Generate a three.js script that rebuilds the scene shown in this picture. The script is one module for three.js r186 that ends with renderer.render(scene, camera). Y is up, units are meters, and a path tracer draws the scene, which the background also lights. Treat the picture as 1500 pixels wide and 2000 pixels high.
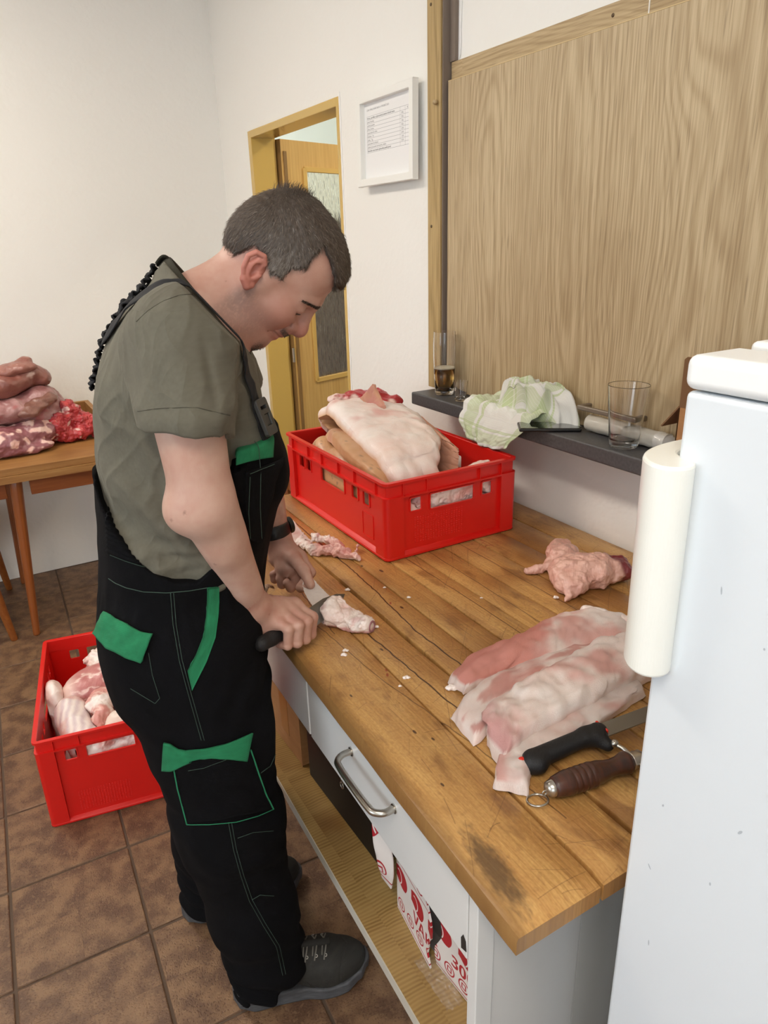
import * as THREE from 'three';
import { RoundedBoxGeometry } from 'three/addons/geometries/RoundedBoxGeometry.js';
import { RectAreaLightUniformsLib } from 'three/addons/lights/RectAreaLightUniformsLib.js';
import { mergeGeometries, mergeVertices, toCreasedNormals } from 'three/addons/utils/BufferGeometryUtils.js';

// ------------------------------------------------------------------ camera, light, exposure
const V = (x, y, z) => new THREE.Vector3(x, y, z);
const scene = new THREE.Scene();
const camera = new THREE.PerspectiveCamera(71.55, 0.75, 0.05, 60);
camera.position.set(0, 1.584, 0);
camera.quaternion.setFromRotationMatrix(new THREE.Matrix4().makeBasis(V(0.86068627, -0.02600347, 0.50847121), V(0.20248265, 0.9338008, -0.29498617), V(-0.46714015, 0.35684714, 0.80897478)));
camera.updateMatrixWorld(true);
scene.background = new THREE.Color(0.76, 0.88, 1.0);
scene.backgroundIntensity = 4.4;
const renderer = new THREE.WebGLRenderer({ antialias: true });
renderer.toneMapping = THREE.LinearToneMapping;
renderer.toneMappingExposure = 1.14;
renderer.shadowMap.enabled = true;
RectAreaLightUniformsLib.init();
const LAMP = { color: 0xfff4e6, power: 26 };
const ROOM = { x0: -2.6, x1: 1.335, z0: -3.845, z1: 2.3, h: 2.95 };

// ------------------------------------------------------------------ helpers: random, noise, names
function rng(seed) { let s = seed >>> 0; return () => { s = (s + 0x6D2B79F5) | 0; let t = Math.imul(s ^ (s >>> 15), 1 | s); t = (t + Math.imul(t ^ (t >>> 7), 61 | t)) ^ t; return ((t ^ (t >>> 14)) >>> 0) / 4294967296; }; }
const PERM = new Uint8Array(512);
{ const r = rng(77), a = Array.from({ length: 256 }, (_, i) => i); for (let i = 255; i > 0; i--) { const j = Math.floor(r() * (i + 1)); [a[i], a[j]] = [a[j], a[i]]; } for (let i = 0; i < 512; i++) PERM[i] = a[i & 255]; }
const fade = (t) => t * t * t * (t * (t * 6 - 15) + 10);
const grad = (h, x, y, z) => { const g = h & 15, u = g < 8 ? x : y, v = g < 4 ? y : g === 12 || g === 14 ? x : z; return ((g & 1) ? -u : u) + ((g & 2) ? -v : v); };
function noise(x, y = 0, z = 0) {
  const X = Math.floor(x), Y = Math.floor(y), Z = Math.floor(z); x -= X; y -= Y; z -= Z;
  const u = fade(x), v = fade(y), w = fade(z), xi = X & 255, yi = Y & 255, zi = Z & 255;
  const A = PERM[xi] + yi, AA = PERM[A & 255] + zi, AB = PERM[(A + 1) & 255] + zi, B = PERM[(xi + 1) & 255] + yi, BA = PERM[B & 255] + zi, BB = PERM[(B + 1) & 255] + zi;
  const L = (a, b, t) => a + t * (b - a);
  return L(L(L(grad(PERM[AA & 255], x, y, z), grad(PERM[BA & 255], x - 1, y, z), u), L(grad(PERM[AB & 255], x, y - 1, z), grad(PERM[BB & 255], x - 1, y - 1, z), u), v),
    L(L(grad(PERM[(AA + 1) & 255], x, y, z - 1), grad(PERM[(BA + 1) & 255], x - 1, y, z - 1), u), L(grad(PERM[(AB + 1) & 255], x, y - 1, z - 1), grad(PERM[(BB + 1) & 255], x - 1, y - 1, z - 1), u), v), w);
}
function fbm(x, y, z = 0, oct = 4) { let s = 0, a = 0.5, f = 1; for (let i = 0; i < oct; i++) { s += a * noise(x * f, y * f, z * f); f *= 2.03; a *= 0.5; } return s; }
const clamp = (x, a = 0, b = 1) => Math.min(b, Math.max(a, x));
const sstep = (a, b, x) => { const t = clamp((x - a) / (b - a)); return t * t * (3 - 2 * t); };
const mix = (a, b, t) => a + (b - a) * t;
const used = {};
function numbered(n) { const k = used[n] = (used[n] ?? -1) + 1; return k ? `${n}_${String(k).padStart(3, '0')}` : n; }
function add(o, parent) { (parent ?? scene).add(o); o.traverse((m) => { if (m.isMesh) { m.castShadow = true; m.receiveShadow = true; } }); return o; }
function tag(o, label, category, group, kind) { o.userData.label = label; o.userData.category = category; if (group) o.userData.group = group; if (kind) o.userData.kind = kind; return o; }
function thing(name, label, category, pos = [0, 0, 0], turn = 0, group) { const o = new THREE.Group(); o.name = numbered(name); o.position.set(...pos); o.rotation.y = turn; tag(o, label, category, group); scene.add(o); return o; }
function mesh(name, geo, mat, parent) { if (Array.isArray(geo)) geo = merge(geo); const m = new THREE.Mesh(geo, mat); m.name = parent ? name : numbered(name); return add(m, parent); }
function struct(name, geo, mat, parent) { const m = mesh(name, geo, mat, parent); if (!parent) m.userData.kind = 'structure'; return m; }
function merge(list) {
  const keepC = list.some((g) => g.attributes.color);
  const out = list.map((g) => { g = g.index ? g.toNonIndexed() : g.clone(); for (const k of Object.keys(g.attributes)) if (!['position', 'normal', 'uv', 'color'].includes(k)) g.deleteAttribute(k); if (!g.attributes.normal) g.computeVertexNormals();
    if (!g.attributes.uv) g.setAttribute('uv', new THREE.BufferAttribute(new Float32Array(g.attributes.position.count * 2), 2));
    if (keepC && !g.attributes.color) g.setAttribute('color', new THREE.BufferAttribute(new Float32Array(g.attributes.position.count * 3).fill(1), 3)); return g; });
  return mergeGeometries(out);
}
// box with world-metre uv; r rounds the edges
function box(x0, x1, y0, y1, z0, z1, r = 0.002) {
  const w = x1 - x0, h = y1 - y0, d = z1 - z0;
  const g = r > 0 ? new RoundedBoxGeometry(w, h, d, 2, Math.min(r, w / 2.01, h / 2.01, d / 2.01)) : new THREE.BoxGeometry(w, h, d);
  g.translate((x0 + x1) / 2, (y0 + y1) / 2, (z0 + z1) / 2); return boxUV(g);
}
function boxUV(g, s = 1) {
  const p = g.attributes.position, n = g.attributes.normal, uv = new Float32Array(p.count * 2);
  for (let i = 0; i < p.count; i++) { const a = Math.abs(n.getX(i)), b = Math.abs(n.getY(i)), c = Math.abs(n.getZ(i));
    if (a >= b && a >= c) { uv[2 * i] = p.getZ(i) * s; uv[2 * i + 1] = p.getY(i) * s; } else if (b >= c) { uv[2 * i] = p.getX(i) * s; uv[2 * i + 1] = p.getZ(i) * s; } else { uv[2 * i] = p.getX(i) * s; uv[2 * i + 1] = p.getY(i) * s; } }
  g.setAttribute('uv', new THREE.BufferAttribute(uv, 2)); return g;
}
function tube(pts, r, seg = 24, rad = 8, closed = false) { return new THREE.TubeGeometry(new THREE.CatmullRomCurve3(pts.map((p) => Array.isArray(p) ? V(...p) : p), closed), seg, r, rad, closed); }
function lathe(pts, seg = 40) { return new THREE.LatheGeometry(pts.map(([r, y]) => new THREE.Vector2(r, y)), seg); }
function extrude(shape, depth, bevel = 0, curve = 10) { return new THREE.ExtrudeGeometry(shape, { depth, bevelEnabled: bevel > 0, bevelSize: bevel, bevelThickness: bevel, bevelSegments: 2, curveSegments: curve }); }
function poly(pts) { return new THREE.Shape(pts.map(([x, y]) => new THREE.Vector2(x, y))); }
function rrect(x0, y0, x1, y1, r, cls = THREE.Shape) { const s = new cls(); s.moveTo(x0 + r, y0); s.lineTo(x1 - r, y0); s.absarc(x1 - r, y0 + r, r, -Math.PI / 2, 0); s.lineTo(x1, y1 - r); s.absarc(x1 - r, y1 - r, r, 0, Math.PI / 2); s.lineTo(x0 + r, y1); s.absarc(x0 + r, y1 - r, r, Math.PI / 2, Math.PI); s.lineTo(x0, y0 + r); s.absarc(x0 + r, y0 + r, r, Math.PI, Math.PI * 1.5); return s; }
// a smooth grid surface from f(u, v) -> Vector3 (and closed in v when asked)
function sheet(f, nu, nv, uvf) {
  const pos = [], uv = [], idx = [];
  for (let i = 0; i <= nu; i++) for (let j = 0; j <= nv; j++) { const p = f(i / nu, j / nv); pos.push(p.x, p.y, p.z); const q = uvf ? uvf(i / nu, j / nv) : [i / nu, j / nv]; uv.push(q[0], q[1]); }
  for (let i = 0; i < nu; i++) for (let j = 0; j < nv; j++) { const a = i * (nv + 1) + j, b = a + 1, c = a + nv + 1, d = c + 1; idx.push(a, b, c, b, d, c); }
  const g = new THREE.BufferGeometry(); g.setAttribute('position', new THREE.Float32BufferAttribute(pos, 3)); g.setAttribute('uv', new THREE.Float32BufferAttribute(uv, 2)); g.setIndex(idx); g.computeVertexNormals(); return g;
}
// give a sheet thickness t along -normal
function thicken(g, nu, nv, t) {
  const p = g.attributes.position, n = g.attributes.normal, uv = g.attributes.uv, N = p.count, pos = [], u2 = [], idx = [...g.index.array];
  for (let i = 0; i < N; i++) { pos.push(p.getX(i), p.getY(i), p.getZ(i)); u2.push(uv.getX(i), uv.getY(i)); }
  for (let i = 0; i < N; i++) { pos.push(p.getX(i) - n.getX(i) * t, p.getY(i) - n.getY(i) * t, p.getZ(i) - n.getZ(i) * t); u2.push(uv.getX(i), uv.getY(i)); }
  const M = g.index.count; for (let i = 0; i < M; i += 3) idx.push(g.index.array[i] + N, g.index.array[i + 2] + N, g.index.array[i + 1] + N);
  const ring = []; for (let j = 0; j <= nv; j++) ring.push(j); for (let i = 1; i <= nu; i++) ring.push(i * (nv + 1) + nv); for (let j = nv - 1; j >= 0; j--) ring.push(nu * (nv + 1) + j); for (let i = nu - 1; i > 0; i--) ring.push(i * (nv + 1));
  for (let k = 0; k < ring.length; k++) { const a = ring[k], b = ring[(k + 1) % ring.length]; idx.push(a, a + N, b, b, a + N, b + N); }
  const o = new THREE.BufferGeometry(); o.setAttribute('position', new THREE.Float32BufferAttribute(pos, 3)); o.setAttribute('uv', new THREE.Float32BufferAttribute(u2, 2)); o.setIndex(idx); o.computeVertexNormals(); return o;
}
// ------------------------------------------------------------------ distance fields
const smin = (a, b, k) => { const h = Math.max(k - Math.abs(a - b), 0) / k; return Math.min(a, b) - h * h * k * 0.25; };
const smax = (a, b, k) => -smin(-a, -b, k);
function cap(ax, ay, az, ra, bx, by, bz, rb) { const dx = bx - ax, dy = by - ay, dz = bz - az, L = dx * dx + dy * dy + dz * dz || 1e-9; return (x, y, z) => { const px = x - ax, py = y - ay, pz = z - az; const t = clamp((px * dx + py * dy + pz * dz) / L); const qx = px - dx * t, qy = py - dy * t, qz = pz - dz * t; return Math.sqrt(qx * qx + qy * qy + qz * qz) - (ra + (rb - ra) * t); }; }
function ell(cx, cy, cz, rx, ry, rz) { const m = Math.min(rx, ry, rz); return (x, y, z) => { const px = (x - cx) / rx, py = (y - cy) / ry, pz = (z - cz) / rz; const k0 = Math.sqrt(px * px + py * py + pz * pz); const qx = px / rx, qy = py / ry, qz = pz / rz; const k1 = Math.sqrt(qx * qx + qy * qy + qz * qz); return k1 < 1e-6 ? -m : k0 * (k0 - 1) / k1; }; }
function chain(pts, radii, k) { const cs = []; for (let i = 0; i + 1 < pts.length; i++) cs.push(cap(...pts[i], radii[i], ...pts[i + 1], radii[i + 1])); return (x, y, z) => { let d = 1e9; for (const c of cs) d = k ? smin(d, c(x, y, z), k) : Math.min(d, c(x, y, z)); return d; }; }
function union(list, k) { return (x, y, z) => { let d = 1e3; for (const f of list) d = smin(d, f(x, y, z), k); return d; }; }
// naive surface nets over a box; the vertices are then pulled onto the surface; colour(x,y,z,n) may give vertex colours
function nets(f, lo, hi, h, colour, uvf, step) {
  const nx = Math.ceil((hi[0] - lo[0]) / h) + 1, ny = Math.ceil((hi[1] - lo[1]) / h) + 1, nz = Math.ceil((hi[2] - lo[2]) / h) + 1;
  const G = new Float32Array(nx * ny * nz); let q = 0;
  const skip = step ?? 1.6; // far from the surface a row is filled with lower bounds instead of being evaluated
  for (let k = 0; k < nz; k++) for (let j = 0; j < ny; j++) { const y = lo[1] + j * h, z = lo[2] + k * h; let i = 0; q = (k * ny + j) * nx; while (i < nx) { const d = f(lo[0] + i * h, y, z); G[q + i] = d; let n = Math.floor(Math.abs(d) / h / skip) - 2; i++; while (n-- > 0 && i < nx) { G[q + i] = d > 0 ? h : -h; i++; } } }
  const vi = new Int32Array(nx * ny * nz).fill(-1), pos = [], idx = [];
  const E = [[0, 1], [0, 2], [0, 4], [1, 3], [1, 5], [2, 3], [2, 6], [3, 7], [4, 5], [4, 6], [5, 7], [6, 7]], v = new Float64Array(8);
  const X = 1, Y = nx, Z = nx * ny;
  for (let k = 0; k + 1 < nz; k++) for (let j = 0; j + 1 < ny; j++) for (let i = 0; i + 1 < nx; i++) {
    const b = k * Z + j * Y + i; let mask = 0;
    for (let c = 0; c < 8; c++) { v[c] = G[b + (c & 1) * X + ((c >> 1) & 1) * Y + (c >> 2) * Z]; if (v[c] < 0) mask |= 1 << c; }
    if (!mask || mask === 255) continue;
    let sx = 0, sy = 0, sz = 0, n = 0;
    for (const [a, c] of E) { const A = v[a], C = v[c]; if ((A < 0) === (C < 0)) continue; const t = A / (A - C); sx += mix(a & 1, c & 1, t); sy += mix((a >> 1) & 1, (c >> 1) & 1, t); sz += mix(a >> 2, c >> 2, t); n++; }
    vi[b] = pos.length / 3; pos.push(lo[0] + (i + sx / n) * h, lo[1] + (j + sy / n) * h, lo[2] + (k + sz / n) * h);
  }
  for (let k = 1; k + 1 < nz; k++) for (let j = 1; j + 1 < ny; j++) for (let i = 1; i + 1 < nx; i++) {
    const b = k * Z + j * Y + i, s = G[b] < 0;
    const face = (o, u, w) => { if (s === (G[b + o] < 0)) return; const a = vi[b], c = vi[b - u], d = vi[b - u - w], e = vi[b - w]; if (a < 0 || c < 0 || d < 0 || e < 0) return; if (s) idx.push(a, c, d, a, d, e); else idx.push(a, d, c, a, e, d); };
    face(X, Y, Z); face(Y, Z, X); face(Z, X, Y);
  }
  const P = new Float32Array(pos), N = new Float32Array(pos.length), C = colour ? new Float32Array(pos.length) : null, U = new Float32Array(pos.length / 3 * 2), e = h * 0.5;
  for (let i = 0; i < P.length; i += 3) {
    let x = P[i], y = P[i + 1], z = P[i + 2], d = f(x, y, z), gx = f(x + e, y, z) - f(x - e, y, z), gy = f(x, y + e, z) - f(x, y - e, z), gz = f(x, y, z + e) - f(x, y, z - e), L = Math.hypot(gx, gy, gz) || 1;
    const s = clamp(d * 2 * e / L, -0.4 * h, 0.4 * h); gx /= L; gy /= L; gz /= L; x -= gx * s; y -= gy * s; z -= gz * s; P[i] = x; P[i + 1] = y; P[i + 2] = z; N[i] = gx; N[i + 1] = gy; N[i + 2] = gz;
    if (C) { const c = colour(x, y, z, gx, gy, gz); C[i] = c[0]; C[i + 1] = c[1]; C[i + 2] = c[2]; }
    const w = uvf ? uvf(x, y, z, gx, gy, gz) : [x + z, y + z * 0.3]; U[i / 3 * 2] = w[0]; U[i / 3 * 2 + 1] = w[1];
  }
  const g = new THREE.BufferGeometry(); g.setAttribute('position', new THREE.BufferAttribute(P, 3)); g.setAttribute('normal', new THREE.BufferAttribute(N, 3)); g.setAttribute('uv', new THREE.BufferAttribute(U, 2)); if (C) g.setAttribute('color', new THREE.BufferAttribute(C, 3));
  g.setIndex(idx); return g;
}
// ------------------------------------------------------------------ textures and materials
const lin = (c) => { const k = new THREE.Color(c); return [k.r, k.g, k.b]; };
const srgb = (c) => { const n = parseInt(c.slice(1), 16); return [n >> 16, (n >> 8) & 255, n & 255]; };
const mix3 = (a, b, t) => [mix(a[0], b[0], t), mix(a[1], b[1], t), mix(a[2], b[2], t)];
function tex(w, h, f, rx = 1, ry = 1, isColor = true) {
  const d = new Uint8Array(w * h * 4); let o = 0;
  for (let j = 0; j < h; j++) for (let i = 0; i < w; i++) { const c = f((i + 0.5) / w, (j + 0.5) / h); if (isColor) { d[o] = clamp(c[0], 0, 255); d[o + 1] = clamp(c[1], 0, 255); d[o + 2] = clamp(c[2], 0, 255); } else d[o] = d[o + 1] = d[o + 2] = clamp(c * 255, 0, 255); d[o + 3] = 255; o += 4; }
  return finish(new THREE.DataTexture(d, w, h), rx, ry, isColor);
}
function finish(t, rx, ry, isColor) { t.wrapS = t.wrapT = THREE.RepeatWrapping; t.repeat.set(rx, ry); t.magFilter = THREE.LinearFilter; t.minFilter = THREE.LinearMipmapLinearFilter; t.generateMipmaps = true; if (isColor) t.colorSpace = THREE.SRGBColorSpace; t.needsUpdate = true; return t; }
function canvasTex(w, h, draw, rx = 1, ry = 1, isColor = true) { const c = document.createElement('canvas'); c.width = w; c.height = h; draw(c.getContext('2d'), w, h); return finish(new THREE.CanvasTexture(c), rx, ry, isColor); }
function mat(o) { const { bump, ...r } = o; if (r.color === undefined && !r.map) r.color = 0xffffff; const phys = ['clearcoat', 'transmission', 'sheen', 'ior', 'specularIntensity', 'anisotropy', 'sheenColor'].some((k) => k in r); const m = new (phys ? THREE.MeshPhysicalMaterial : THREE.MeshStandardMaterial)(r); if (bump) { m.bumpMap = bump[0]; m.bumpScale = bump[1]; } return m; }
const rayO = camera.position.clone(), FPX = 1387.95;
function rayAt(px, py) { return V(px - 750, -(py - 1000), -FPX).normalize().applyQuaternion(camera.quaternion); }
// ------------------------------------------------------------------ room shell
const plasterBump = tex(512, 512, (u, v) => 0.5 + 0.5 * fbm(u * 60, v * 60, 3, 4) + 0.15 * noise(u * 9, v * 9, 1), 0.8, 0.8, false);
const M = {};
M.wall = mat({ color: '#f4f2ec', roughness: 0.92, bump: [plasterBump, 0.0022] });
M.ceiling = mat({ color: '#f2f0ec', roughness: 0.95 });
M.chip = mat({ color: '#f6f5f2', roughness: 0.9, bump: [plasterBump, 0.004] });
M.ochre = mat({ color: '#d4b05c', roughness: 0.22, clearcoat: 0.5, clearcoatRoughness: 0.1 });
M.hole = mat({ color: '#2a221c', roughness: 0.9 });
const R_ = ROOM, T = 0.12;
// right wall with the doorway (opening z -3.455..-2.548, y 0..2.065)
struct('wall_right', [box(R_.x1, R_.x1 + 0.1, 0, R_.h, -2.548, R_.z1 + T, 0), box(R_.x1, R_.x1 + 0.1, 2.065, R_.h, -3.455, -2.548, 0), box(R_.x1, R_.x1 + 0.1, 0, R_.h, R_.z0 - T, -3.455, 0)], M.wall);
struct('wall_left', box(R_.x0 - T, R_.x1, 0, R_.h, R_.z0 - T, R_.z0, 0), M.wall);
// wall behind the camera with two windows, side wall with one
const WIN = [[-2.35, -0.85]], WY = [0.85, 2.45];
{
  const g = [box(R_.x0 - T, R_.x1, 0, WY[0], R_.z1, R_.z1 + T, 0), box(R_.x0 - T, R_.x1, WY[1], R_.h, R_.z1, R_.z1 + T, 0)];
  const xs = [R_.x0 - T, ...WIN.flat(), R_.x1]; for (let i = 0; i < xs.length; i += 2) g.push(box(xs[i], xs[i + 1], WY[0], WY[1], R_.z1, R_.z1 + T, 0));
  struct('wall_back', g, M.wall);
  M.pvc = mat({ color: '#f4f4f2', roughness: 0.35 });
  WIN.forEach(([a, b], i) => { const m = (a + b) / 2, z = R_.z1 + 0.06, w = 0.05; const o = struct(`window_${i + 1}`, [box(a, b, WY[0], WY[0] + w, z - 0.03, z + 0.03), box(a, b, WY[1] - w, WY[1], z - 0.03, z + 0.03), box(a, a + w, WY[0], WY[1], z - 0.03, z + 0.03), box(b - w, b, WY[0], WY[1], z - 0.03, z + 0.03), box(m - w / 2, m + w / 2, WY[0], WY[1], z - 0.03, z + 0.03)], M.pvc);
    for (const [c, d] of [[a + w, m - w / 2], [m + w / 2, b - w]]) mesh('pane', box(c, d, WY[0] + w, WY[1] - w, z - 0.003, z + 0.003, 0), mat({ color: '#ffffff', roughness: 0.0, transmission: 1, thickness: 0, ior: 1.45 }), o); });
  struct('wall_side', [box(R_.x0 - T, R_.x0, 0, R_.h, R_.z0, 0.1 - 1.5, 0), box(R_.x0 - T, R_.x0, 0, R_.h, 0.3, R_.z1, 0), box(R_.x0 - T, R_.x0, 0, WY[0], -1.4, 0.3, 0), box(R_.x0 - T, R_.x0, WY[1], R_.h, -1.4, 0.3, 0)], M.wall);
  const x = R_.x0 - 0.06, w = 0.05, a = -1.4, b = 0.3, m = (a + b) / 2; const o = struct('window_2', [box(x - 0.03, x + 0.03, WY[0], WY[0] + w, a, b), box(x - 0.03, x + 0.03, WY[1] - w, WY[1], a, b), box(x - 0.03, x + 0.03, WY[0], WY[1], a, a + w), box(x - 0.03, x + 0.03, WY[0], WY[1], b - w, b), box(x - 0.03, x + 0.03, WY[0], WY[1], m - w / 2, m + w / 2)], M.pvc);
  for (const [c, d] of [[a + w, m - w / 2], [m + w / 2, b - w]]) mesh('pane', box(x - 0.003, x + 0.003, WY[0] + w, WY[1] - w, c, d, 0), mat({ color: '#ffffff', roughness: 0, transmission: 1, thickness: 0, ior: 1.45 }), o);
}
struct('ceiling', box(R_.x0 - T, R_.x1 + 0.1, R_.h, R_.h + T, R_.z0 - T, R_.z1 + T, 0), M.ceiling);
// ceiling lamps (out of the frame)
function lamp(x, z, label) {
  const t = thing('ceiling_lamp', label, 'ceiling lamp', [x, R_.h, z]);
  mesh('housing', box(-0.17, 0.17, -0.05, 0, -0.62, 0.62, 0.01), M.pvc, t);
  mesh('diffuser', box(-0.15, 0.15, -0.06, -0.045, -0.6, 0.6, 0.004), mat({ color: '#ffffff', emissive: LAMP.color, emissiveIntensity: 1.2 }), t);
  const l = new THREE.RectAreaLight(LAMP.color, LAMP.power, 0.3, 1.2); l.position.set(x, R_.h - 0.064, z); l.lookAt(x, 0, z); scene.add(l);
}
lamp(-0.55, -2.55, 'white ceiling lamp over the far half of the room');
lamp(-0.55, 0.5, 'white ceiling lamp over the near half of the room');
// tiled floor: grout bed and tiles turned a little against the walls
const tileTex = [1, 2, 3, 4].map((s) => tex(512, 512, (u, v) => {
  const a = fbm(u * 5 + s * 13, v * 5, s, 5), b = fbm(u * 26, v * 26 + s * 7, s + 4, 4), c = fbm(u * 80, v * 55 + s, s + 9, 3);
  let col = mix3([132, 101, 73], [96, 69, 50], sstep(-0.28, 0.3, a + 0.2 * b));
  col = mix3(col, [150, 121, 88], sstep(0.08, 0.32, b) * 0.45);
  const pit = sstep(0.1, 0.24, c + 0.35 * a); return mix3(col, [76, 50, 36], pit * 0.5);
}, 1 / 0.3, 1 / 0.3));
const tileBump = tex(512, 512, (u, v) => { const a = fbm(u * 7, v * 7, 2, 4), c = fbm(u * 80, v * 55 + 2, 11, 3); return 0.7 + 0.5 * a - 0.45 * sstep(0.1, 0.24, c + 0.3 * a); }, 1 / 0.3, 1 / 0.3, false);
M.tiles = tileTex.map((t) => mat({ map: t, roughness: 0.5, bump: [tileBump, 0.0009] }));
M.grout = mat({ color: '#5d4c3f', roughness: 0.95 });
{
  const floor = struct('floor', box(R_.x0 - T, R_.x1 + 0.1, -0.12, -0.004, R_.z0 - T, R_.z1 + T, 0), M.grout);
  const S = 0.3035, gap = 0.006, rot = -0.035, ox = -0.0615, oz = -1.5, r = rng(5), ca = Math.cos(rot), sa = Math.sin(rot);
  const geos = [0, 1, 2, 3].map((k) => { const s = (S - gap) / 2, g = new RoundedBoxGeometry(s * 2, 0.016, s * 2, 2, 0.004); const p = g.attributes.position; for (let i = 0; i < p.count; i++) { const e = Math.max(Math.abs(p.getX(i)), Math.abs(p.getZ(i))) > s - 0.005 ? 0.0018 : 0; p.setX(i, p.getX(i) + e * noise(p.getZ(i) * 60, k * 9)); p.setZ(i, p.getZ(i) + e * noise(p.getX(i) * 60, k * 9 + 3)); } boxUV(g); if (k & 1) { const u = g.attributes.uv; for (let i = 0; i < u.count; i++) u.setXY(i, u.getY(i), -u.getX(i)); } return g; });
  for (let i = -9; i <= 5; i++) for (let j = -11; j <= 8; j++) {
    const lx = (i + 0.5) * S + 0.0, lz = (j + 0.5) * S, x = ox + 0.1765 + lx * ca + lz * sa - 0.0, z = oz + 0.086 - lx * sa + lz * ca;
    if (x < R_.x0 + S / 2 || x > R_.x1 + 0.02 || z < R_.z0 + 0.1 || z > 0.9) continue;
    const q = mesh('tile', geos[Math.floor(r() * 4)], M.tiles[Math.floor(r() * 4)], floor); q.position.set(x, -0.008 + (r() - 0.5) * 0.0012, z); q.rotation.y = rot + Math.floor(r() * 4) * Math.PI / 2;
  }
  // the rest of the floor behind the camera, out of every view
  mesh('screed', box(R_.x0, R_.x1, -0.02, -0.001, 1.15, R_.z1, 0), M.tiles[0], floor);
}
// small dirty nick line where the left wall meets the floor
// ------------------------------------------------------------------ oak veneer
function oak(u, v, seed, cath = 1) { // u across the grain (0..1), v along it
  const w = fbm(u * 3 + seed, v * 1.2, seed, 4), bend = fbm(u * 2.2 + seed * 3, v * 0.9, seed + 5, 3);
  const c0 = Math.abs(((u * 3.1 + seed * 0.37 + bend * 0.5) % 1 + 1) % 1 - 0.5) * 2; // distance from a heart line
  const arch = c0 * c0 * 9 * cath + v * 2.6 * cath * (1 - c0) + w * 1.6 + u * 22;
  let g = 0.5 + 0.5 * Math.sin(arch * 6.283 * 1.6); g = Math.pow(g, 2.2);
  const fine = fbm(u * 260, v * 7 + seed, seed + 2, 3), pore = sstep(0.16, 0.4, fbm(u * 420, v * 11, seed + 8, 2));
  return [g, fine, pore, w];
}
function oakTex(w, h, seed, A, B, cath, swap, sx, sy) {
  return tex(w, h, (a, b) => { const [u, v] = swap ? [b * sy, a * sx] : [a * sx, b * sy]; const [g, f, p, lo] = oak(u, v, seed, cath); let c = mix3(srgb(A), srgb(B), clamp(0.28 + 0.34 * g + 0.75 * f + 0.4 * lo)); return mix3(c, mix3(c, [80, 58, 36], 0.45), p * 0.6); }, 1, 1);
}
M.panel = mat({ map: oakTex(1536, 1536, 1.7, '#cdb894', '#9c835f', 1, false, 1, 1), roughness: 0.5 });
M.panel.map.repeat.set(1 / 1.05, 1 / 1.05); 
const stripTex = oakTex(1024, 256, 4.2, '#c6ae86', '#987e57', 0.8, true, 1, 0.14); stripTex.repeat.set(1 / 0.9, 1 / 0.14);
const stripTexV = oakTex(256, 1024, 6.1, '#c1a572', '#917748', 0.5, false, 0.12, 1); stripTexV.repeat.set(1 / 0.12, 1 / 1.1);
M.strip = mat({ map: stripTex, roughness: 0.55 }); M.stripV = mat({ map: stripTexV, roughness: 0.55 });
M.greyWoodShade = mat({ color: '#7d6f63', roughness: 0.7 });  // grey wood tone; on the post it stands in for shade
M.steel = mat({ color: '#b9b4ab', roughness: 0.28, metalness: 1 });
M.screw = mat({ color: '#5f4d38', roughness: 0.5, metalness: 0.4 });
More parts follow.
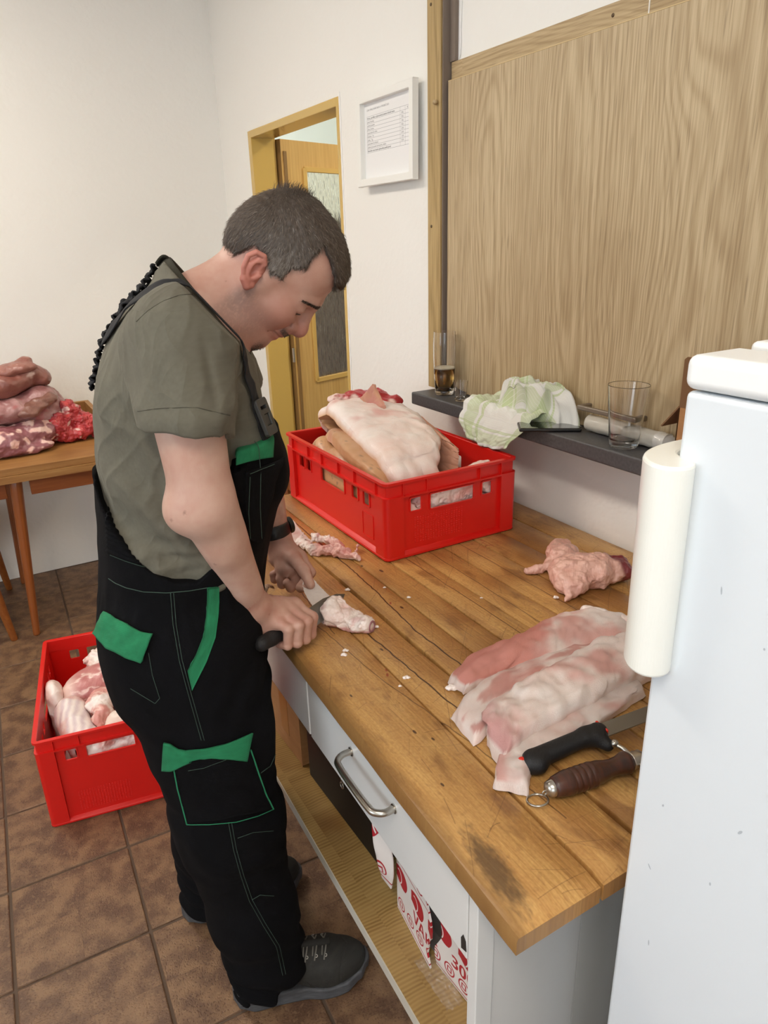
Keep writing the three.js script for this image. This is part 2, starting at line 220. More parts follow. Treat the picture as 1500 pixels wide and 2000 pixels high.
// post left of the hatch, rail over it, white field over the rail, sliding panel
{
  const post = struct('trim_1', box(1.292, 1.334, 1.136, R_.h, -1.925, -1.86, 0.002), M.stripV);
  mesh('shaded_side', box(1.298, 1.334, 1.136, R_.h, -1.8595, -1.855, 0.0004), M.greyWoodShade, post);  // thin grey strip paints the shade on the side face of the post
  for (const y of [1.62, 2.18]) mesh('screw', new THREE.SphereGeometry(0.0042, 12, 8).scale(0.5, 1, 1).translate(1.2915, y, -1.905), M.screw, post);
  const peg = lathe([[0, 0.012], [0.006, 0.011], [0.007, 0.004], [0.0045, 0.002], [0.0045, -0.004], [0, -0.004]], 16); peg.rotateZ(Math.PI / 2); peg.translate(1.2915, 1.942, -1.876); mesh('peg', peg, M.strip, post);
  const rail = struct('trim_2', box(1.322, 1.334, 1.99, 2.036, -1.85, R_.z1 - 1.2, 0.0015), M.strip);
  for (const [z] of [[-1.27], [-0.98]]) mesh('screw', new THREE.SphereGeometry(0.004, 12, 8).scale(0.5, 1, 1).translate(1.3215, 2.013, z), M.screw, rail);
  const chalk = mat({ color: '#e9e5dc', roughness: 1 });
  for (const z of [-1.175, -1.0]) mesh('chalk_mark', box(1.3213, 1.3225, 1.99, 2.036, z - 0.0015, z + 0.0015, 0), chalk, rail);
  const inner = struct('trim_3', box(1.32, 1.334, 2.037, R_.h, -1.855, -1.832, 0.001), M.greyWoodShade);
  const pts = [[-1.832, 2.036], [-1.832, R_.h]]; const r = rng(3); for (let y = R_.h; y > 2.04; y -= 0.03) pts.push([-1.822 + (r() - 0.5) * 0.006, y]); const g = extrude(poly(pts), 0.002); g.rotateY(-Math.PI / 2); g.translate(1.334, 0, 0);
  mesh('filler_edge', g, M.chip, inner);
  const p = thing('sliding_hatch_panel', 'large oak veneer hatch panel standing behind the dark window shelf', 'panel', [1.314, 1.136, -1.2]);
  const pg = box(-0.006, 0.006, 0.001, 0.853, -0.645, 1.1, 0.001); mesh('panel_board', pg, M.panel, p);
  mesh('lit_top_edge', box(-0.0062, 0.0062, 0.853, 0.8545, -0.645, 1.1, 0), mat({ color: '#d8bf8c', roughness: 0.6 }), p);  // paler strip: the light caught by the top edge, painted in
  const hd = mat({ color: '#8c8377', roughness: 0.38, metalness: 0.7 });
  const hb = [box(-0.047, -0.037, 0.05, 0.062, -0.04, 0.14, 0.003), box(-0.04, -0.006, 0.05, 0.062, -0.04, -0.028, 0.003), box(-0.04, -0.006, 0.05, 0.062, 0.128, 0.14, 0.003)]; mesh('handle', hb, hd, p);
}
// ------------------------------------------------------------------ doorway, steel frame, open door, corridor
{
  const x0 = 1.335, zl = -3.455, zr = -2.548, top = 2.065, d = 0.105, f = 0.038;
  const fr = struct('door_1', [box(x0 - 0.006, x0 + d, 0, top, zl, zl + f, 0.004), box(x0 - 0.006, x0 + d, 0, top, zr - 0.02, zr, 0.004), box(x0 - 0.006, x0 + d, top - 0.03, top, zl + f - 0.003, zr - 0.017, 0.003)], M.ochre);
  mesh('rebate', [box(x0 + d, x0 + d + 0.012, 0, top, zl - 0.01, zl + f - 0.012, 0.002), box(x0 + d, x0 + d + 0.012, top - 0.016, top + 0.01, zl, zr, 0.002)], M.ochre, fr);
  const pts = [[zr, 0.9], [zr, top + 0.004]], r = rng(11); for (let y = top + 0.012; y > 0.9; y -= 0.022) pts.push([zr + 0.009 + (r() - 0.5) * 0.007, y]); const g = extrude(poly(pts), 0.003); g.rotateY(-Math.PI / 2); g.translate(x0, 0, 0);
  mesh('plaster_edge', g, M.chip, fr);
  // open leaf
  const leafTex = tex(512, 512, (u, v) => { const a = fbm(u * 90, v * 5, 3, 3), b = fbm(u * 12, v * 2, 8, 3); return mix3([226, 188, 118], [204, 160, 92], clamp(0.5 + a + 0.6 * b)); }, 1.6, 0.8);
  const lm = mat({ map: leafTex, roughness: 0.42 }), bead = mat({ color: '#dcb566', roughness: 0.35 });
  const L = thing('door_leaf', 'light wood door with ribbed glass standing open behind the man', 'door', [1.468, 0, -3.408], Math.atan2(0.298, 0.954));
  const W = 0.82, H = 2.035, gx0 = 0.145, gx1 = 0.675, gy0 = 0.905, gy1 = 1.908, t = 0.02;
  const s = rrect(0, 0.006, W, H, 0.001); s.holes.push(rrect(gx0, gy0, gx1, gy1, 0.001, THREE.Path)); const lg = extrude(s, t * 2); lg.translate(0, 0, -t * 2); mesh('leaf_board', boxUV(lg), lm, L);
  mesh('leaf_edge', box(-0.002, 0.0, 0.006, H, -t * 2, 0, 0), mat({ color: '#8a6a3c', roughness: 0.5 }), L);
  mesh('lipping', box(0.012, 0.03, 0.3, 1.985, 0.0, 0.006, 0.001), mat({ color: '#8f6d40', roughness: 0.4 }), L);
  const b = 0.022; mesh('glazing_bead', [box(gx0 - 0.01, gx1 + 0.01, gy1 - 0.006, gy1 + b - 0.004, -0.006, 0.009, 0.003), box(gx0 - 0.01, gx1 + 0.01, gy0 - b + 0.004, gy0 + 0.006, -0.006, 0.009, 0.003), box(gx0 - b + 0.004, gx0 + 0.006, gy0 - 0.01, gy1 + 0.01, -0.006, 0.009, 0.003), box(gx1 - 0.006, gx1 + b - 0.004, gy0 - 0.01, gy1 + 0.01, -0.006, 0.009, 0.003)], bead, L);
  // ribbed glass: vertical runnels pressed into a solid pane
  const gp = sheet((u, v) => V(mix(gx0 - 0.004, gx1 + 0.004, u), mix(gy0 - 0.004, gy1 + 0.004, v), -0.017 + 0.0034 * fbm(u * 58, v * 11, 4, 3) + 0.0012 * noise(u * 150, v * 26, 8)), 260, 160); const gq = gp.index.array; for (let i = 0; i < gq.length; i += 3) { const t = gq[i + 1]; gq[i + 1] = gq[i + 2]; gq[i + 2] = t; } gp.computeVertexNormals();
  const n0 = gp.attributes.normal.getZ(5000); if (n0 < 0) { for (let i = 0; i < gq.length; i += 3) { const t = gq[i + 1]; gq[i + 1] = gq[i + 2]; gq[i + 2] = t; } gp.computeVertexNormals(); }
  mesh('glass_pane', thicken(gp, 260, 160, 0.004), mat({ color: '#f2ece0', roughness: 0.08, transmission: 1, thickness: 0.004, ior: 1.5 }), L);
  const hg = new THREE.CylinderGeometry(0.0075, 0.0075, 0.07, 14); for (const y of [1.05, 1.75, 0.3]) { const hm = mesh('hinge', hg, M.steel, L); hm.position.set(-0.012, y, 0.004); }
  // corridor behind the doorway
  const cx1 = 3.1, cz0 = -5.2, cz1 = -1.6; const cw = mat({ color: '#e4e3d4', roughness: 0.9 });
  struct('wall_corridor', [box(cx1, cx1 + T, 0, 2.7, cz0, cz1, 0), box(1.435, cx1, 0, 2.7, cz0 - T, cz0, 0), box(1.435, cx1, 0, 2.7, cz1, cz1 + T, 0)], cw);
  const addedDado = struct('added_trim_4', [box(1.436, cx1, 0, 1.75, cz0, cz0 + 0.02, 0), box(cx1 - 0.02, cx1, 0, 1.75, cz0 + 0.02, -3.2, 0)], mat({ color: '#3d2f29', roughness: 0.6 }));  // unseen dado, added so the door glass reads dark
  { const bc = ['#5d4a3f', '#33271f', '#7d6f66', '#4a3a33'].map((c) => mat({ color: c, roughness: 0.6 })), r = rng(16); for (let x = 1.45, i = 0; x < cx1 - 0.1; i++) { const w = 0.03 + r() * 0.05; mesh('plank', box(x, x + w - 0.006, 0.02, 1.72, cz0 + 0.02, cz0 + 0.034, 0.002), bc[Math.floor(r() * 4)], addedDado); x += w; } for (let z = -3.25; z > cz0 + 0.1;) { const w = 0.03 + r() * 0.05; mesh('plank', box(cx1 - 0.034, cx1 - 0.02, 0.02, 1.72, z - w + 0.006, z, 0.002), bc[Math.floor(r() * 4)], addedDado); z -= w; } }  // added boards, tones varied to give streaks through the ribbed glass
  struct('ceiling_corridor', box(1.435, cx1, 2.7, 2.82, cz0, cz1, 0), M.ceiling);
  struct('floor_corridor', box(1.435, cx1, -0.1, 0, cz0, cz1, 0), M.grout);
  const t2 = thing('added_corridor_lamp', 'unseen white ceiling lamp added to light the corridor and open door', 'ceiling lamp', [2.3, 2.7, -2.6]);  // unseen lamp, added to brighten the corridor and door leaf
  mesh('diffuser', box(-0.15, 0.15, -0.04, 0, -0.15, 0.15, 0.01), mat({ color: '#ffffff', emissive: 0xfff0d8, emissiveIntensity: 1.2 }), t2);
  const l = new THREE.RectAreaLight(0xfff0d8, 40, 0.3, 0.3); l.position.set(2.3, 2.655, -2.6); l.lookAt(2.3, 0, -2.6); scene.add(l);
}
// ------------------------------------------------------------------ framed notice on the wall
{
  const zc = -2.184, yc = 1.892, w = 0.338, h = 0.262; // seen size on the wall
  const t = thing('picture_frame', 'small white frame with a printed price list on the wall', 'picture frame', [1.32, yc, zc], -Math.PI / 2);
  t.rotation.order = 'YXZ'; t.rotation.z = 0.0; t.rotation.x = -0.012;
  const W = 0.172, H = 0.134, d = 0.022; const fm = mat({ color: '#f3f2ec', roughness: 0.4 });
  const bar = (len, horiz, sgn) => { const o = horiz ? H : W, a = len, bw = 0.019; const s = poly([[-a, 0], [a, 0], [a - bw, -bw], [-a + bw, -bw]]); const g = extrude(s, d - 0.004, 0.002); g.translate(0, o, 0.004); if (horiz) { if (sgn < 0) g.rotateZ(Math.PI); } else g.rotateZ(sgn > 0 ? -Math.PI / 2 : Math.PI / 2); return g; };
  mesh('top_bar', bar(W, true, 1), fm, t); mesh('bottom_bar', bar(W, true, -1), fm, t); mesh('side_bar', bar(H, false, 1), fm, t); mesh('side_bar', bar(H, false, -1), fm, t);
  mesh('back_board', box(-W + 0.004, W - 0.004, -H + 0.004, H - 0.004, 0, 0.004, 0), fm, t); for (const [hx, hy] of [[0, H - 0.02], [-W + 0.06, -H + 0.03], [W - 0.06, -H + 0.03]]) mesh('wall_spacer', box(hx - 0.007, hx + 0.007, hy - 0.006, hy + 0.006, -0.0135, 0, 0), fm, t);
  const page = canvasTex(1024, 800, (c, w, h) => {
    c.fillStyle = '#f1f0ef'; c.fillRect(0, 0, w, h); c.fillStyle = '#4a4a4c'; c.strokeStyle = '#77777a'; c.lineWidth = 2;
    c.font = '24px sans-serif'; c.fillText('CENY ZPRACOVÁNÍ MASA A VÝROBKŮ 2023', 70, 96);
    const rows = [['Práce, porážka a zpracování prasete včetně masa', '', 1], ['práce řezníka', '200,-'], ['paření prasete', '250,-'], ['jelita, jitrnice', '150,-'], ['zpracování do střev', '350,-'], ['klobása, 1 ks', '0,90'], ['párky, 1 kg', '0,90'], ['zpracování do sklenic', '1,40'], ['plnění zpracování do konzerv, skleni.', '5,50'], ['Konečná cena bude upřesněna podle prací', '', 1]];
    const y0 = 150, rh = 36; rows.forEach(([a, b, bold], i) => { const y = y0 + i * rh; c.strokeRect(70, y, 890, rh); c.font = (bold ? 'bold ' : '') + '24px sans-serif'; c.fillText(a, 76, y + 27); c.font = '24px sans-serif'; if (b) c.fillText(b, 770, y + 27); });
    c.fillText('Kč', 880, y0 + 27); c.beginPath(); c.moveTo(750, y0); c.lineTo(750, y0 + 360); c.moveTo(845, y0); c.lineTo(845, y0 + 360); c.stroke();
  });
  const pg = new THREE.PlaneGeometry(W * 2 - 0.03, H * 2 - 0.03); pg.translate(0, 0, 0.0048); const sheetG = box(-W + 0.015, W - 0.015, -H + 0.015, H - 0.015, 0.0041, 0.0046, 0);
  mesh('paper', sheetG, mat({ color: '#f1f0ef', roughness: 0.8 }), t); mesh('print', pg, mat({ map: page, roughness: 0.8 }), t);
}
// ------------------------------------------------------------------ work bench
// plank joints: x at the near end (z -0.43) and at the far end (z -1.96)
const BY = 0.851, BT = 0.03, ZN = -0.428, ZF = -1.965;
const J0 = [0.404, 0.538, 0.63, 0.712, 0.79, 0.868, 0.955, 1.05, 1.14, 1.235, 1.326], J1 = [0.468, 0.588, 0.662, 0.735, 0.803, 0.872, 0.957, 1.05, 1.14, 1.235, 1.326];
const benchTex = (() => {
  const w = 2048, h = 1280, c = document.createElement('canvas'); c.width = w; c.height = h; const g = c.getContext('2d'), im = g.createImageData(w, h);
  const tone = [0.04, -0.06, 0.05, -0.03, 0.08, 0.0, 0.1, -0.02, 0.12, 0.06];
  for (let j = 0; j < h; j++) for (let i = 0; i < w; i++) { // i along the bench, near end at i = 0; j across
    const s = i / w * 1.54, t = j / h * 0.96; const x = 0.395 + t, z = ZN - s, k = (z - ZN) / (ZF - ZN);
    let p = 0; while (p < 9 && x > mix(J0[p + 1], J1[p + 1], k)) p++;
    const a = fbm(s * 3.2 + p * 7.3, t * 26 + p * 3, p, 4), fl = fbm(s * 170 + p, t * 300, p + 2, 2), bl = fbm(s * 5, t * 5.5, 9, 4), fine = fbm(s * 18 + p * 5, t * 330, 5, 3);
    let col = mix3([208, 163, 98], [162, 112, 58], clamp(0.42 + 0.75 * a + 0.35 * fine + 0.55 * fl - tone[p]));
    col = mix3(col, [220, 180, 116], sstep(0.0, 0.5, -bl) * 0.55); // scrubbed paler areas
    const dirt = sstep(-0.02, 0.34, fbm(s * 2.6 + 4, t * 3.4, 21, 4)); col = mix3(col, [118, 70, 30], dirt * 0.55); col = mix3(col, [96, 56, 24], sstep(0.12, 0.4, fbm(s * 9 + 2, t * 22, 27, 4)) * 0.4);
    const sp = sstep(0.34, 0.42, noise(s * 70 + 3, t * 90, 7)); col = mix3(col, [112, 72, 36], sp * 0.14);
    // grime rubbed into the near corner of the front plank (patchy, with a grain of its own)
    const q = Math.hypot((s - 0.085) / 0.07, (t - 0.045 - (s - 0.085) * 0.12) / 0.02), gr = sstep(1.25, 0.35, q + 0.7 * fbm(s * 60, t * 150, 31, 3)); col = mix3(col, [70, 50, 30], gr * 0.7);
    const e = sstep(0.0, 0.03, 0.028 - (t - 0.009 - 0.064 * k) + 0.01 * fbm(s * 20, t * 90, 2, 3)); col = mix3(col, [92, 62, 30], e * 0.5); // dark worn front edge
    const o = (j * w + i) * 4; im.data[o] = clamp(col[0], 0, 255); im.data[o + 1] = clamp(col[1], 0, 255); im.data[o + 2] = clamp(col[2], 0, 255); im.data[o + 3] = 255;
  }
  g.putImageData(im, 0, 0);
  const r = rng(42), X = (s) => s / 1.54 * w, Y = (x) => (x - 0.395) / 0.96 * h; g.lineCap = 'round';
  for (let n = 0; n < 1300; n++) { // knife cuts
    const s = r() * 1.54, x = 0.41 + Math.pow(r(), 0.8) * 0.9, L = 0.02 + r() * r() * 0.16, a = (r() - 0.5) * 2.6 + (r() < 0.4 ? 1.2 : 0); g.strokeStyle = r() < 0.8 ? `rgba(72,42,18,${0.16 + r() * 0.3})` : `rgba(228,186,120,${0.1 + r() * 0.2})`; g.lineWidth = 0.6 + r() * 1.0;
    g.beginPath(); g.moveTo(X(s), Y(x)); g.quadraticCurveTo(X(s) + Math.cos(a) * L * 700 + (r() - 0.5) * 16, Y(x) + Math.sin(a) * L * 700, X(s) + Math.cos(a) * L * 1330, Y(x) + Math.sin(a) * L * 1330); g.stroke();
  }
  const crack = (pts, wd, al) => { g.strokeStyle = `rgba(52,28,12,${Math.min(0.92, al * 1.6)})`; g.lineWidth = wd * 1.15; g.beginPath(); pts.forEach(([s, x], i) => i ? g.lineTo(X(s), Y(x + (r() - 0.5) * 0.003)) : g.moveTo(X(s), Y(x))); g.stroke(); };
  const wig = (pts, n = 14) => { const out = []; for (let i = 0; i + 1 < pts.length; i++) for (let k = 0; k < n; k++) { const t = k / n; out.push([mix(pts[i][0], pts[i + 1][0], t), mix(pts[i][1], pts[i + 1][1], t)]); } out.push(pts.at(-1)); return out; };
  // long wandering splits along the grain
  for (const [pts, wd, al] of [[[[0.24, 0.6], [0.4, 0.592], [0.6, 0.588], [0.82, 0.578], [1.05, 0.57]], 3, 0.55], [[[0.35, 0.68], [0.62, 0.672], [0.8, 0.69], [0.95, 0.7], [1.3, 0.71]], 3, 0.6], [[[0.1, 0.575], [0.3, 0.56], [0.5, 0.53], [0.75, 0.515]], 2, 0.35], [[[0.7, 0.53], [0.9, 0.548], [1.1, 0.55], [1.4, 0.56]], 2, 0.4], [[[0.4, 0.84], [0.9, 0.842], [1.4, 0.835]], 2, 0.45], [[[0.1, 0.9], [0.6, 0.905], [1.2, 0.915]], 2, 0.4], [[[0.2, 1.0], [0.8, 1.005], [1.4, 1.0]], 2, 0.4]]) crack(wig(pts), wd, al);
  for (const [s, x, rr] of [[0.95, 0.73, 5], [0.9, 0.755, 8], [1.06, 0.74, 10], [0.72, 0.7, 6], [0.6, 0.58, 5], [0.36, 0.5, 5], [0.33, 0.515, 4], [0.24, 0.47, 4], [0.5, 0.46, 4], [0.28, 0.62, 5]]) { g.fillStyle = 'rgba(52,28,12,0.75)'; g.beginPath(); g.ellipse(X(s), Y(x), rr * 1.4, rr * 0.6, 0, 0, 7); g.fill(); }
  for (let n = 0; n < 26; n++) { const s = 0.86 + r() * 0.07, x = 1.02 + r() * 0.09, a = -0.6 + (r() - 0.5) * 1.6; g.strokeStyle = `rgba(122,22,16,${0.25 + r() * 0.35})`; g.lineWidth = 0.8 + r() * 1.6; g.beginPath(); g.moveTo(X(s), Y(x)); g.lineTo(X(s) + Math.cos(a) * (12 + r() * 36), Y(x) + Math.sin(a) * (12 + r() * 30)); g.stroke(); } // blood streaks
  for (const [s, x] of [[0.52, 0.545], [0.535, 0.552], [0.75, 0.69]]) { g.fillStyle = 'rgba(140,40,30,0.6)'; g.beginPath(); g.ellipse(X(s), Y(x), 7, 3, 0.5, 0, 7); g.fill(); }
  return finish(new THREE.CanvasTexture(c), 1, 1, true);
})();
const benchBump = tex(1024, 1024, (u, v) => 0.6 + 0.5 * fbm(u * 12, v * 180, 3, 4) + 0.25 * fbm(u * 40, v * 40, 5, 3), 1, 1, false);
M.bench = mat({ map: benchTex, roughness: 0.42, bump: [benchBump, 0.0014], clearcoat: 0.12, clearcoatRoughness: 0.35 });
M.enamel = mat({ color: '#dfdedb', roughness: 0.32 });
M.enamel2 = mat({ color: '#d9d8d4', roughness: 0.38 });
M.dark = mat({ color: '#17140f', roughness: 0.8 });
{
  const b = thing('work_bench', 'butcher\'s work bench with a worn plank top and white cabinet underneath', 'work bench', [0, 0, 0]);
  const top = new THREE.Group(); top.name = 'bench_top'; b.add(top);
  for (let p = 0; p < 10; p++) { // each plank: a prism with worn, rounded upper edges
    const gap = (q, k) => 0.0013 + (q === 2 ? 0.0028 * Math.max(sstep(0.12, 0.05, k), sstep(0.28, 0.36, k) * sstep(0.72, 0.6, k)) : q === 1 ? 0.0014 * sstep(0.2, 0.1, k) : 0) + 0.0008 * Math.max(0, noise(k * 30, q * 7)), n = 90, r = rng(p + 50), cols = [];
    const f = (i) => { const k = i / n, z = mix(ZN, ZF, k); const w = (q) => 0.0012 * noise(k * 14, q * 5.1, 3); return [mix(J0[p], J1[p], k) + (p ? gap(p, k) : 0) + w(p), mix(J0[p + 1], J1[p + 1], k) - gap(p + 1, k) + w(p + 1), z]; };
    const e = p === 0 ? 0.0095 : 0.0022, dy = (noise(p * 3.3, 1.7) * 0.0012), pos = [], uv = [], idx = [], prof = (xa, xb) => [[xa, BY - BT], [xa, BY - e + dy], [xa + e * 0.3, BY - e * 0.3 + dy], [xa + e, BY + dy], [xb - 0.0022, BY + dy], [xb - 0.0007, BY - 0.0007 + dy], [xb, BY - 0.0022 + dy], [xb, BY - BT]];
    for (let i = 0; i <= n; i++) { const [xa, xb, z] = f(i); const end = i === 0 ? 1 : 0; for (const [x, y] of prof(xa, xb)) { const yy = end ? Math.min(y, BY - 0.005) : i === 1 ? y : y, zz = i === 0 ? z + 0.0 : i === 1 ? z - 0.006 : z; pos.push(x, yy, zz); uv.push((ZN - zz) / 1.54, (0.395 - x) / 0.96); } }
    for (let i = 0; i < n; i++) for (let j = 0; j < 8; j++) { const a = i * 8 + j, c = i * 8 + (j + 1) % 8, d = a + 8, h = c + 8; idx.push(a, c, d, c, h, d); }
    for (const i of [0, n]) { const s = i * 8; for (let j = 1; j < 7; j++) i ? idx.push(s, s + j, s + j + 1) : idx.push(s, s + j + 1, s + j); }
    const g = new THREE.BufferGeometry(); g.setAttribute('position', new THREE.Float32BufferAttribute(pos, 3)); g.setAttribute('uv', new THREE.Float32BufferAttribute(uv, 2)); g.setIndex(idx); mesh('plank', toCreasedNormals(g, 0.7), M.bench, top);
  }
  mesh('underlay', box(0.475, 1.32, BY - BT - 0.006, BY - BT, ZF + 0.02, ZN - 0.02, 0), mat({ color: '#8a5f34', roughness: 0.8 }), b);
  // cabinet: its front follows x = 0.424 - 0.036 z
  const X = (z) => 0.4245 - 0.037 * z, quad = (za, zb, y0, y1, t = 0.018, in0 = 0, r = 0.002) => { const g = box(0, t, y0, y1, -Math.abs(za - zb), 0, r); const a = Math.atan2(0.037, 1); g.rotateY(-a); g.translate(X(za) + in0, 0, za); return g; };
  const Yd = 0.622;
  const handle = (z0, z1, y) => { const a = V(X(z0), y, z0), c = V(X(z1), y, z1), o = V(-0.036, 0, 0); const pts = [a.clone().add(V(0.002, 0, 0)), a.clone().addScaledVector(o, 0.55), a.clone().lerp(c, 0.07).addScaledVector(o, 0.93), a.clone().lerp(c, 0.16).addScaledVector(o, 1.0), a.clone().lerp(c, 0.84).addScaledVector(o, 1.0), a.clone().lerp(c, 0.93).addScaledVector(o, 0.93), c.clone().addScaledVector(o, 0.55), c.clone().add(V(0.002, 0, 0))]; const ring = (p) => { const g = new THREE.CylinderGeometry(0.0085, 0.0085, 0.002, 18); g.rotateZ(Math.PI / 2); g.translate(p.x - 0.001, p.y, p.z); return g; }; return [tube(pts, 0.0062, 50, 12), ring(a), ring(c)]; };
  const dr = [[-0.572, -1.138], [-1.144, -1.76]];
  for (const [za, zb] of dr) { const d = mesh('drawer', quad(za, zb, Yd, BY - BT - 0.004), M.enamel, b); const m = (za + zb) / 2; if (za > -1) mesh('handle', handle(-0.778, -0.936, 0.728), M.steel, d); }
  mesh('rail', quad(-0.57, -1.9, Yd + 0.02, BY - BT - 0.006, 0.015, 0.02), M.enamel2, b);
  // near end panel with its seam, rounded front post
  mesh('end_panel', [quad(-0.548, -0.5695, 0.05, BY - BT - 0.002, 0.03, 0.0), box(0.47, 0.652, 0.05, BY - BT - 0.002, -0.566, -0.55, 0.003)], M.enamel, b);
  mesh('end_panel', box(0.6545, 1.31, 0.05, BY - BT - 0.002, -0.572, -0.554, 0.003), M.enamel2, b);
  mesh('back_panel', box(1.3, 1.31, 0.05, BY - BT - 0.006, -1.93, -0.572, 0), M.enamel2, b);
  mesh('end_panel', box(0.52, 1.31, 0.05, BY - BT - 0.006, -1.94, -1.922, 0.002), M.enamel2, b);
  // open lower shelf
  const shelfTex = tex(1024, 512, (u, v) => { const s = u * 1.4, t = v * 0.5; const a = fbm(s * 2 + 1, t * 4, 3, 4), st = Math.sin((s * 760 + fbm(s * 5, t * 5, 9, 3) * 22)), f = fbm(s * 40, t * 3, 2, 3); let c = mix3([184, 152, 96], [126, 94, 50], clamp(0.45 + 0.34 * st * (0.5 + f) + 0.9 * a + 0.4 * f)); const sp = sstep(0.1, 0.4, fbm(s * 7, t * 7, 15, 3)); return mix3(c, [116, 76, 34], sp * 0.5); }, 1 / 1.4, 1 / 0.5);
  const lam = mat({ map: shelfTex, roughness: 0.38 });
  { const g = quad(-0.575, -1.92, 0.272, 0.3, 0.84, 0.004, 0.001); const p = g.attributes.position, uv = g.attributes.uv; for (let i = 0; i < p.count; i++) uv.setXY(i, -p.getZ(i), p.getX(i)); mesh('lower_shelf', g, lam, b); }
  mesh('shelf_edge', quad(-0.575, -1.92, 0.273, 0.2995, 0.002, 0.002, 0.0005), mat({ color: '#cdc6b8', roughness: 0.5 }), b);
  mesh('plinth', [quad(-0.6, -1.9, 0.0, 0.27, 0.02, 0.12), box(0.6, 1.3, 0, 0.05, -0.6, -0.56, 0)], M.enamel2, b);
  // chips along the drawer's lower corner
  const chip = poly([[0, 0], [0.012, 0.004], [0.01, 0.022], [0.004, 0.03], [-0.001, 0.02]]); const cg = extrude(chip, 0.0006); cg.rotateY(-Math.PI / 2); cg.translate(X(-0.574) - 0.0004, Yd + 0.012, -0.584); mesh('paint_chip', cg, M.hole, b);
}
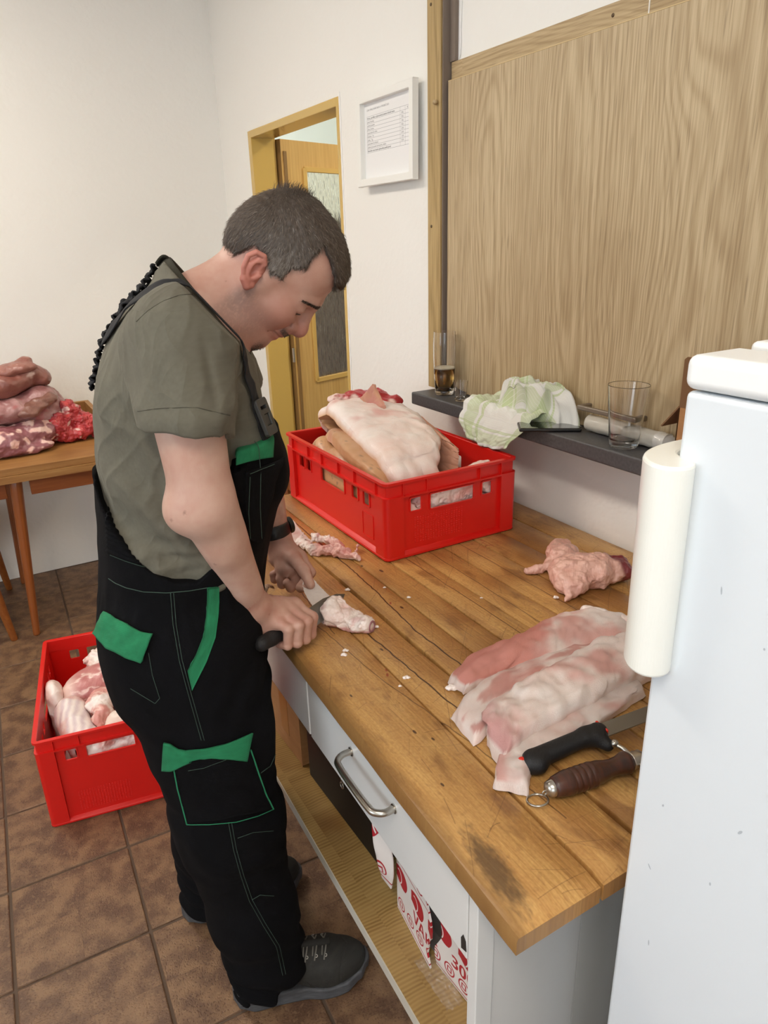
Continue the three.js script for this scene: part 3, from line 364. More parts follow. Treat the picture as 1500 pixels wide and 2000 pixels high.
// things kept on the lower shelf
{
  const card = tex(512, 512, (u, v) => { const s = fbm(u * 4, v * 60, 3, 3), a = fbm(u * 9, v * 9, 6, 4); return mix3([178, 130, 84], [148, 102, 62], clamp(0.5 + 0.5 * a + 0.35 * s)); }, 2, 2);
  M.card = mat({ map: card, roughness: 0.8 }); M.cardIn = mat({ color: '#7d5a3b', roughness: 0.9 });
  const b = thing('cardboard_box', 'brown taped cardboard box on the lower shelf behind the man\'s knee', 'box', [0.552, 0.3, -1.418], 0.02);
  mesh('carton', box(0, 0.34, 0.001, 0.298, -0.42, 0, 0.004), M.card, b);
  mesh('tape', box(-0.0006, 0.0, 0.05, 0.25, -0.125, -0.075, 0), mat({ color: '#a06d3c', roughness: 0.3 }), b);
  const tg = [box(-0.0006, 0, 0.001, 0.29, -0.006, 0, 0)]; mesh('edge_fold', tg, M.card, b);
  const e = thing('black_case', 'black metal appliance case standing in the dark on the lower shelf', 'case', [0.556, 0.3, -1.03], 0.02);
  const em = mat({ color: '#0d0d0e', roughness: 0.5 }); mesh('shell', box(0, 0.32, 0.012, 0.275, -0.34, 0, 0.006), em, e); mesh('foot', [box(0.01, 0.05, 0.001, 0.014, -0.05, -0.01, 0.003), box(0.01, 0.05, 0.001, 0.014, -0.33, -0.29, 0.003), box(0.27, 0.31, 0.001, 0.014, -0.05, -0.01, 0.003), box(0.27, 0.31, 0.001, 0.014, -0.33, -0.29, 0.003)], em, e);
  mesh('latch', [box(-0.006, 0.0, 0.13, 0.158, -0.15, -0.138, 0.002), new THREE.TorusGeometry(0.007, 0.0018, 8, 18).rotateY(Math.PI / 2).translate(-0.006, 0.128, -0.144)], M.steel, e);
  // printed packing: white carton with red signs, torn open along its front
  const print = canvasTex(1024, 400, (c, w, h) => {
    c.fillStyle = '#e3dcd6'; c.fillRect(0, 0, w, h); const red = '#b3202c'; c.fillStyle = red;
    for (let i = 0; i < 5; i++) { const x = 20 + i * 210; c.fillStyle = red; c.beginPath(); c.moveTo(x, 30); c.bezierCurveTo(x + 110, -30, x + 200, 60, x + 130, 150); c.bezierCurveTo(x + 70, 180, x + 40, 120, x, 110); c.closePath(); c.fill(); c.strokeStyle = '#e3dcd6'; c.lineWidth = 9; c.beginPath(); c.moveTo(x + 30, 50); c.bezierCurveTo(x + 70, 20, x + 100, 110, x + 60, 140); c.stroke(); }
    c.fillStyle = red; c.font = 'bold 118px sans-serif'; c.fillText('3000', 590, 252); c.fillText('VAK', 250, 252);
    c.strokeStyle = red; for (let i = 0; i < 8; i++) { const x = 90 + i * 122, y = 310; c.lineWidth = 9; c.beginPath(); c.arc(x, y, 40, 0, 7); c.stroke(); c.lineWidth = 8; c.strokeRect(x - 15, y - 17, 30, 34); }
    c.lineWidth = 6; c.beginPath(); c.moveTo(0, 378); c.lineTo(w, 378); c.stroke();
  });
  const pm = mat({ map: print, roughness: 0.55 });
  const p = thing('printed_carton', 'torn white carton with red print and number 3000 on the lower shelf', 'box', [0.553, 0.3, -0.6], 0.03);
  const side = (s0, s1, out, jag) => { // one flap of the front, s along the shelf away from the camera
    const r = rng(jag), pts = [[s0, 0.002]], y1 = 0.29; for (let i = 0; i <= 14; i++) pts.push([s1 + (r() - 0.5) * 0.008 + 0.012 * Math.sin(i), 0.002 + (y1 - 0.002) * i / 14]); pts.push([s0, y1]);
    const g = extrude(poly(pts), 0.004); const q = g.attributes.position, uv = g.attributes.uv; for (let i = 0; i < q.count; i++) { const s = q.getX(i), y = q.getY(i), z = q.getZ(i); uv.setXY(i, 1 - s / 0.34, y / 0.13); const k = Math.abs((s - s0) / (s1 - s0)); q.setXYZ(i, z - out * k * k, y, -s); } g.computeVertexNormals(); return g; };
  mesh('front_flap', side(0.0, 0.183, 0.006, 4), pm, p); mesh('front_flap', side(0.33, 0.187, 0.022, 9), pm, p);
  mesh('carton', [box(0.005, 0.3, 0.001, 0.004, -0.33, 0, 0), box(0.296, 0.3, 0.001, 0.29, -0.33, 0, 0), box(0.005, 0.3, 0.001, 0.29, -0.004, 0, 0), box(0.002, 0.3, 0.001, 0.29, -0.333, -0.329, 0), box(0.03, 0.29, 0.004, 0.28, -0.32, -0.01, 0)], mat({ color: '#8d8580', roughness: 0.8 }), p);
  const fl = sheet((u, v) => V(-0.012 - 0.02 * Math.sin(u * 3) * v, 0.06 + 0.2 * u + 0.004 * Math.sin(u * 20), -0.33 - 0.035 * v + 0.01 * Math.sin(u * 5)), 16, 6, (u, v) => [v * 0.1, u]); mesh('torn_flap', thicken(fl, 16, 6, 0.003), pm, p);
  // clear plastic scrap in front of it
  const film = thing('plastic_film', 'crumpled clear plastic film lying on the lower shelf before the printed carton', 'plastic film', [0.5, 0.3, -0.72]);
  const fg = sheet((u, v) => V(mix(0.006, 0.04, v), 0.004 + 0.012 * Math.abs(noise(u * 5, v * 4, 3)) + 0.012 * Math.sin(u * 3.1) * v, mix(0.02, -0.09, u) + 0.01 * noise(v * 5, u * 3, 2)), 40, 16); mesh('film', thicken(fg, 40, 16, 0.0008), mat({ color: '#ffffff', roughness: 0.08, transmission: 0.97, thickness: 0, ior: 1.3 }), film);
}
// ------------------------------------------------------------------ fridge on the right, standing with its door towards the room
{
  const f = thing('fridge', 'tall white fridge with a hooked edge handle in the right foreground', 'fridge', [0.53, 0, -0.394]);
  const wm = mat({ color: '#dfe5ea', roughness: 0.3, clearcoat: 0.25, clearcoatRoughness: 0.2, bump: [tex(256, 256, (u, v) => 0.5 + 0.5 * fbm(u * 30, v * 30, 3, 2), 3, 3, false), 0.0003] }), cap = mat({ color: '#f0f1f0', roughness: 0.35 });
  const W = 0.6, H = 1.488;
  mesh('body', box(0.082, 0.66, 0.06, H - 0.012, 0.006, W - 0.006, 0.01), wm, f);
  const lid = mesh('top_board', box(0.078, 0.668, H - 0.012, H + 0.004, 0.002, W - 0.002, 0.006), cap, f);
  const d = mesh('door', box(0, 0.062, 0.1, H - 0.031, 0.0, W, 0.006), wm, f);
  mesh('door_cap', box(-0.003, 0.066, H - 0.03, H, -0.002, W + 0.002, 0.009), cap, d);
  mesh('door_seal', box(0.062, 0.08, 0.11, H - 0.02, 0.008, W - 0.008, 0.004), mat({ color: '#b9bcbd', roughness: 0.7 }), f);
  mesh('plinth', box(0.07, 0.64, 0.0, 0.07, 0.03, W - 0.03, 0.004), mat({ color: '#9aa0a4', roughness: 0.6 }), f);
  // handle: a hooked profile drawn in plan, standing upright along the far door edge
  const s = new THREE.Shape(); s.moveTo(0.055, -0.002); s.lineTo(0.062, -0.036); s.bezierCurveTo(0.03, -0.042, -0.012, -0.036, -0.03, -0.014); s.bezierCurveTo(-0.045, 0.004, -0.043, 0.022, -0.026, 0.0265); s.bezierCurveTo(-0.01, 0.03, 0.0, 0.017, -0.0005, 0.006); s.bezierCurveTo(-0.001, -0.008, 0.012, -0.016, 0.028, -0.017); s.bezierCurveTo(0.036, -0.0165, 0.04, -0.008, 0.042, -0.002); s.closePath();
  const hg = extrude(s, 0.206, 0.003, 16); hg.translate(-0.055, 0, 0); hg.scale(0.9, 0.9, 1); hg.translate(0.055, -0.002, 0); hg.rotateX(Math.PI / 2); hg.translate(0, 1.394, 0); const p = hg.attributes.position; for (let i = 0; i < p.count; i++) { const y = p.getY(i); if (y < 1.234) { const k = (1.234 - y) / 0.05; p.setX(i, p.getX(i) + 0.004 * k * k * (p.getX(i) < 0.01 ? 1 : 0)); } } hg.computeVertexNormals();
  mesh('handle', hg, mat({ color: '#f4f4ec', roughness: 0.3, clearcoat: 0.3, clearcoatRoughness: 0.2 }), d);
  const sm = mat({ color: '#b4bac0', roughness: 0.9 }), r = rng(8); // scuffs
  for (let i = 0; i < 16; i++) { const y = 0.62 + r() * 0.8, z = 0.02 + r() * 0.22, q = new THREE.CircleGeometry(1, 8); q.scale(0.0006 + r() * 0.0008, 0.0012 + r() * 0.003, 1); q.rotateZ((r() - 0.5) * 1.2); q.rotateY(-Math.PI / 2); q.translate(-0.0004, y, z); mesh('scuff', q, sm, f); } 
}
// ------------------------------------------------------------------ dark window shelf and the things on it
const SX = 1.2, SY = 1.135;
{
  const s = thing('window_shelf', 'dark grey laminate shelf along the wall under the oak hatch', 'shelf', [0, 0, 0]);
  const grey = tex(256, 256, (u, v) => { const a = fbm(u * 50, v * 50, 2, 3); return mix3([88, 87, 88], [66, 65, 66], clamp(0.5 + a)); }, 3, 3);
  mesh('shelf_board', box(SX, 1.334, SY - 0.038, SY, -1.886, -0.3, 0.005), mat({ map: grey, roughness: 0.45 }), s);
  const gm = (c) => mat({ color: c ?? '#ffffff', roughness: 0.02, transmission: 1, thickness: 0.004, ior: 1.5 });
  // beer glass, a third full
  const bg = thing('beer_glass', 'tall beer glass a third full of amber beer at the shelf\'s left end', 'glass', [1.262, SY + 0.001, -1.792]);
  mesh('glass_wall', lathe([[0, 0], [0.026, 0], [0.0285, 0.004], [0.0315, 0.05], [0.034, 0.11], [0.0345, 0.15], [0.0325, 0.188], [0.0315, 0.188], [0.0332, 0.15], [0.0327, 0.11], [0.03, 0.05], [0.027, 0.012], [0, 0.011]], 48), gm(), bg);
  mesh('beer', lathe([[0, 0.0115], [0.0266, 0.0125], [0.0297, 0.05], [0.0316, 0.078], [0, 0.078]], 48), mat({ color: '#ffffff', roughness: 0.02, transmission: 1, thickness: 0.05, ior: 1.33, attenuationColor: new THREE.Color('#c9781a'), attenuationDistance: 0.16 }), bg);
  mesh('foam', lathe([[0, 0.0782], [0.0312, 0.0782], [0.0316, 0.082], [0.031, 0.0825], [0.0285, 0.08], [0, 0.0795]], 48), mat({ color: '#efe3c8', roughness: 0.9 }), bg);
  { const pr = canvasTex(512, 256, (c, w, h) => { c.clearRect(0, 0, w, h); c.strokeStyle = '#2e2a26'; c.fillStyle = '#2e2a26'; c.lineWidth = 5; c.beginPath(); c.ellipse(256, 200, 220, 110, 0, Math.PI * 1.08, Math.PI * 1.92); c.stroke(); c.font = 'italic 74px serif'; c.fillText('pivo', 190, 190); c.font = '40px serif'; c.fillText('0,5 l', 215, 236); });
    const cg = new THREE.CylinderGeometry(0.0346, 0.0343, 0.034, 24, 1, true, 1.15 - 1.0 + 3.1, 0.95); cg.translate(0, 0.135, 0); mesh('print', cg, mat({ map: pr, alphaMap: null, transparent: true, alphaTest: 0.4, roughness: 0.6, side: THREE.DoubleSide }), bg); }
  const sg = thing('shot_glass', 'small clear shot glass beside the beer glass', 'glass', [1.243, SY + 0.001, -1.683]);
  mesh('glass_wall', lathe([[0, 0], [0.0155, 0], [0.0165, 0.003], [0.0215, 0.058], [0.0205, 0.058], [0.0155, 0.012], [0.012, 0.009], [0, 0.009]], 40), gm(), sg);
  const pg = thing('pint_glass', 'empty straight-sided pint glass on the shelf near the fridge', 'glass', [1.2455, SY + 0.001, -1.068]);
  mesh('glass_wall', lathe([[0, 0], [0.029, 0], [0.0315, 0.003], [0.033, 0.018], [0.045, 0.138], [0.0445, 0.1395], [0.0435, 0.138], [0.0315, 0.022], [0.028, 0.0165], [0, 0.016]], 56), gm(), pg);
  // telephone
  const ph = thing('mobile_phone', 'black mobile phone lying flat on the shelf by the tea towel', 'phone', [1.222, SY + 0.001, -1.285], -0.63);
  mesh('body', new RoundedBoxGeometry(0.15, 0.008, 0.072, 4, 0.0035).translate(0, 0.004, 0), mat({ color: '#121316', roughness: 0.35 }), ph);
  mesh('screen', new RoundedBoxGeometry(0.142, 0.0012, 0.065, 2, 0.0005).translate(0, 0.0083, 0), mat({ color: '#050506', roughness: 0.04, clearcoat: 1, clearcoatRoughness: 0.02 }), ph);
  // roll of bags in clear wrap
  const rl = thing('bag_roll', 'roll of bags in clear wrapping lying behind the pint glass', 'roll', [1.284, SY + 0.0225, -1.09], 0);
  { const g = sheet((u, v) => { const a = v * 6.283, e = Math.abs(u - 0.5) * 2, rr = 0.0195 * (1 + 0.09 * noise(u * 9, Math.cos(a) * 2, Math.sin(a) * 2)); return V(Math.cos(a) * rr * (1 - 0.02 * e), Math.sin(a) * rr - 0.0005, mix(-0.12, 0.11, u)); }, 40, 28); mesh('roll_body', [g, new THREE.CircleGeometry(0.02, 24).translate(0, 0, 0.11), new THREE.CircleGeometry(0.02, 24).rotateY(Math.PI).translate(0, 0, -0.12)], mat({ color: '#c2bcb0', roughness: 0.5, clearcoat: 0.6, clearcoatRoughness: 0.15 }), rl);
    const w = sheet((u, v) => { const a = v * 6.283, rr = 0.0215 * (1 - 0.55 * u * u) * (1 + 0.32 * u * Math.abs(noise(u * 4, a * 3, 1))); return V(Math.cos(a) * rr, Math.sin(a) * rr - 0.008 * u, 0.085 + 0.06 * u); }, 16, 48); mesh('wrapping', w, mat({ color: '#ffffff', roughness: 0.08, transmission: 0.8, thickness: 0, ior: 1.45, side: THREE.DoubleSide }), rl); }
  // open carton behind the fridge
  const ob = thing('open_carton', 'open brown cardboard carton on the shelf behind the fridge', 'box', [1.205, SY + 0.001, -0.905]);
  mesh('carton', [box(0, 0.004, 0, 0.125, 0, 0.24, 0.001), box(0.094, 0.098, 0, 0.125, 0, 0.24, 0.001), box(0, 0.098, 0, 0.125, 0, 0.004, 0.001), box(0, 0.098, 0, 0.125, 0.236, 0.24, 0.001), box(0, 0.098, 0, 0.004, 0, 0.24, 0)], M.card, ob);
  { const fl = poly([[0, 0], [0.022, 0.105], [0.028, 0.11], [0.2, 0.108], [0.235, 0]]); const g = extrude(fl, 0.003); g.rotateY(-Math.PI / 2); g.rotateZ(0.3); g.translate(0.003, 0.124, 0.001); mesh('flap', g, M.cardIn, ob); const h = box(0, 0.096, 0, 0.003, -0.06, 0, 0); h.rotateX(-0.9); h.translate(0.001, 0.124, 0.001); mesh('flap', h, M.cardIn, ob); }
}
// ------------------------------------------------------------------ table by the far wall, with pastry board, and chair
{
  const wd = tex(512, 512, (u, v) => { const a = fbm(u * 2.5, v * 40, 3, 4), b = fbm(u * 9, v * 130, 5, 3), c = fbm(u * 4, v * 5, 8, 3); return mix3(mix3([196, 158, 104], [160, 116, 66], clamp(0.5 + a + 0.4 * b)), [150, 108, 66], sstep(0.05, 0.4, c) * 0.5); }, 1.4, 1.4);
  const wood = mat({ map: wd, color: '#e2d2bc', roughness: 0.5 }), legw = mat({ map: tex(256, 256, (u, v) => mix3([166, 96, 46], [132, 70, 30], clamp(0.5 + fbm(u * 30, v * 3, 2, 4))), 1, 1), roughness: 0.35, clearcoat: 0.3, clearcoatRoughness: 0.25 });
  const leg = (x, z, dx, dz, top) => { const g = lathe([[0, 0], [0.0125, 0], [0.0145, 0.006], [0.0245, top * 0.92], [0.0245, top], [0, top]], 24); const p = g.attributes.position; for (let i = 0; i < p.count; i++) { const k = p.getY(i) / top; p.setX(i, p.getX(i) + x + dx * k); p.setZ(i, p.getZ(i) + z + dz * k); } g.computeVertexNormals(); return g; };
  const t = thing('kitchen_table', 'old wooden table with round tapered legs against the white wall', 'table', [0, 0, 0]);
  const zt = -3.105, zb = -3.8, x0 = -0.62, x1 = 0.6, y = 0.742;
  mesh('tabletop', box(x0, x1, y - 0.018, y, zb, zt, 0.002), mat({ color: '#c9aa6e', roughness: 0.6 }), t);
  mesh('apron', [box(0.135, x1 - 0.07, y - 0.108, y - 0.018, zt - 0.075, zt - 0.055, 0.002), box(x0 + 0.1, 0.045, y - 0.108, y - 0.018, zt - 0.075, zt - 0.055, 0.002), box(x1 - 0.09, x1 - 0.07, y - 0.108, y - 0.018, zb + 0.06, zt - 0.075, 0.002), box(x0 + 0.06, x1 - 0.06, y - 0.108, y - 0.018, zb + 0.03, zb + 0.05, 0.002)], mat({ map: wd, color: '#d69a6e', roughness: 0.5 }), t);
  mesh('leg', leg(0.037, -3.158, 0.05, -0.005, y - 0.018), legw, t); mesh('leg', leg(0.04, -3.76, 0.04, 0.0, y - 0.018), legw, t); mesh('leg', leg(0.56, -3.16, -0.02, 0, y - 0.018), legw, t); mesh('leg', leg(0.56, -3.75, -0.02, 0, y - 0.018), legw, t);
  const b = thing('pastry_board', 'wooden pastry board with raised rims lying on the kitchen table', 'board', [0, y + 0.001, 0]);
  mesh('board', box(x0, 0.5, 0, 0.03, zb + 0.005, zt + 0.004, 0.002), wood, b); mesh('front_lip', box(x0, 0.5, -0.03, 0.0, zt + 0.0045, zt + 0.0125, 0.001), wood, b);
  mesh('side_rim', box(0.478, 0.5, 0.03, 0.135, zb + 0.03, zt - 0.25, 0.002), wood, b); mesh('back_rim', box(x0, 0.5, 0.03, 0.135, zb + 0.005, zb + 0.03, 0.002), wood, b);
  const c = thing('chair', 'wooden chair with pale worn legs pushed under the table', 'chair', [0, 0, 0]);
  const paleleg = mat({ map: wd, color: '#cf9c6a', roughness: 0.5 });
  mesh('leg', leg(-0.052, -3.16, -0.05, -0.02, 0.43), paleleg, c); mesh('leg', leg(-0.03, -3.72, -0.04, 0.05, 0.43), paleleg, c); mesh('leg', leg(-0.42, -3.16, 0.03, -0.02, 0.43), paleleg, c); mesh('leg', leg(-0.42, -3.72, 0.03, 0.05, 0.43), paleleg, c);
  mesh('seat', box(-0.46, -0.08, 0.43, 0.46, -3.72, -3.14, 0.012), paleleg, c);
  // little side table behind the bench
  const s = thing('side_table', 'small brown wooden side table half hidden behind the red crate', 'table', [0, 0, 0]);
  const sw = mat({ map: wd, color: '#c08d4e', roughness: 0.5 });
  mesh('tabletop', box(0.965, 1.3, 0.755, 0.78, -2.5, -2.1, 0.003), sw, s); mesh('apron', box(0.985, 1.28, 0.69, 0.755, -2.47, -2.13, 0.002), sw, s);
  for (const [x, z] of [[1.0, -2.14], [1.0, -2.46], [1.27, -2.14], [1.27, -2.46]]) mesh('leg', box(x - 0.018, x + 0.018, 0, 0.755, z - 0.018, z + 0.018, 0.002), sw, s);
}
// ------------------------------------------------------------------ red meat crates
M.red = mat({ color: '#dc1810', roughness: 0.36, clearcoat: 0.15, clearcoatRoughness: 0.3 });
function ringSweep(prof, hw, hl, r, n = 6) { // closed profile [(out, y)] swept round a rounded rectangle
  const path = []; for (const [cx, cz, a0] of [[hw - r, hl - r, 0], [-hw + r, hl - r, 1], [-hw + r, -hl + r, 2], [hw - r, -hl + r, 3]]) for (let i = 0; i <= n; i++) { const a = (a0 + i / n) * Math.PI / 2; path.push([cx + Math.cos(a) * r, cz + Math.sin(a) * r, Math.cos(a), Math.sin(a)]); }
  const pos = [], idx = [], P = path.length, K = prof.length; for (const [x, z, nx, nz] of path) for (const [o, y] of prof) pos.push(x + nx * o, y, z + nz * o);
  for (let i = 0; i < P; i++) for (let j = 0; j < K; j++) { const a = i * K + j, b = i * K + (j + 1) % K, c = ((i + 1) % P) * K + j, d = ((i + 1) % P) * K + (j + 1) % K; idx.push(a, b, c, b, d, c); }
  const g = new THREE.BufferGeometry(); g.setAttribute('position', new THREE.Float32BufferAttribute(pos, 3)); g.setIndex(idx); const o = toCreasedNormals(g, 0.6); return boxUV(o);
}
const dotsG = (() => { const l = [], s = new THREE.SphereGeometry(0.0017, 6, 3, 0, 6.2832, 0, 1.57); s.rotateX(Math.PI / 2); for (let i = 0; i < 19; i++) for (let j = 0; j < 12; j++) { const q = s.clone(); q.translate(-0.11 + i * 0.0078, 0.032 + j * 0.0058, 0); l.push(q); } return merge(l); })();
function crate(H, label, pos, turn) {
  const c = thing('meat_crate', label, 'crate', pos, turn, undefined), hw = 0.2, hl = 0.3, r = 0.016, B = H - 0.042;
  mesh('rim', ringSweep([[0.0, H], [0.0, H - 0.0065], [-0.0065, H - 0.0075], [-0.0065, B + 0.0055], [0.0, B + 0.0045], [0, B], [-0.0105, B - 0.002], [-0.0135, B - 0.002], [-0.0135, H - 0.002], [-0.012, H]], hw, hl, r), M.red, c);
  mesh('bottom_edge', ringSweep([[0, 0.003], [0, 0.008], [-0.0105, 0.016], [-0.0135, 0.016], [-0.0135, 0.0], [-0.003, 0.0]], hw, hl, r), M.red, c);
  mesh('bottom', box(-hw + 0.012, hw - 0.012, 0.001, 0.005, -hl + 0.012, hl - 0.012, 0), M.red, c);
  const hy0 = B - 0.043, hy1 = B - 0.009;
  const wall = (half, holes, name) => { const s = poly([[-half, 0.015], [half, 0.015], [half, B], [-half, B]]); const frames = [];
    for (const [a, b, y0, y1, open] of holes) { if (open) s.holes.push(rrect(a, y0, b, y1, 0.004, THREE.Path)); const o = rrect(a - 0.0035, y0 - 0.0035, b + 0.0035, y1 + 0.0035, 0.006); o.holes.push(rrect(a, y0, b, y1, 0.004, THREE.Path)); const f = extrude(o, 0.0025, 0); f.translate(0, 0, 0.0); frames.push(f); }
    const g = extrude(s, 0.0028); g.translate(0, 0, -0.0028); return [name, g, frames]; };
  const sq = (x) => [x - 0.0155, x + 0.0155, hy0, hy1, true];
  for (const sgn of [1, -1]) {
    const a = sgn > 0 ? 0 : Math.PI;
    { const [n, g, fr] = wall(hw - 0.012, [sq(-0.108), [-0.066, 0.066, hy0 - 0.004, hy1, true], sq(0.108)], 'short_wall'); for (const q of [g, ...fr]) { q.translate(0, 0, hl - 0.0105); q.rotateY(a); } const w = mesh(n, boxUV(g), M.red, c); mesh('hole_frame', fr, M.red, w);
      const d = dotsG.clone(); d.translate(0, 0, hl - 0.0107); d.rotateY(a); const m = mesh('grip_dots', d, M.red, w); m.userData.kind = 'stuff'; }
    { const [n, g, fr] = wall(hl - 0.012, [sq(-0.2), sq(-0.155), [-0.07, 0.07, hy0 - 0.004, hy1, true], sq(0.13), sq(0.19)], 'long_wall'); fr.push((() => { const o = rrect(0.165, 0.03, 0.222, hy0 - 0.02, 0.003); o.holes.push(rrect(0.1675, 0.0325, 0.2195, hy0 - 0.0225, 0.002, THREE.Path)); return extrude(o, 0.0016); })()); for (const q of [g, ...fr]) { q.translate(0, 0, hw - 0.0105); q.rotateY(a + Math.PI / 2); } const w = mesh(n, boxUV(g), M.red, c); mesh('hole_frame', fr, M.red, w); }
  }
  for (const [x, z] of [[1, 1], [-1, 1], [-1, -1], [1, -1]]) { // corner posts flush with the rim
    const s = new THREE.Shape(); const px = hw - 0.0005, pz = hl - 0.0005, rr = 0.016; s.moveTo(px - 0.052, pz - 0.013); s.lineTo(px - 0.052, pz); s.lineTo(px - rr, pz); s.absarc(px - rr, pz - rr, rr, Math.PI / 2, 0, true); s.lineTo(px, pz - 0.052); s.lineTo(px - 0.013, pz - 0.052); s.lineTo(px - 0.013, pz - 0.013); s.closePath();
    const g = extrude(s, B - 0.008, 0, 6); g.rotateX(Math.PI / 2); g.scale(x, 1, -z); g.translate(0, B, 0); if (x * z > 0) { const i = g.attributes.position; for (let k = 0; k < i.count; k += 3) for (const q of ['position', 'normal', 'uv']) { const t = g.attributes[q], n = t.itemSize; for (let m = 0; m < n; m++) { const v = t.array[(k + 1) * n + m]; t.array[(k + 1) * n + m] = t.array[(k + 2) * n + m]; t.array[(k + 2) * n + m] = v; } } } g.computeVertexNormals(); mesh('corner_post', boxUV(g), M.red, c); }
  const rib = (w, l) => { const g = box(-0.0012, 0.0012, B + 0.004, H - 0.006, -0.0035, 0.0035, 0); g.translate(0, 0, 0); return g; };
  for (const sgn of [1, -1]) { for (const x of [-0.148, -0.08, 0.08, 0.148]) { const g = rib(); g.translate(x, 0, sgn * (hl - 0.0042)); mesh('rib', g, M.red, c); } for (const z of [-0.25, -0.14, -0.05, 0.05, 0.14, 0.25]) { const g = rib(); g.rotateY(Math.PI / 2); g.translate(sgn * (hw - 0.0042), 0, z); mesh('rib', g, M.red, c); } }
  return c;
}
crate(0.2, 'red plastic crate full of pork skins on the plank work bench', [0.987, BY + 0.0015, -1.652], -0.008);
crate(0.3, 'deeper red plastic crate of raw meat standing on the tiled floor', [0.192, 0.001, -2.167], -0.163);

// ------------------------------------------------------------------ meat
const meatBump = tex(512, 512, (u, v) => 0.5 + 0.7 * fbm(u * 26, v * 26, 4, 4), 8, 8, false);
M.meat = mat({ vertexColors: true, color: '#ffffff', roughness: 0.42, clearcoat: 0.3, clearcoatRoughness: 0.3, bump: [meatBump, 0.0008] });
const C = { fat: lin('#f8ebe3'), fat2: lin('#f0d2c6'), pink: lin('#dd9f94'), rose: lin('#cf7f76'), lean: lin('#a54b4c'), dark: lin('#7c2a2c'), blood: lin('#b0222b'), liver: lin('#8a4a40'), tan: lin('#d7a577'), tan2: lin('#c48d60'), silver: lin('#d9c4c6'), gut: lin('#b98868') };
// fat over skin: white with pink flushes
const fatCol = (s, amt = 0.5) => (x, y, z) => { const a = fbm(x * 14 + s, y * 14, z * 14, 4), b = fbm(x * 60, y * 60 + s, z * 60, 3), c = fbm(x * 8, y * 8, z * 8 + s, 3); let q = mix3(C.fat, C.fat2, clamp(0.35 + 1.1 * a + 0.5 * b)); q = mix3(q, C.pink, sstep(0.35 - amt * 0.4, 0.62 - amt * 0.4, c + 0.45 * a + 0.15) * 0.8); return q; };
const skinCol = (s) => (x, y, z) => { const a = fbm(x * 10 + s, y * 10, z * 10, 4), b = fbm(x * 70, y * 70, z * 70 + s, 3); let q = mix3(C.tan, C.tan2, clamp(0.4 + a + 0.4 * b)); q = mix3(q, C.pink, sstep(0.05, 0.4, fbm(x * 7, y * 7 + s, z * 7, 3)) * 0.5); return mix3(q, [0.12, 0.08, 0.05], sstep(0.5, 0.6, noise(x * 90 + s, y * 90, z * 90)) * 0.6); };
// lean with fat seams: w shifts the share of fat
const leanCol = (s, w = 0, A = C.lean, B = C.rose) => (x, y, z) => { const a = fbm(x * 9 + s, y * 9, z * 9, 4), st = Math.abs(fbm(x * 16 + s * 2, y * 22, z * 16, 3)), b = fbm(x * 55, y * 55 + s, z * 55, 3); let q = mix3(A, B, clamp(0.5 + 1.2 * a + 0.4 * b)); q = mix3(q, C.fat2, sstep(0.07, 0.02, st) * 0.75); q = mix3(q, C.fat, sstep(0.16 - w, 0.3 - w, fbm(x * 7, y * 7, z * 7 + s, 4) + 0.12 * b)); return q; };
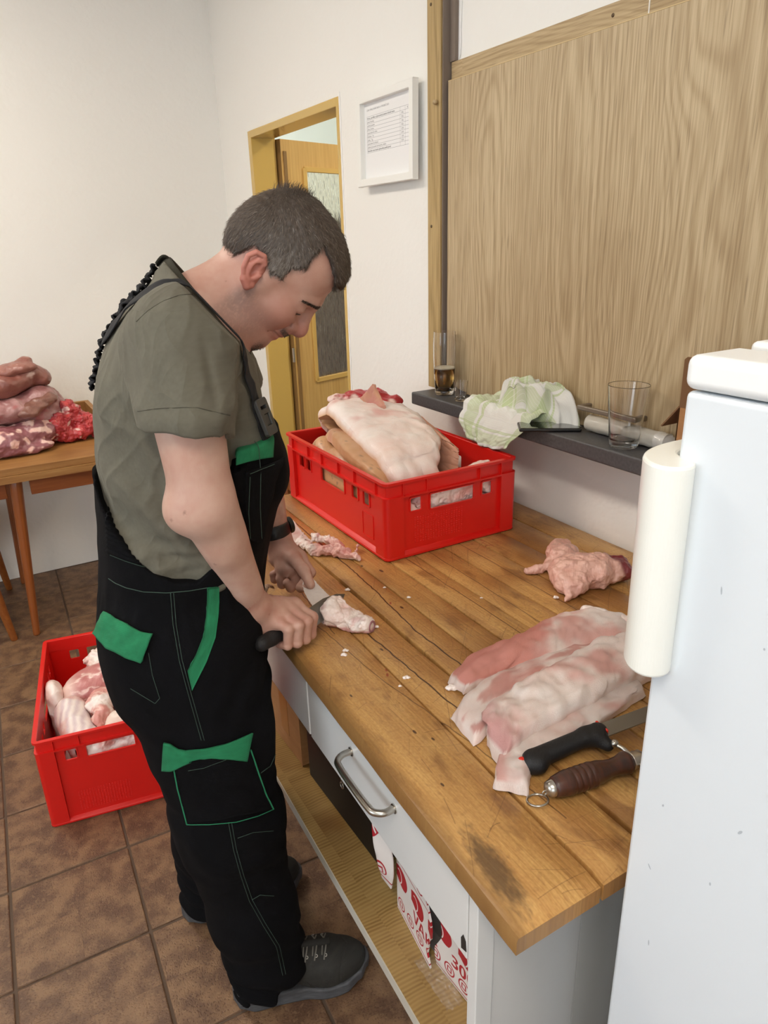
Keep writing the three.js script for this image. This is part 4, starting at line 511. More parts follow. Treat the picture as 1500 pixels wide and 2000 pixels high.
// a slab between two edge lines, thickness t, rounded rim; top and bottom take their own colours
function slab(o) {
  const nu = o.nu ?? 70, nv = o.nv ?? 26, L = new THREE.CatmullRomCurve3(o.L.map((p) => V(...p))), R = new THREE.CatmullRomCurve3(o.R.map((p) => V(...p))), s = o.seed ?? 1, amp = o.amp ?? 0.003, fq = o.freq ?? 30;
  const base = sheet((u, v) => { const p = L.getPoint(u).lerp(R.getPoint(u), v); const e = (o.edge ?? 0.004) * noise(u * 16, v * 3, s); p.x += e; p.z += (o.edge ?? 0.004) * noise(u * 16, v * 3, s + 7); p.y += (o.bulge ?? 0) * Math.sin(Math.PI * v) * Math.sin(Math.PI * clamp(u * 0.94 + 0.03)); return p; }, nu, nv);
  const p = base.attributes.position, n = base.attributes.normal, pos = [], col = [], uv = [], idx = [], N = p.count, flip = o.flip ? -1 : 1;
  const prof = (u, v) => Math.pow(Math.max(1 - Math.pow(Math.abs(2 * v - 1), 6), 0), 0.5) * Math.pow(Math.max(1 - Math.pow(Math.abs(2 * u - 1), o.endPow ?? 14), 0), 0.5);
  for (const side of [1, -1]) for (let i = 0; i <= nu; i++) for (let j = 0; j <= nv; j++) {
    const k = i * (nv + 1) + j, u = i / nu, v = j / nv, x = p.getX(k), y = p.getY(k), z = p.getZ(k), q = prof(u, v);
    let h = side > 0 ? o.t * (0.72 + 0.28 * (o.lobe ? o.lobe(u, v) : 1)) * q + amp * (1.4 * fbm(x * fq, y * fq + s, z * fq, 4) + 0.8 * Math.abs(noise(x * fq * 0.5, z * fq * 1.3, s))) * Math.min(1, q * 1.6) : -(o.tb ?? 0.0) * q;
    const d = [x + flip * n.getX(k) * h, y + flip * n.getY(k) * h, z + flip * n.getZ(k) * h]; if (o.floor !== undefined) d[1] = Math.max(d[1], o.floor); pos.push(...d);
    const c = (side > 0 ? (q < (o.rim ?? 0.3) && o.rimCol ? o.rimCol : o.top) : (o.bot ?? o.top))(...d, u, v); col.push(...c); uv.push(u, v);
  }
  for (let i = 0; i < nu; i++) for (let j = 0; j < nv; j++) { const a = i * (nv + 1) + j, b = a + 1, c = a + nv + 1, d = c + 1; if (flip > 0) { idx.push(a, b, c, b, d, c, a + N, c + N, b + N, b + N, c + N, d + N); } else { idx.push(a, c, b, b, c, d, a + N, b + N, c + N, b + N, d + N, c + N); } }
  const ring = []; for (let j = 0; j <= nv; j++) ring.push(j); for (let i = 1; i <= nu; i++) ring.push(i * (nv + 1) + nv); for (let j = nv - 1; j >= 0; j--) ring.push(nu * (nv + 1) + j); for (let i = nu - 1; i > 0; i--) ring.push(i * (nv + 1));
  for (let k = 0; k < ring.length; k++) { const a = ring[k], b = ring[(k + 1) % ring.length]; if (flip > 0) idx.push(a, a + N, b, b, a + N, b + N); else idx.push(a, b, a + N, b, b + N, a + N); }
  const g = new THREE.BufferGeometry(); g.setAttribute('position', new THREE.Float32BufferAttribute(pos, 3)); g.setAttribute('color', new THREE.Float32BufferAttribute(col, 3)); g.setAttribute('uv', new THREE.Float32BufferAttribute(uv, 2)); g.setIndex(idx); g.computeVertexNormals(); return g;
}
function lumpGeo(parts, o) { // joined ellipsoids [x, y, z, rx, ry, rz] with a crumpled surface
  const es = parts.map((p) => p.length === 6 ? ell(...p) : cap(...p)), amp = o.amp ?? 0.006, fq = o.freq ?? 28, s = o.seed ?? 1; let lo = [1e9, 1e9, 1e9], hi = [-1e9, -1e9, -1e9];
  for (const p of parts) { const ext = p.length === 6 ? [[p[0], p[1], p[2], p[3], p[4], p[5]]] : [[p[0], p[1], p[2], p[3], p[3], p[3]], [p[4], p[5], p[6], p[7], p[7], p[7]]]; for (const e of ext) for (let i = 0; i < 3; i++) { lo[i] = Math.min(lo[i], e[i] - e[i + 3] - 0.02); hi[i] = Math.max(hi[i], e[i] + e[i + 3] + 0.02); } }
  if (o.floor !== undefined) lo[1] = o.floor - 0.012;
  const f0 = (x, y, z) => { let d = 1e3; for (const e of es) d = smin(d, e(x, y, z), o.k ?? 0.02); const rx = x * (o.sx ?? 1), rz = z * (o.sz ?? 1); d -= amp * (1.3 * fbm(rx * fq, y * fq, rz * fq + s, 3) + 0.9 * (0.5 - Math.abs(noise(rx * fq * 0.45 + s, y * fq * 0.45, rz * fq * 0.45)) * 2)); if (o.cut) for (const [px, py, pz, nx, ny, nz] of o.cut) d = smax(d, (x - px) * nx + (y - py) * ny + (z - pz) * nz, 0.006); if (o.floor !== undefined) d = Math.max(d, o.floor - y); return d; };
  const before = o.pile ? [...o.pile] : []; if (o.pile) o.pile.push([f0, lo, hi]); // a piece gives way to those laid before it
  const f = (x, y, z) => { let d = f0(x, y, z); if (d < 0.02) for (const [g, a, b] of before) { if (x < a[0] || y < a[1] || z < a[2] || x > b[0] || y > b[1] || z > b[2]) continue; d = Math.max(d, 0.0015 - g(x, y, z)); } return d * 0.8; };
  return nets(f, lo, hi, o.h ?? 0.005, o.col, (x, y, z) => [x + z, y + z * 0.4], 2.2);
}
function meat(name, label, category, geo, group) { geo.computeBoundingBox(); const b = geo.boundingBox, c = [(b.min.x + b.max.x) / 2, b.min.y, (b.min.z + b.max.z) / 2]; geo.translate(-c[0], -c[1], -c[2]); const m = mesh(name, geo, M.meat); m.position.set(...c); tag(m, label, category, group); return m; }
{ // in the crate on the bench
  const y0 = BY + 0.008, pile = [];
  meat('pork_skin', 'thick white slab of pork skin and fat folded over on top of the red crate', 'pork skin', slab({ nu: 110, nv: 44, seed: 3, t: 0.04, tb: 0.006, bulge: 0.006, amp: 0.0075, freq: 19, edge: 0.01, rim: 0.45, rimCol: skinCol(4), top: fatCol(2, 0.3), bot: skinCol(2),
    L: [[0.845, 0.97, -1.425], [0.846, 1.03, -1.455], [0.848, 1.062, -1.53], [0.862, 1.082, -1.66], [0.878, 1.103, -1.78], [0.886, 1.112, -1.86], [0.886, 1.086, -1.9], [0.9, 1.062, -1.88], [0.925, 1.062, -1.81]],
    R: [[0.985, 0.97, -1.42], [0.995, 1.03, -1.445], [1.045, 1.065, -1.5], [1.085, 1.082, -1.62], [1.12, 1.085, -1.74], [1.13, 1.078, -1.85], [1.11, 1.05, -1.89], [1.09, 1.035, -1.86], [1.08, 1.035, -1.8]] }));
  meat('pork_skin', 'tan folded hide showing as a band under the white pork slab', 'pork skin', slab({ nu: 60, nv: 20, seed: 8, t: 0.034, tb: 0.004, bulge: 0.012, amp: 0.002, freq: 20, top: skinCol(9), bot: skinCol(9), L: [[0.81, 0.955, -1.42], [0.813, 1.012, -1.47], [0.815, 1.04, -1.58], [0.832, 1.056, -1.7], [0.85, 1.062, -1.8]], R: [[0.862, 0.945, -1.415], [0.872, 0.985, -1.46], [0.886, 1.02, -1.58], [0.898, 1.038, -1.7], [0.915, 1.045, -1.8]] }));
  meat('pig_head_skin', 'rounded tan pig hide with dark bristle spots in the crate\'s left side', 'pork skin', lumpGeo([[0.845, 0.985, -1.7, 0.045, 0.068, 0.1], [0.835, 0.965, -1.58, 0.035, 0.06, 0.1], [0.85, 1.0, -1.8, 0.048, 0.065, 0.05], [0.9, 0.93, -1.65, 0.07, 0.08, 0.2]], { pile, cut: [[0, 0, -1.372, 0, 0, 1], [1.168, 0, 0, 1, 0, 0], [0.8065, 0, 0, -1, 0, 0]], floor: y0, k: 0.03, amp: 0.003, freq: 12, seed: 4, col: (x, y, z) => { const d = Math.hypot((x - 0.812) * 0.4, (y - 1.02) * 1, (z + 1.66) * 0.6); const w = sstep(0.016, 0.004, d + 0.012 * noise(x * 90, y * 90, z * 90)); return mix3(skinCol(1)(x, y, z), [0.06, 0.035, 0.02], w * 0.85); } }));
  meat('pig_ear', 'pointed pink pig ear standing up on top of the crate', 'pig ear', slab({ nu: 36, nv: 24, seed: 2, t: 0.008, tb: 0.004, amp: 0.0015, edge: 0.002, endPow: 8, bulge: -0.02, top: (x, y, z) => mix3(lin('#c98078'), C.tan, clamp(0.3 + 1.2 * fbm(x * 20, y * 20, z * 20))), bot: fatCol(5, 0.6), L: [[0.945, 1.132, -1.82], [0.97, 1.142, -1.83], [0.995, 1.165, -1.82], [1.014, 1.196, -1.8]], R: [[1.0, 1.135, -1.70], [1.012, 1.142, -1.725], [1.018, 1.165, -1.765], [1.018, 1.195, -1.795]] }));
  meat('meat_trimming', 'small bright red and white trimming lying behind the ear on the crate', 'meat', lumpGeo([[0.995, 1.148, -1.865, 0.05, 0.02, 0.03], [1.05, 1.145, -1.86, 0.05, 0.02, 0.035], [0.935, 1.15, -1.875, 0.03, 0.012, 0.018], [1.08, 1.13, -1.82, 0.04, 0.02, 0.04]], { pile, amp: 0.006, freq: 40, h: 0.004, seed: 6, col: (x, y, z) => mix3(C.blood, C.fat2, sstep(-0.12, 0.12, fbm(x * 26, y * 26, z * 26, 3) + (0.99 - x) * 3.0)) }));
  meat('pork_skin', 'flat tan pork hide leaning against the crate\'s back right wall', 'pork skin', slab({ nu: 40, nv: 24, seed: 12, t: 0.018, tb: 0.003, amp: 0.002, top: (x, y, z) => mix3(lin('#d9a288'), lin('#c98d6e'), clamp(0.5 + fbm(x * 14, y * 14, z * 14))), bot: fatCol(4), L: [[1.05, 0.98, -1.44], [1.075, 1.035, -1.46], [1.09, 1.06, -1.48]], R: [[1.075, 0.98, -1.68], [1.11, 1.05, -1.7], [1.13, 1.1, -1.72]], flip: true }));
  meat('fat_trimming', 'white curly fat trimmings at the near right corner of the crate', 'fat', lumpGeo([[1.04, 0.985, -1.405, 0.07, 0.042, 0.03], [1.1, 0.995, -1.405, 0.055, 0.045, 0.03], [0.98, 0.965, -1.405, 0.06, 0.06, 0.03], [1.13, 0.96, -1.41, 0.03, 0.06, 0.035], [1.0, 0.94, -1.42, 0.15, 0.05, 0.035]], { pile, cut: [[0, 0, -1.372, 0, 0, 1], [1.168, 0, 0, 1, 0, 0], [0.8065, 0, 0, -1, 0, 0]], amp: 0.012, freq: 44, h: 0.0035, seed: 9, k: 0.014, col: (x, y, z) => mix3(fatCol(8, 0.4)(x, y, z), C.rose, sstep(0.15, 0.4, fbm(x * 40, y * 40, z * 40, 3)) * 0.5) }));
  meat('fat_trimming', 'pale fat filling the bottom of the bench crate behind its grip holes', 'fat', lumpGeo([[0.93, 0.895, -1.63, 0.11, 0.035, 0.24], [1.05, 0.895, -1.65, 0.11, 0.038, 0.24], [0.87, 0.93, -1.41, 0.055, 0.05, 0.05]], { pile, cut: [[0, 0, -1.372, 0, 0, 1], [1.168, 0, 0, 1, 0, 0], [0.8065, 0, 0, -1, 0, 0]], amp: 0.012, freq: 26, h: 0.008, seed: 19, floor: y0, col: fatCol(14, 0.6) }));
}
{ // in the crate on the floor
  const inC = (u, w, d) => [0.192 + u * d * 0.987 + w * d * 0.162, 0, -2.167 + u * d * 0.162 - w * d * 0.987, u * 0.987 + w * 0.162, 0, u * 0.162 - w * 0.987], pile = [], L = (i, label, parts, o) => meat('meat_cut', label, 'meat', lumpGeo(parts, { pile, floor: 0.0075, cut: [inC(1, 0, 0.1835), inC(-1, 0, 0.1835), inC(0, 1, 0.2835), inC(0, -1, 0.2835)], h: 0.0045, amp: 0.007, freq: 24, seed: i * 3.1, ...o }));
  L(1, 'white lumpy fat piece at the far end of the floor crate', [[0.225, 0.24, -2.33, 0.075, 0.06, 0.065], [0.2, 0.262, -2.315, 0.045, 0.03, 0.04], [0.27, 0.25, -2.34, 0.05, 0.05, 0.05], [0.23, 0.12, -2.33, 0.09, 0.1, 0.08]], { amp: 0.012, freq: 40, col: fatCol(21, 0.35) });
  L(2, 'large red shoulder cut with a white fatty end across the floor crate', [[0.13, 0.24, -2.19, 0.075, 0.06, 0.065], [0.21, 0.25, -2.21, 0.08, 0.06, 0.065], [0.28, 0.24, -2.19, 0.06, 0.06, 0.06], [0.18, 0.12, -2.2, 0.12, 0.1, 0.07]], { k: 0.05, amp: 0.005, freq: 16, col: (x, y, z) => { const q = leanCol(3, -0.02, lin('#b05a58'), lin('#d08e88'))(x, y, z); return mix3(q, C.fat2, sstep(0.12, 0.07, x) * 0.85); } });
  L(3, 'dark red oval chop with a white rim beside the man\'s trousers', [[0.262, 0.275, -2.13, 0.065, 0.03, 0.045], [0.26, 0.2, -2.13, 0.06, 0.08, 0.045]], { amp: 0.003, freq: 20, col: (x, y, z) => { const d = Math.hypot((x - 0.265) / 0.06, (z + 2.122) / 0.042); return mix3(mix3(lin('#9a4a52'), lin('#b3646a'), clamp(0.5 + fbm(x * 60, y * 60, z * 30, 3))), C.fat, sstep(0.8, 0.92, d)); } });
  L(4, 'long white striped belly cut at the crate\'s left near corner', [[0.068, 0.225, -2.1, 0.05, 0.055, 0.075], [0.075, 0.22, -2.0, 0.05, 0.055, 0.075], [0.1, 0.2, -1.945, 0.045, 0.05, 0.03], [0.08, 0.1, -2.03, 0.055, 0.09, 0.1]], { k: 0.04, amp: 0.004, freq: 18, col: (x, y, z) => { const s = Math.sin((x * 1.0 + 0.25 * z) * 260 + 3 * fbm(x * 20, y * 20, z * 20)); return mix3(mix3(C.fat, C.silver, 0.5 + 0.5 * s), C.pink, sstep(0.02, 0.35, fbm(x * 12, y * 12, z * 12, 4)) * 0.8); } });
  L(5, 'mottled pink and white knuckle in the middle of the floor crate', [[0.155, 0.255, -2.08, 0.042, 0.04, 0.045], [0.15, 0.235, -2.02, 0.032, 0.05, 0.04], [0.125, 0.225, -1.985, 0.026, 0.04, 0.03], [0.19, 0.245, -2.1, 0.045, 0.04, 0.03], [0.15, 0.14, -2.05, 0.05, 0.09, 0.06]], { amp: 0.009, freq: 34, col: leanCol(17, 0.1, C.rose, C.pink) });
  L(6, 'pale yellowish fat cut at the crate\'s near right', [[0.215, 0.23, -1.97, 0.075, 0.05, 0.055], [0.255, 0.235, -2.03, 0.06, 0.05, 0.05], [0.24, 0.12, -1.99, 0.09, 0.1, 0.07], [0.3, 0.22, -1.97, 0.035, 0.05, 0.06]], { amp: 0.006, freq: 22, col: (x, y, z) => mix3(leanCol(29, 0.16, C.pink, C.fat2)(x, y, z), lin('#ecd0b4'), 0.35) });
  L(7, 'white bony slab standing at the crate\'s left wall', [[0.035, 0.24, -2.2, 0.03, 0.06, 0.06], [0.05, 0.15, -2.2, 0.04, 0.1, 0.06]], { amp: 0.005, freq: 22, col: fatCol(33, 0.4) });
  L(8, 'pink marbled trimmings pressed against the grip hole of the floor crate', [[0.2, 0.2, -1.925, 0.09, 0.06, 0.03], [0.11, 0.2, -1.925, 0.06, 0.06, 0.03], [0.28, 0.2, -1.91, 0.06, 0.07, 0.03], [0.2, 0.1, -1.95, 0.15, 0.09, 0.04]], { amp: 0.008, freq: 34, col: leanCol(41, 0.12, C.rose, C.pink) });
}
{ // heap on the pastry board
  const y0 = 0.774, pile = [], L = (i, n, label, parts, o) => meat(n, label, 'meat', lumpGeo(parts, { pile, cut: [[0.4755, 0, 0, 1, 0, 0], [0, 0, -3.783, 0, 0, -1]], h: 0.005, seed: i * 5.3, floor: y0, ...o }));
  L(1, 'meat_cut', 'brown liver-like flap on top of the meat heap by the wall', [[0.12, 1.055, -3.46, 0.13, 0.055, 0.12], [0.22, 1.085, -3.47, 0.075, 0.045, 0.08], [0.05, 1.045, -3.44, 0.13, 0.05, 0.12], [0.285, 1.06, -3.47, 0.04, 0.03, 0.06]], { amp: 0.008, freq: 16, k: 0.03, col: (x, y, z) => mix3(mix3(lin('#7c463d'), lin('#9c6457'), clamp(0.5 + fbm(x * 24, y * 24, z * 24, 4))), C.fat2, sstep(0.3, 0.42, fbm(x * 14 + 3, y * 30, z * 14, 3)) * 0.6) });
  L(6, 'offal_flap', 'round brown flap with a rippled edge on the very top of the heap', [[0.2, 1.118, -3.425, 0.07, 0.026, 0.06], [0.15, 1.105, -3.42, 0.045, 0.022, 0.05], [0.225, 1.14, -3.45, 0.03, 0.02, 0.03]], { pile: undefined, floor: undefined, cut: undefined, amp: 0.005, freq: 26, k: 0.02, col: (x, y, z) => mix3(mix3(lin('#8a5247'), lin('#a87264'), clamp(0.5 + fbm(x * 30, y * 30, z * 30, 4))), C.fat2, sstep(0.34, 0.44, fbm(x * 40, y * 40, z * 40, 3)) * 0.7) });
  L(2, 'meat_cut', 'greyish veined rib slab in the middle of the meat heap', [[0.08, 0.95, -3.43, 0.17, 0.06, 0.14], [0.25, 0.985, -3.45, 0.08, 0.05, 0.09], [0.2, 0.9, -3.5, 0.18, 0.12, 0.14]], { amp: 0.009, freq: 20, k: 0.03, col: (x, y, z) => mix3(mix3(lin('#8d5453'), lin('#c39a97'), clamp(0.45 + 1.1 * fbm(x * 16, y * 26, z * 16, 4))), C.blood, sstep(0.2, 0.4, fbm(x * 14 + 2, y * 14, z * 14, 3)) * 0.5) });
  L(3, 'meat_cut', 'bright red bloody trimmings at the right foot of the meat heap', [[0.34, 0.885, -3.47, 0.075, 0.07, 0.08], [0.41, 0.84, -3.46, 0.065, 0.05, 0.08], [0.3, 0.85, -3.42, 0.07, 0.07, 0.07], [0.36, 0.81, -3.42, 0.11, 0.035, 0.06]], { amp: 0.014, freq: 38, k: 0.016, h: 0.004, col: (x, y, z) => mix3(mix3(lin('#96202a'), lin('#d64a4c'), clamp(0.45 + 1.2 * fbm(x * 30, y * 30, z * 30, 4))), C.fat2, sstep(0.2, 0.34, fbm(x * 26 + 9, y * 26, z * 26, 3)) * 0.8) });
  L(4, 'meat_cut', 'long pork neck with white fat seams lying along the board\'s front', [[0.07, 0.84, -3.32, 0.12, 0.055, 0.085], [0.19, 0.855, -3.37, 0.08, 0.05, 0.075], [0.255, 0.85, -3.385, 0.05, 0.045, 0.05], [-0.06, 0.84, -3.3, 0.12, 0.06, 0.1], [0.1, 0.8, -3.32, 0.17, 0.03, 0.07]], { amp: 0.008, freq: 22, k: 0.025, h: 0.004, col: (x, y, z) => mix3(mix3(C.fat2, C.pink, clamp(0.4 + fbm(x * 30, y * 30, z * 30, 3))), mix3(lin('#80464c'), lin('#a36b70'), clamp(0.5 + fbm(x * 50, y * 50, z * 50, 3))), sstep(-0.08, 0.1, noise(x * 26 + 3, y * 34, z * 26) + 0.25 * noise(x * 60, y * 60, z * 60) + 0.12)) });
  L(5, 'offal_flap', 'small brown tongue-like flap draped over the pork neck', [[0.19, 0.94, -3.335, 0.05, 0.02, 0.04], [0.225, 0.96, -3.36, 0.06, 0.022, 0.045], [0.262, 0.978, -3.39, 0.055, 0.022, 0.045], [0.29, 0.985, -3.42, 0.04, 0.02, 0.04]], { pile: undefined, amp: 0.006, freq: 26, k: 0.03, floor: undefined, cut: undefined, col: (x, y, z) => mix3(lin('#74493f'), lin('#94685a'), clamp(0.5 + fbm(x * 40, y * 40, z * 40, 3))) });
}
{ // pieces on the planks
  const y = BY + 0.0025, P = (a, h = 0) => a.map(([x, z, k]) => [x, y + (k ?? h), z]);
  const ridge = (s) => (u, v) => 0.6 + 0.8 * fbm(u * 7, v * 3, s, 3);
  const G = 'pork skin strips spread on the bench planks';
  const S = (label, L, R, o) => meat('skin_strip', label, 'pork skin', slab({ nu: 90, nv: 30, floor: y - 0.001, L: P(L), R: P(R), rim: 0.62, rimCol: (x, yy, z) => mix3(C.fat, lin('#efd2c6'), clamp(0.5 + fbm(x * 50, yy * 50, z * 50, 2))), ...o }), G);
  S('rosy folded pork skin strip, farthest of the strips from the knife handle', [[0.62, -0.868], [0.715, -0.886], [0.803, -0.888], [0.87, -0.9], [0.93, -0.912], [0.985, -0.905], [1.05, -0.85]], [[0.622, -0.823], [0.675, -0.826], [0.735, -0.822], [0.81, -0.815], [0.86, -0.803], [0.92, -0.79], [1.0, -0.775]], { seed: 31, t: 0.03, tb: 0, bulge: 0.012, amp: 0.0045, freq: 24, lobe: ridge(3), top: (x, yy, z, u, v) => mix3(lin('#d98f82'), fatCol(3, 0.5)(x, yy, z), sstep(0.42, 0.62, u + 0.16 * fbm(x * 30, z * 30, 2) + (v - 0.5) * 0.3)) });
  S('pale skin strip with a rose flush, second from the far edge of the spread', [[0.566, -0.784], [0.655, -0.82], [0.76, -0.828], [0.85, -0.822], [0.92, -0.8], [1.0, -0.79]], [[0.556, -0.708], [0.644, -0.73], [0.76, -0.745], [0.84, -0.738], [0.9, -0.742], [0.98, -0.73]], { seed: 37, t: 0.022, tb: 0, bulge: 0.006, amp: 0.004, freq: 26, top: (x, yy, z, u, v) => mix3(fatCol(13, 0.35)(x, yy, z), lin('#cf8478'), sstep(0.1, 0.3, fbm(u * 6, v * 3, 5, 3) + 0.12 + 0.25 * sstep(0.5, 0.9, u)) * 0.75) });
  S('broad white fatty strip lying over the other pork strips', [[0.575, -0.7], [0.63, -0.742], [0.709, -0.758], [0.81, -0.762], [0.9, -0.78], [0.97, -0.775], [1.03, -0.74]], [[0.555, -0.643], [0.61, -0.658], [0.702, -0.668], [0.777, -0.675], [0.855, -0.68], [0.93, -0.68], [1.0, -0.68]], { seed: 43, t: 0.046, tb: 0, bulge: 0.012, amp: 0.006, freq: 36, lobe: ridge(8), top: (x, yy, z, u, v) => mix3(fatCol(23, 0.25)(x, yy, z), lin('#c98480'), sstep(0.2, 0.06, u + 0.1 * fbm(x * 40, z * 40, 1)) * 0.8) });
  S('narrow fatty strip under the black knife handle', [[0.524, -0.622], [0.585, -0.668], [0.68, -0.672], [0.806, -0.684], [0.9, -0.69]], [[0.555, -0.583], [0.602, -0.62], [0.686, -0.628], [0.782, -0.642], [0.88, -0.655]], { seed: 47, t: 0.02, tb: 0, bulge: 0.004, amp: 0.004, freq: 30, top: fatCol(31, 0.45) });
  meat('skin_scrap', 'small curled skin tip at the far end of the strips by the fridge', 'pork skin', lumpGeo([[1.0, BY + 0.014, -0.875, 0.013, 1.03, BY + 0.014, -0.81, 0.018], [0.985, BY + 0.02, -0.9, 0.01, 1.0, BY + 0.014, -0.875, 0.014]], { amp: 0.004, freq: 40, h: 0.0035, seed: 5, floor: y - 0.001, col: fatCol(35, 0.7) }));
  meat('skin_lump', 'folded lump of pale pork with a dark red end near the wall', 'pork', lumpGeo([[1.08, BY + 0.03, -1.03, 0.055, 0.035, 0.055], [1.115, BY + 0.03, -1.01, 0.05, 0.036, 0.05], [1.05, BY + 0.022, -1.01, 0.035, 0.026, 0.04], [1.15, BY + 0.032, -1.0, 0.03, 0.03, 0.035], [1.135, BY + 0.024, -1.12, 0.04, 0.026, 0.04], [1.165, BY + 0.022, -1.16, 0.022, 0.024, 0.025], [1.1, BY + 0.016, -1.11, 0.03, 0.016, 0.025], [1.06, BY + 0.01, -1.115, 0.011, 1.03, BY + 0.008, -1.125, 0.007], [1.175, BY + 0.03, -0.985, 0.026, 0.028, 0.03], [1.03, BY + 0.006, -0.985, 0.008, 1.005, BY + 0.005, -0.975, 0.004], [1.19, BY + 0.02, -1.06, 0.018, 0.02, 0.022]], { k: 0.014, amp: 0.006, freq: 46, h: 0.0028, seed: 51, floor: y - 0.001, col: (x, yy, z) => mix3(mix3(lin('#e6b9a8'), lin('#d39a8a'), clamp(0.45 + 1.1 * fbm(x * 40, yy * 40, z * 40, 4))), lin('#7d3034'), sstep(1.152, 1.165, x + 0.006 * noise(x * 60, yy * 60, z * 60)) * (z > -1.03 ? 1 : 0)) }));
  meat('skin_scrap', 'twisted skin scrap lying beyond the man\'s left hand', 'pork skin', mergeGeometries([slab({ nu: 40, nv: 14, seed: 61, t: 0.007, tb: 0, floor: y - 0.001, amp: 0.002, top: fatCol(43, 0.25), L: P([[0.664, -1.745], [0.656, -1.66], [0.642, -1.57]]), R: P([[0.712, -1.745], [0.698, -1.66], [0.69, -1.575]]) }), lumpGeo([[0.66, BY + 0.012, -1.575, 0.012, 0.66, BY + 0.012, -1.51, 0.011], [0.665, BY + 0.011, -1.5, 0.012, 0.71, BY + 0.012, -1.465, 0.013], [0.69, BY + 0.02, -1.56, 0.009, 0.72, BY + 0.022, -1.51, 0.01], [0.72, BY + 0.02, -1.51, 0.011, 0.715, BY + 0.014, -1.46, 0.014], [0.71, BY + 0.012, -1.46, 0.014, 0.738, BY + 0.007, -1.41, 0.008], [0.738, BY + 0.008, -1.43, 0.003, 0.765, BY + 0.016, -1.46, 0.0018]], { k: 0.008, amp: 0.0075, freq: 70, h: 0.0024, seed: 63, floor: y - 0.001, col: (x, yy, z) => mix3(fatCol(45, 0.5)(x, yy, z), lin('#c98078'), sstep(0.05, 0.3, fbm(x * 60, yy * 60, z * 60, 3)) * 0.6) })].map((g) => { g = g.toNonIndexed(); return g; })));
  // crumbs of fat, each its own
  const cr = [['beside the crate\'s near corner', 0.735, -1.177, 0.0035], ['between the crate and the bench front', 0.64, -1.283, 0.005], ['just right of the piece being cut', 0.612, -1.105, 0.004], ['left of the rosy strip\'s tip', 0.615, -0.851, 0.008], ['on the front plank below the hands', 0.517, -1.06, 0.0045], ['next to another crumb on the front plank', 0.507, -1.048, 0.005], ['in the middle of the bench by a blood spot', 0.567, -0.921, 0.005], ['beside the pale lump by the wall', 1.0, -1.0, 0.005], ['between the pale lump and the strips', 0.866, -1.088, 0.0025], ['near the crate corner on a crack', 0.715, -1.247, 0.003], ['by the red spot on the planks', 0.545, -0.905, 0.003]];
  cr.forEach(([w, x, z, r0], i) => { const r = r0 * 0.72; meat('fat_crumb', `tiny white crumb of fat ${w}`, 'crumb', lumpGeo([[x, BY + r * 0.7, z, r * 1.5, r, r], [x + r, BY + r * 0.5, z + r * 0.8, r, r * 0.7, r * 0.8]], { h: r * 0.22, amp: r * 0.35, freq: 0.8 / r, k: r * 0.5, seed: i * 7, floor: BY + 0.0012, col: () => C.fat }), 'crumbs of fat on the planks'); });
}
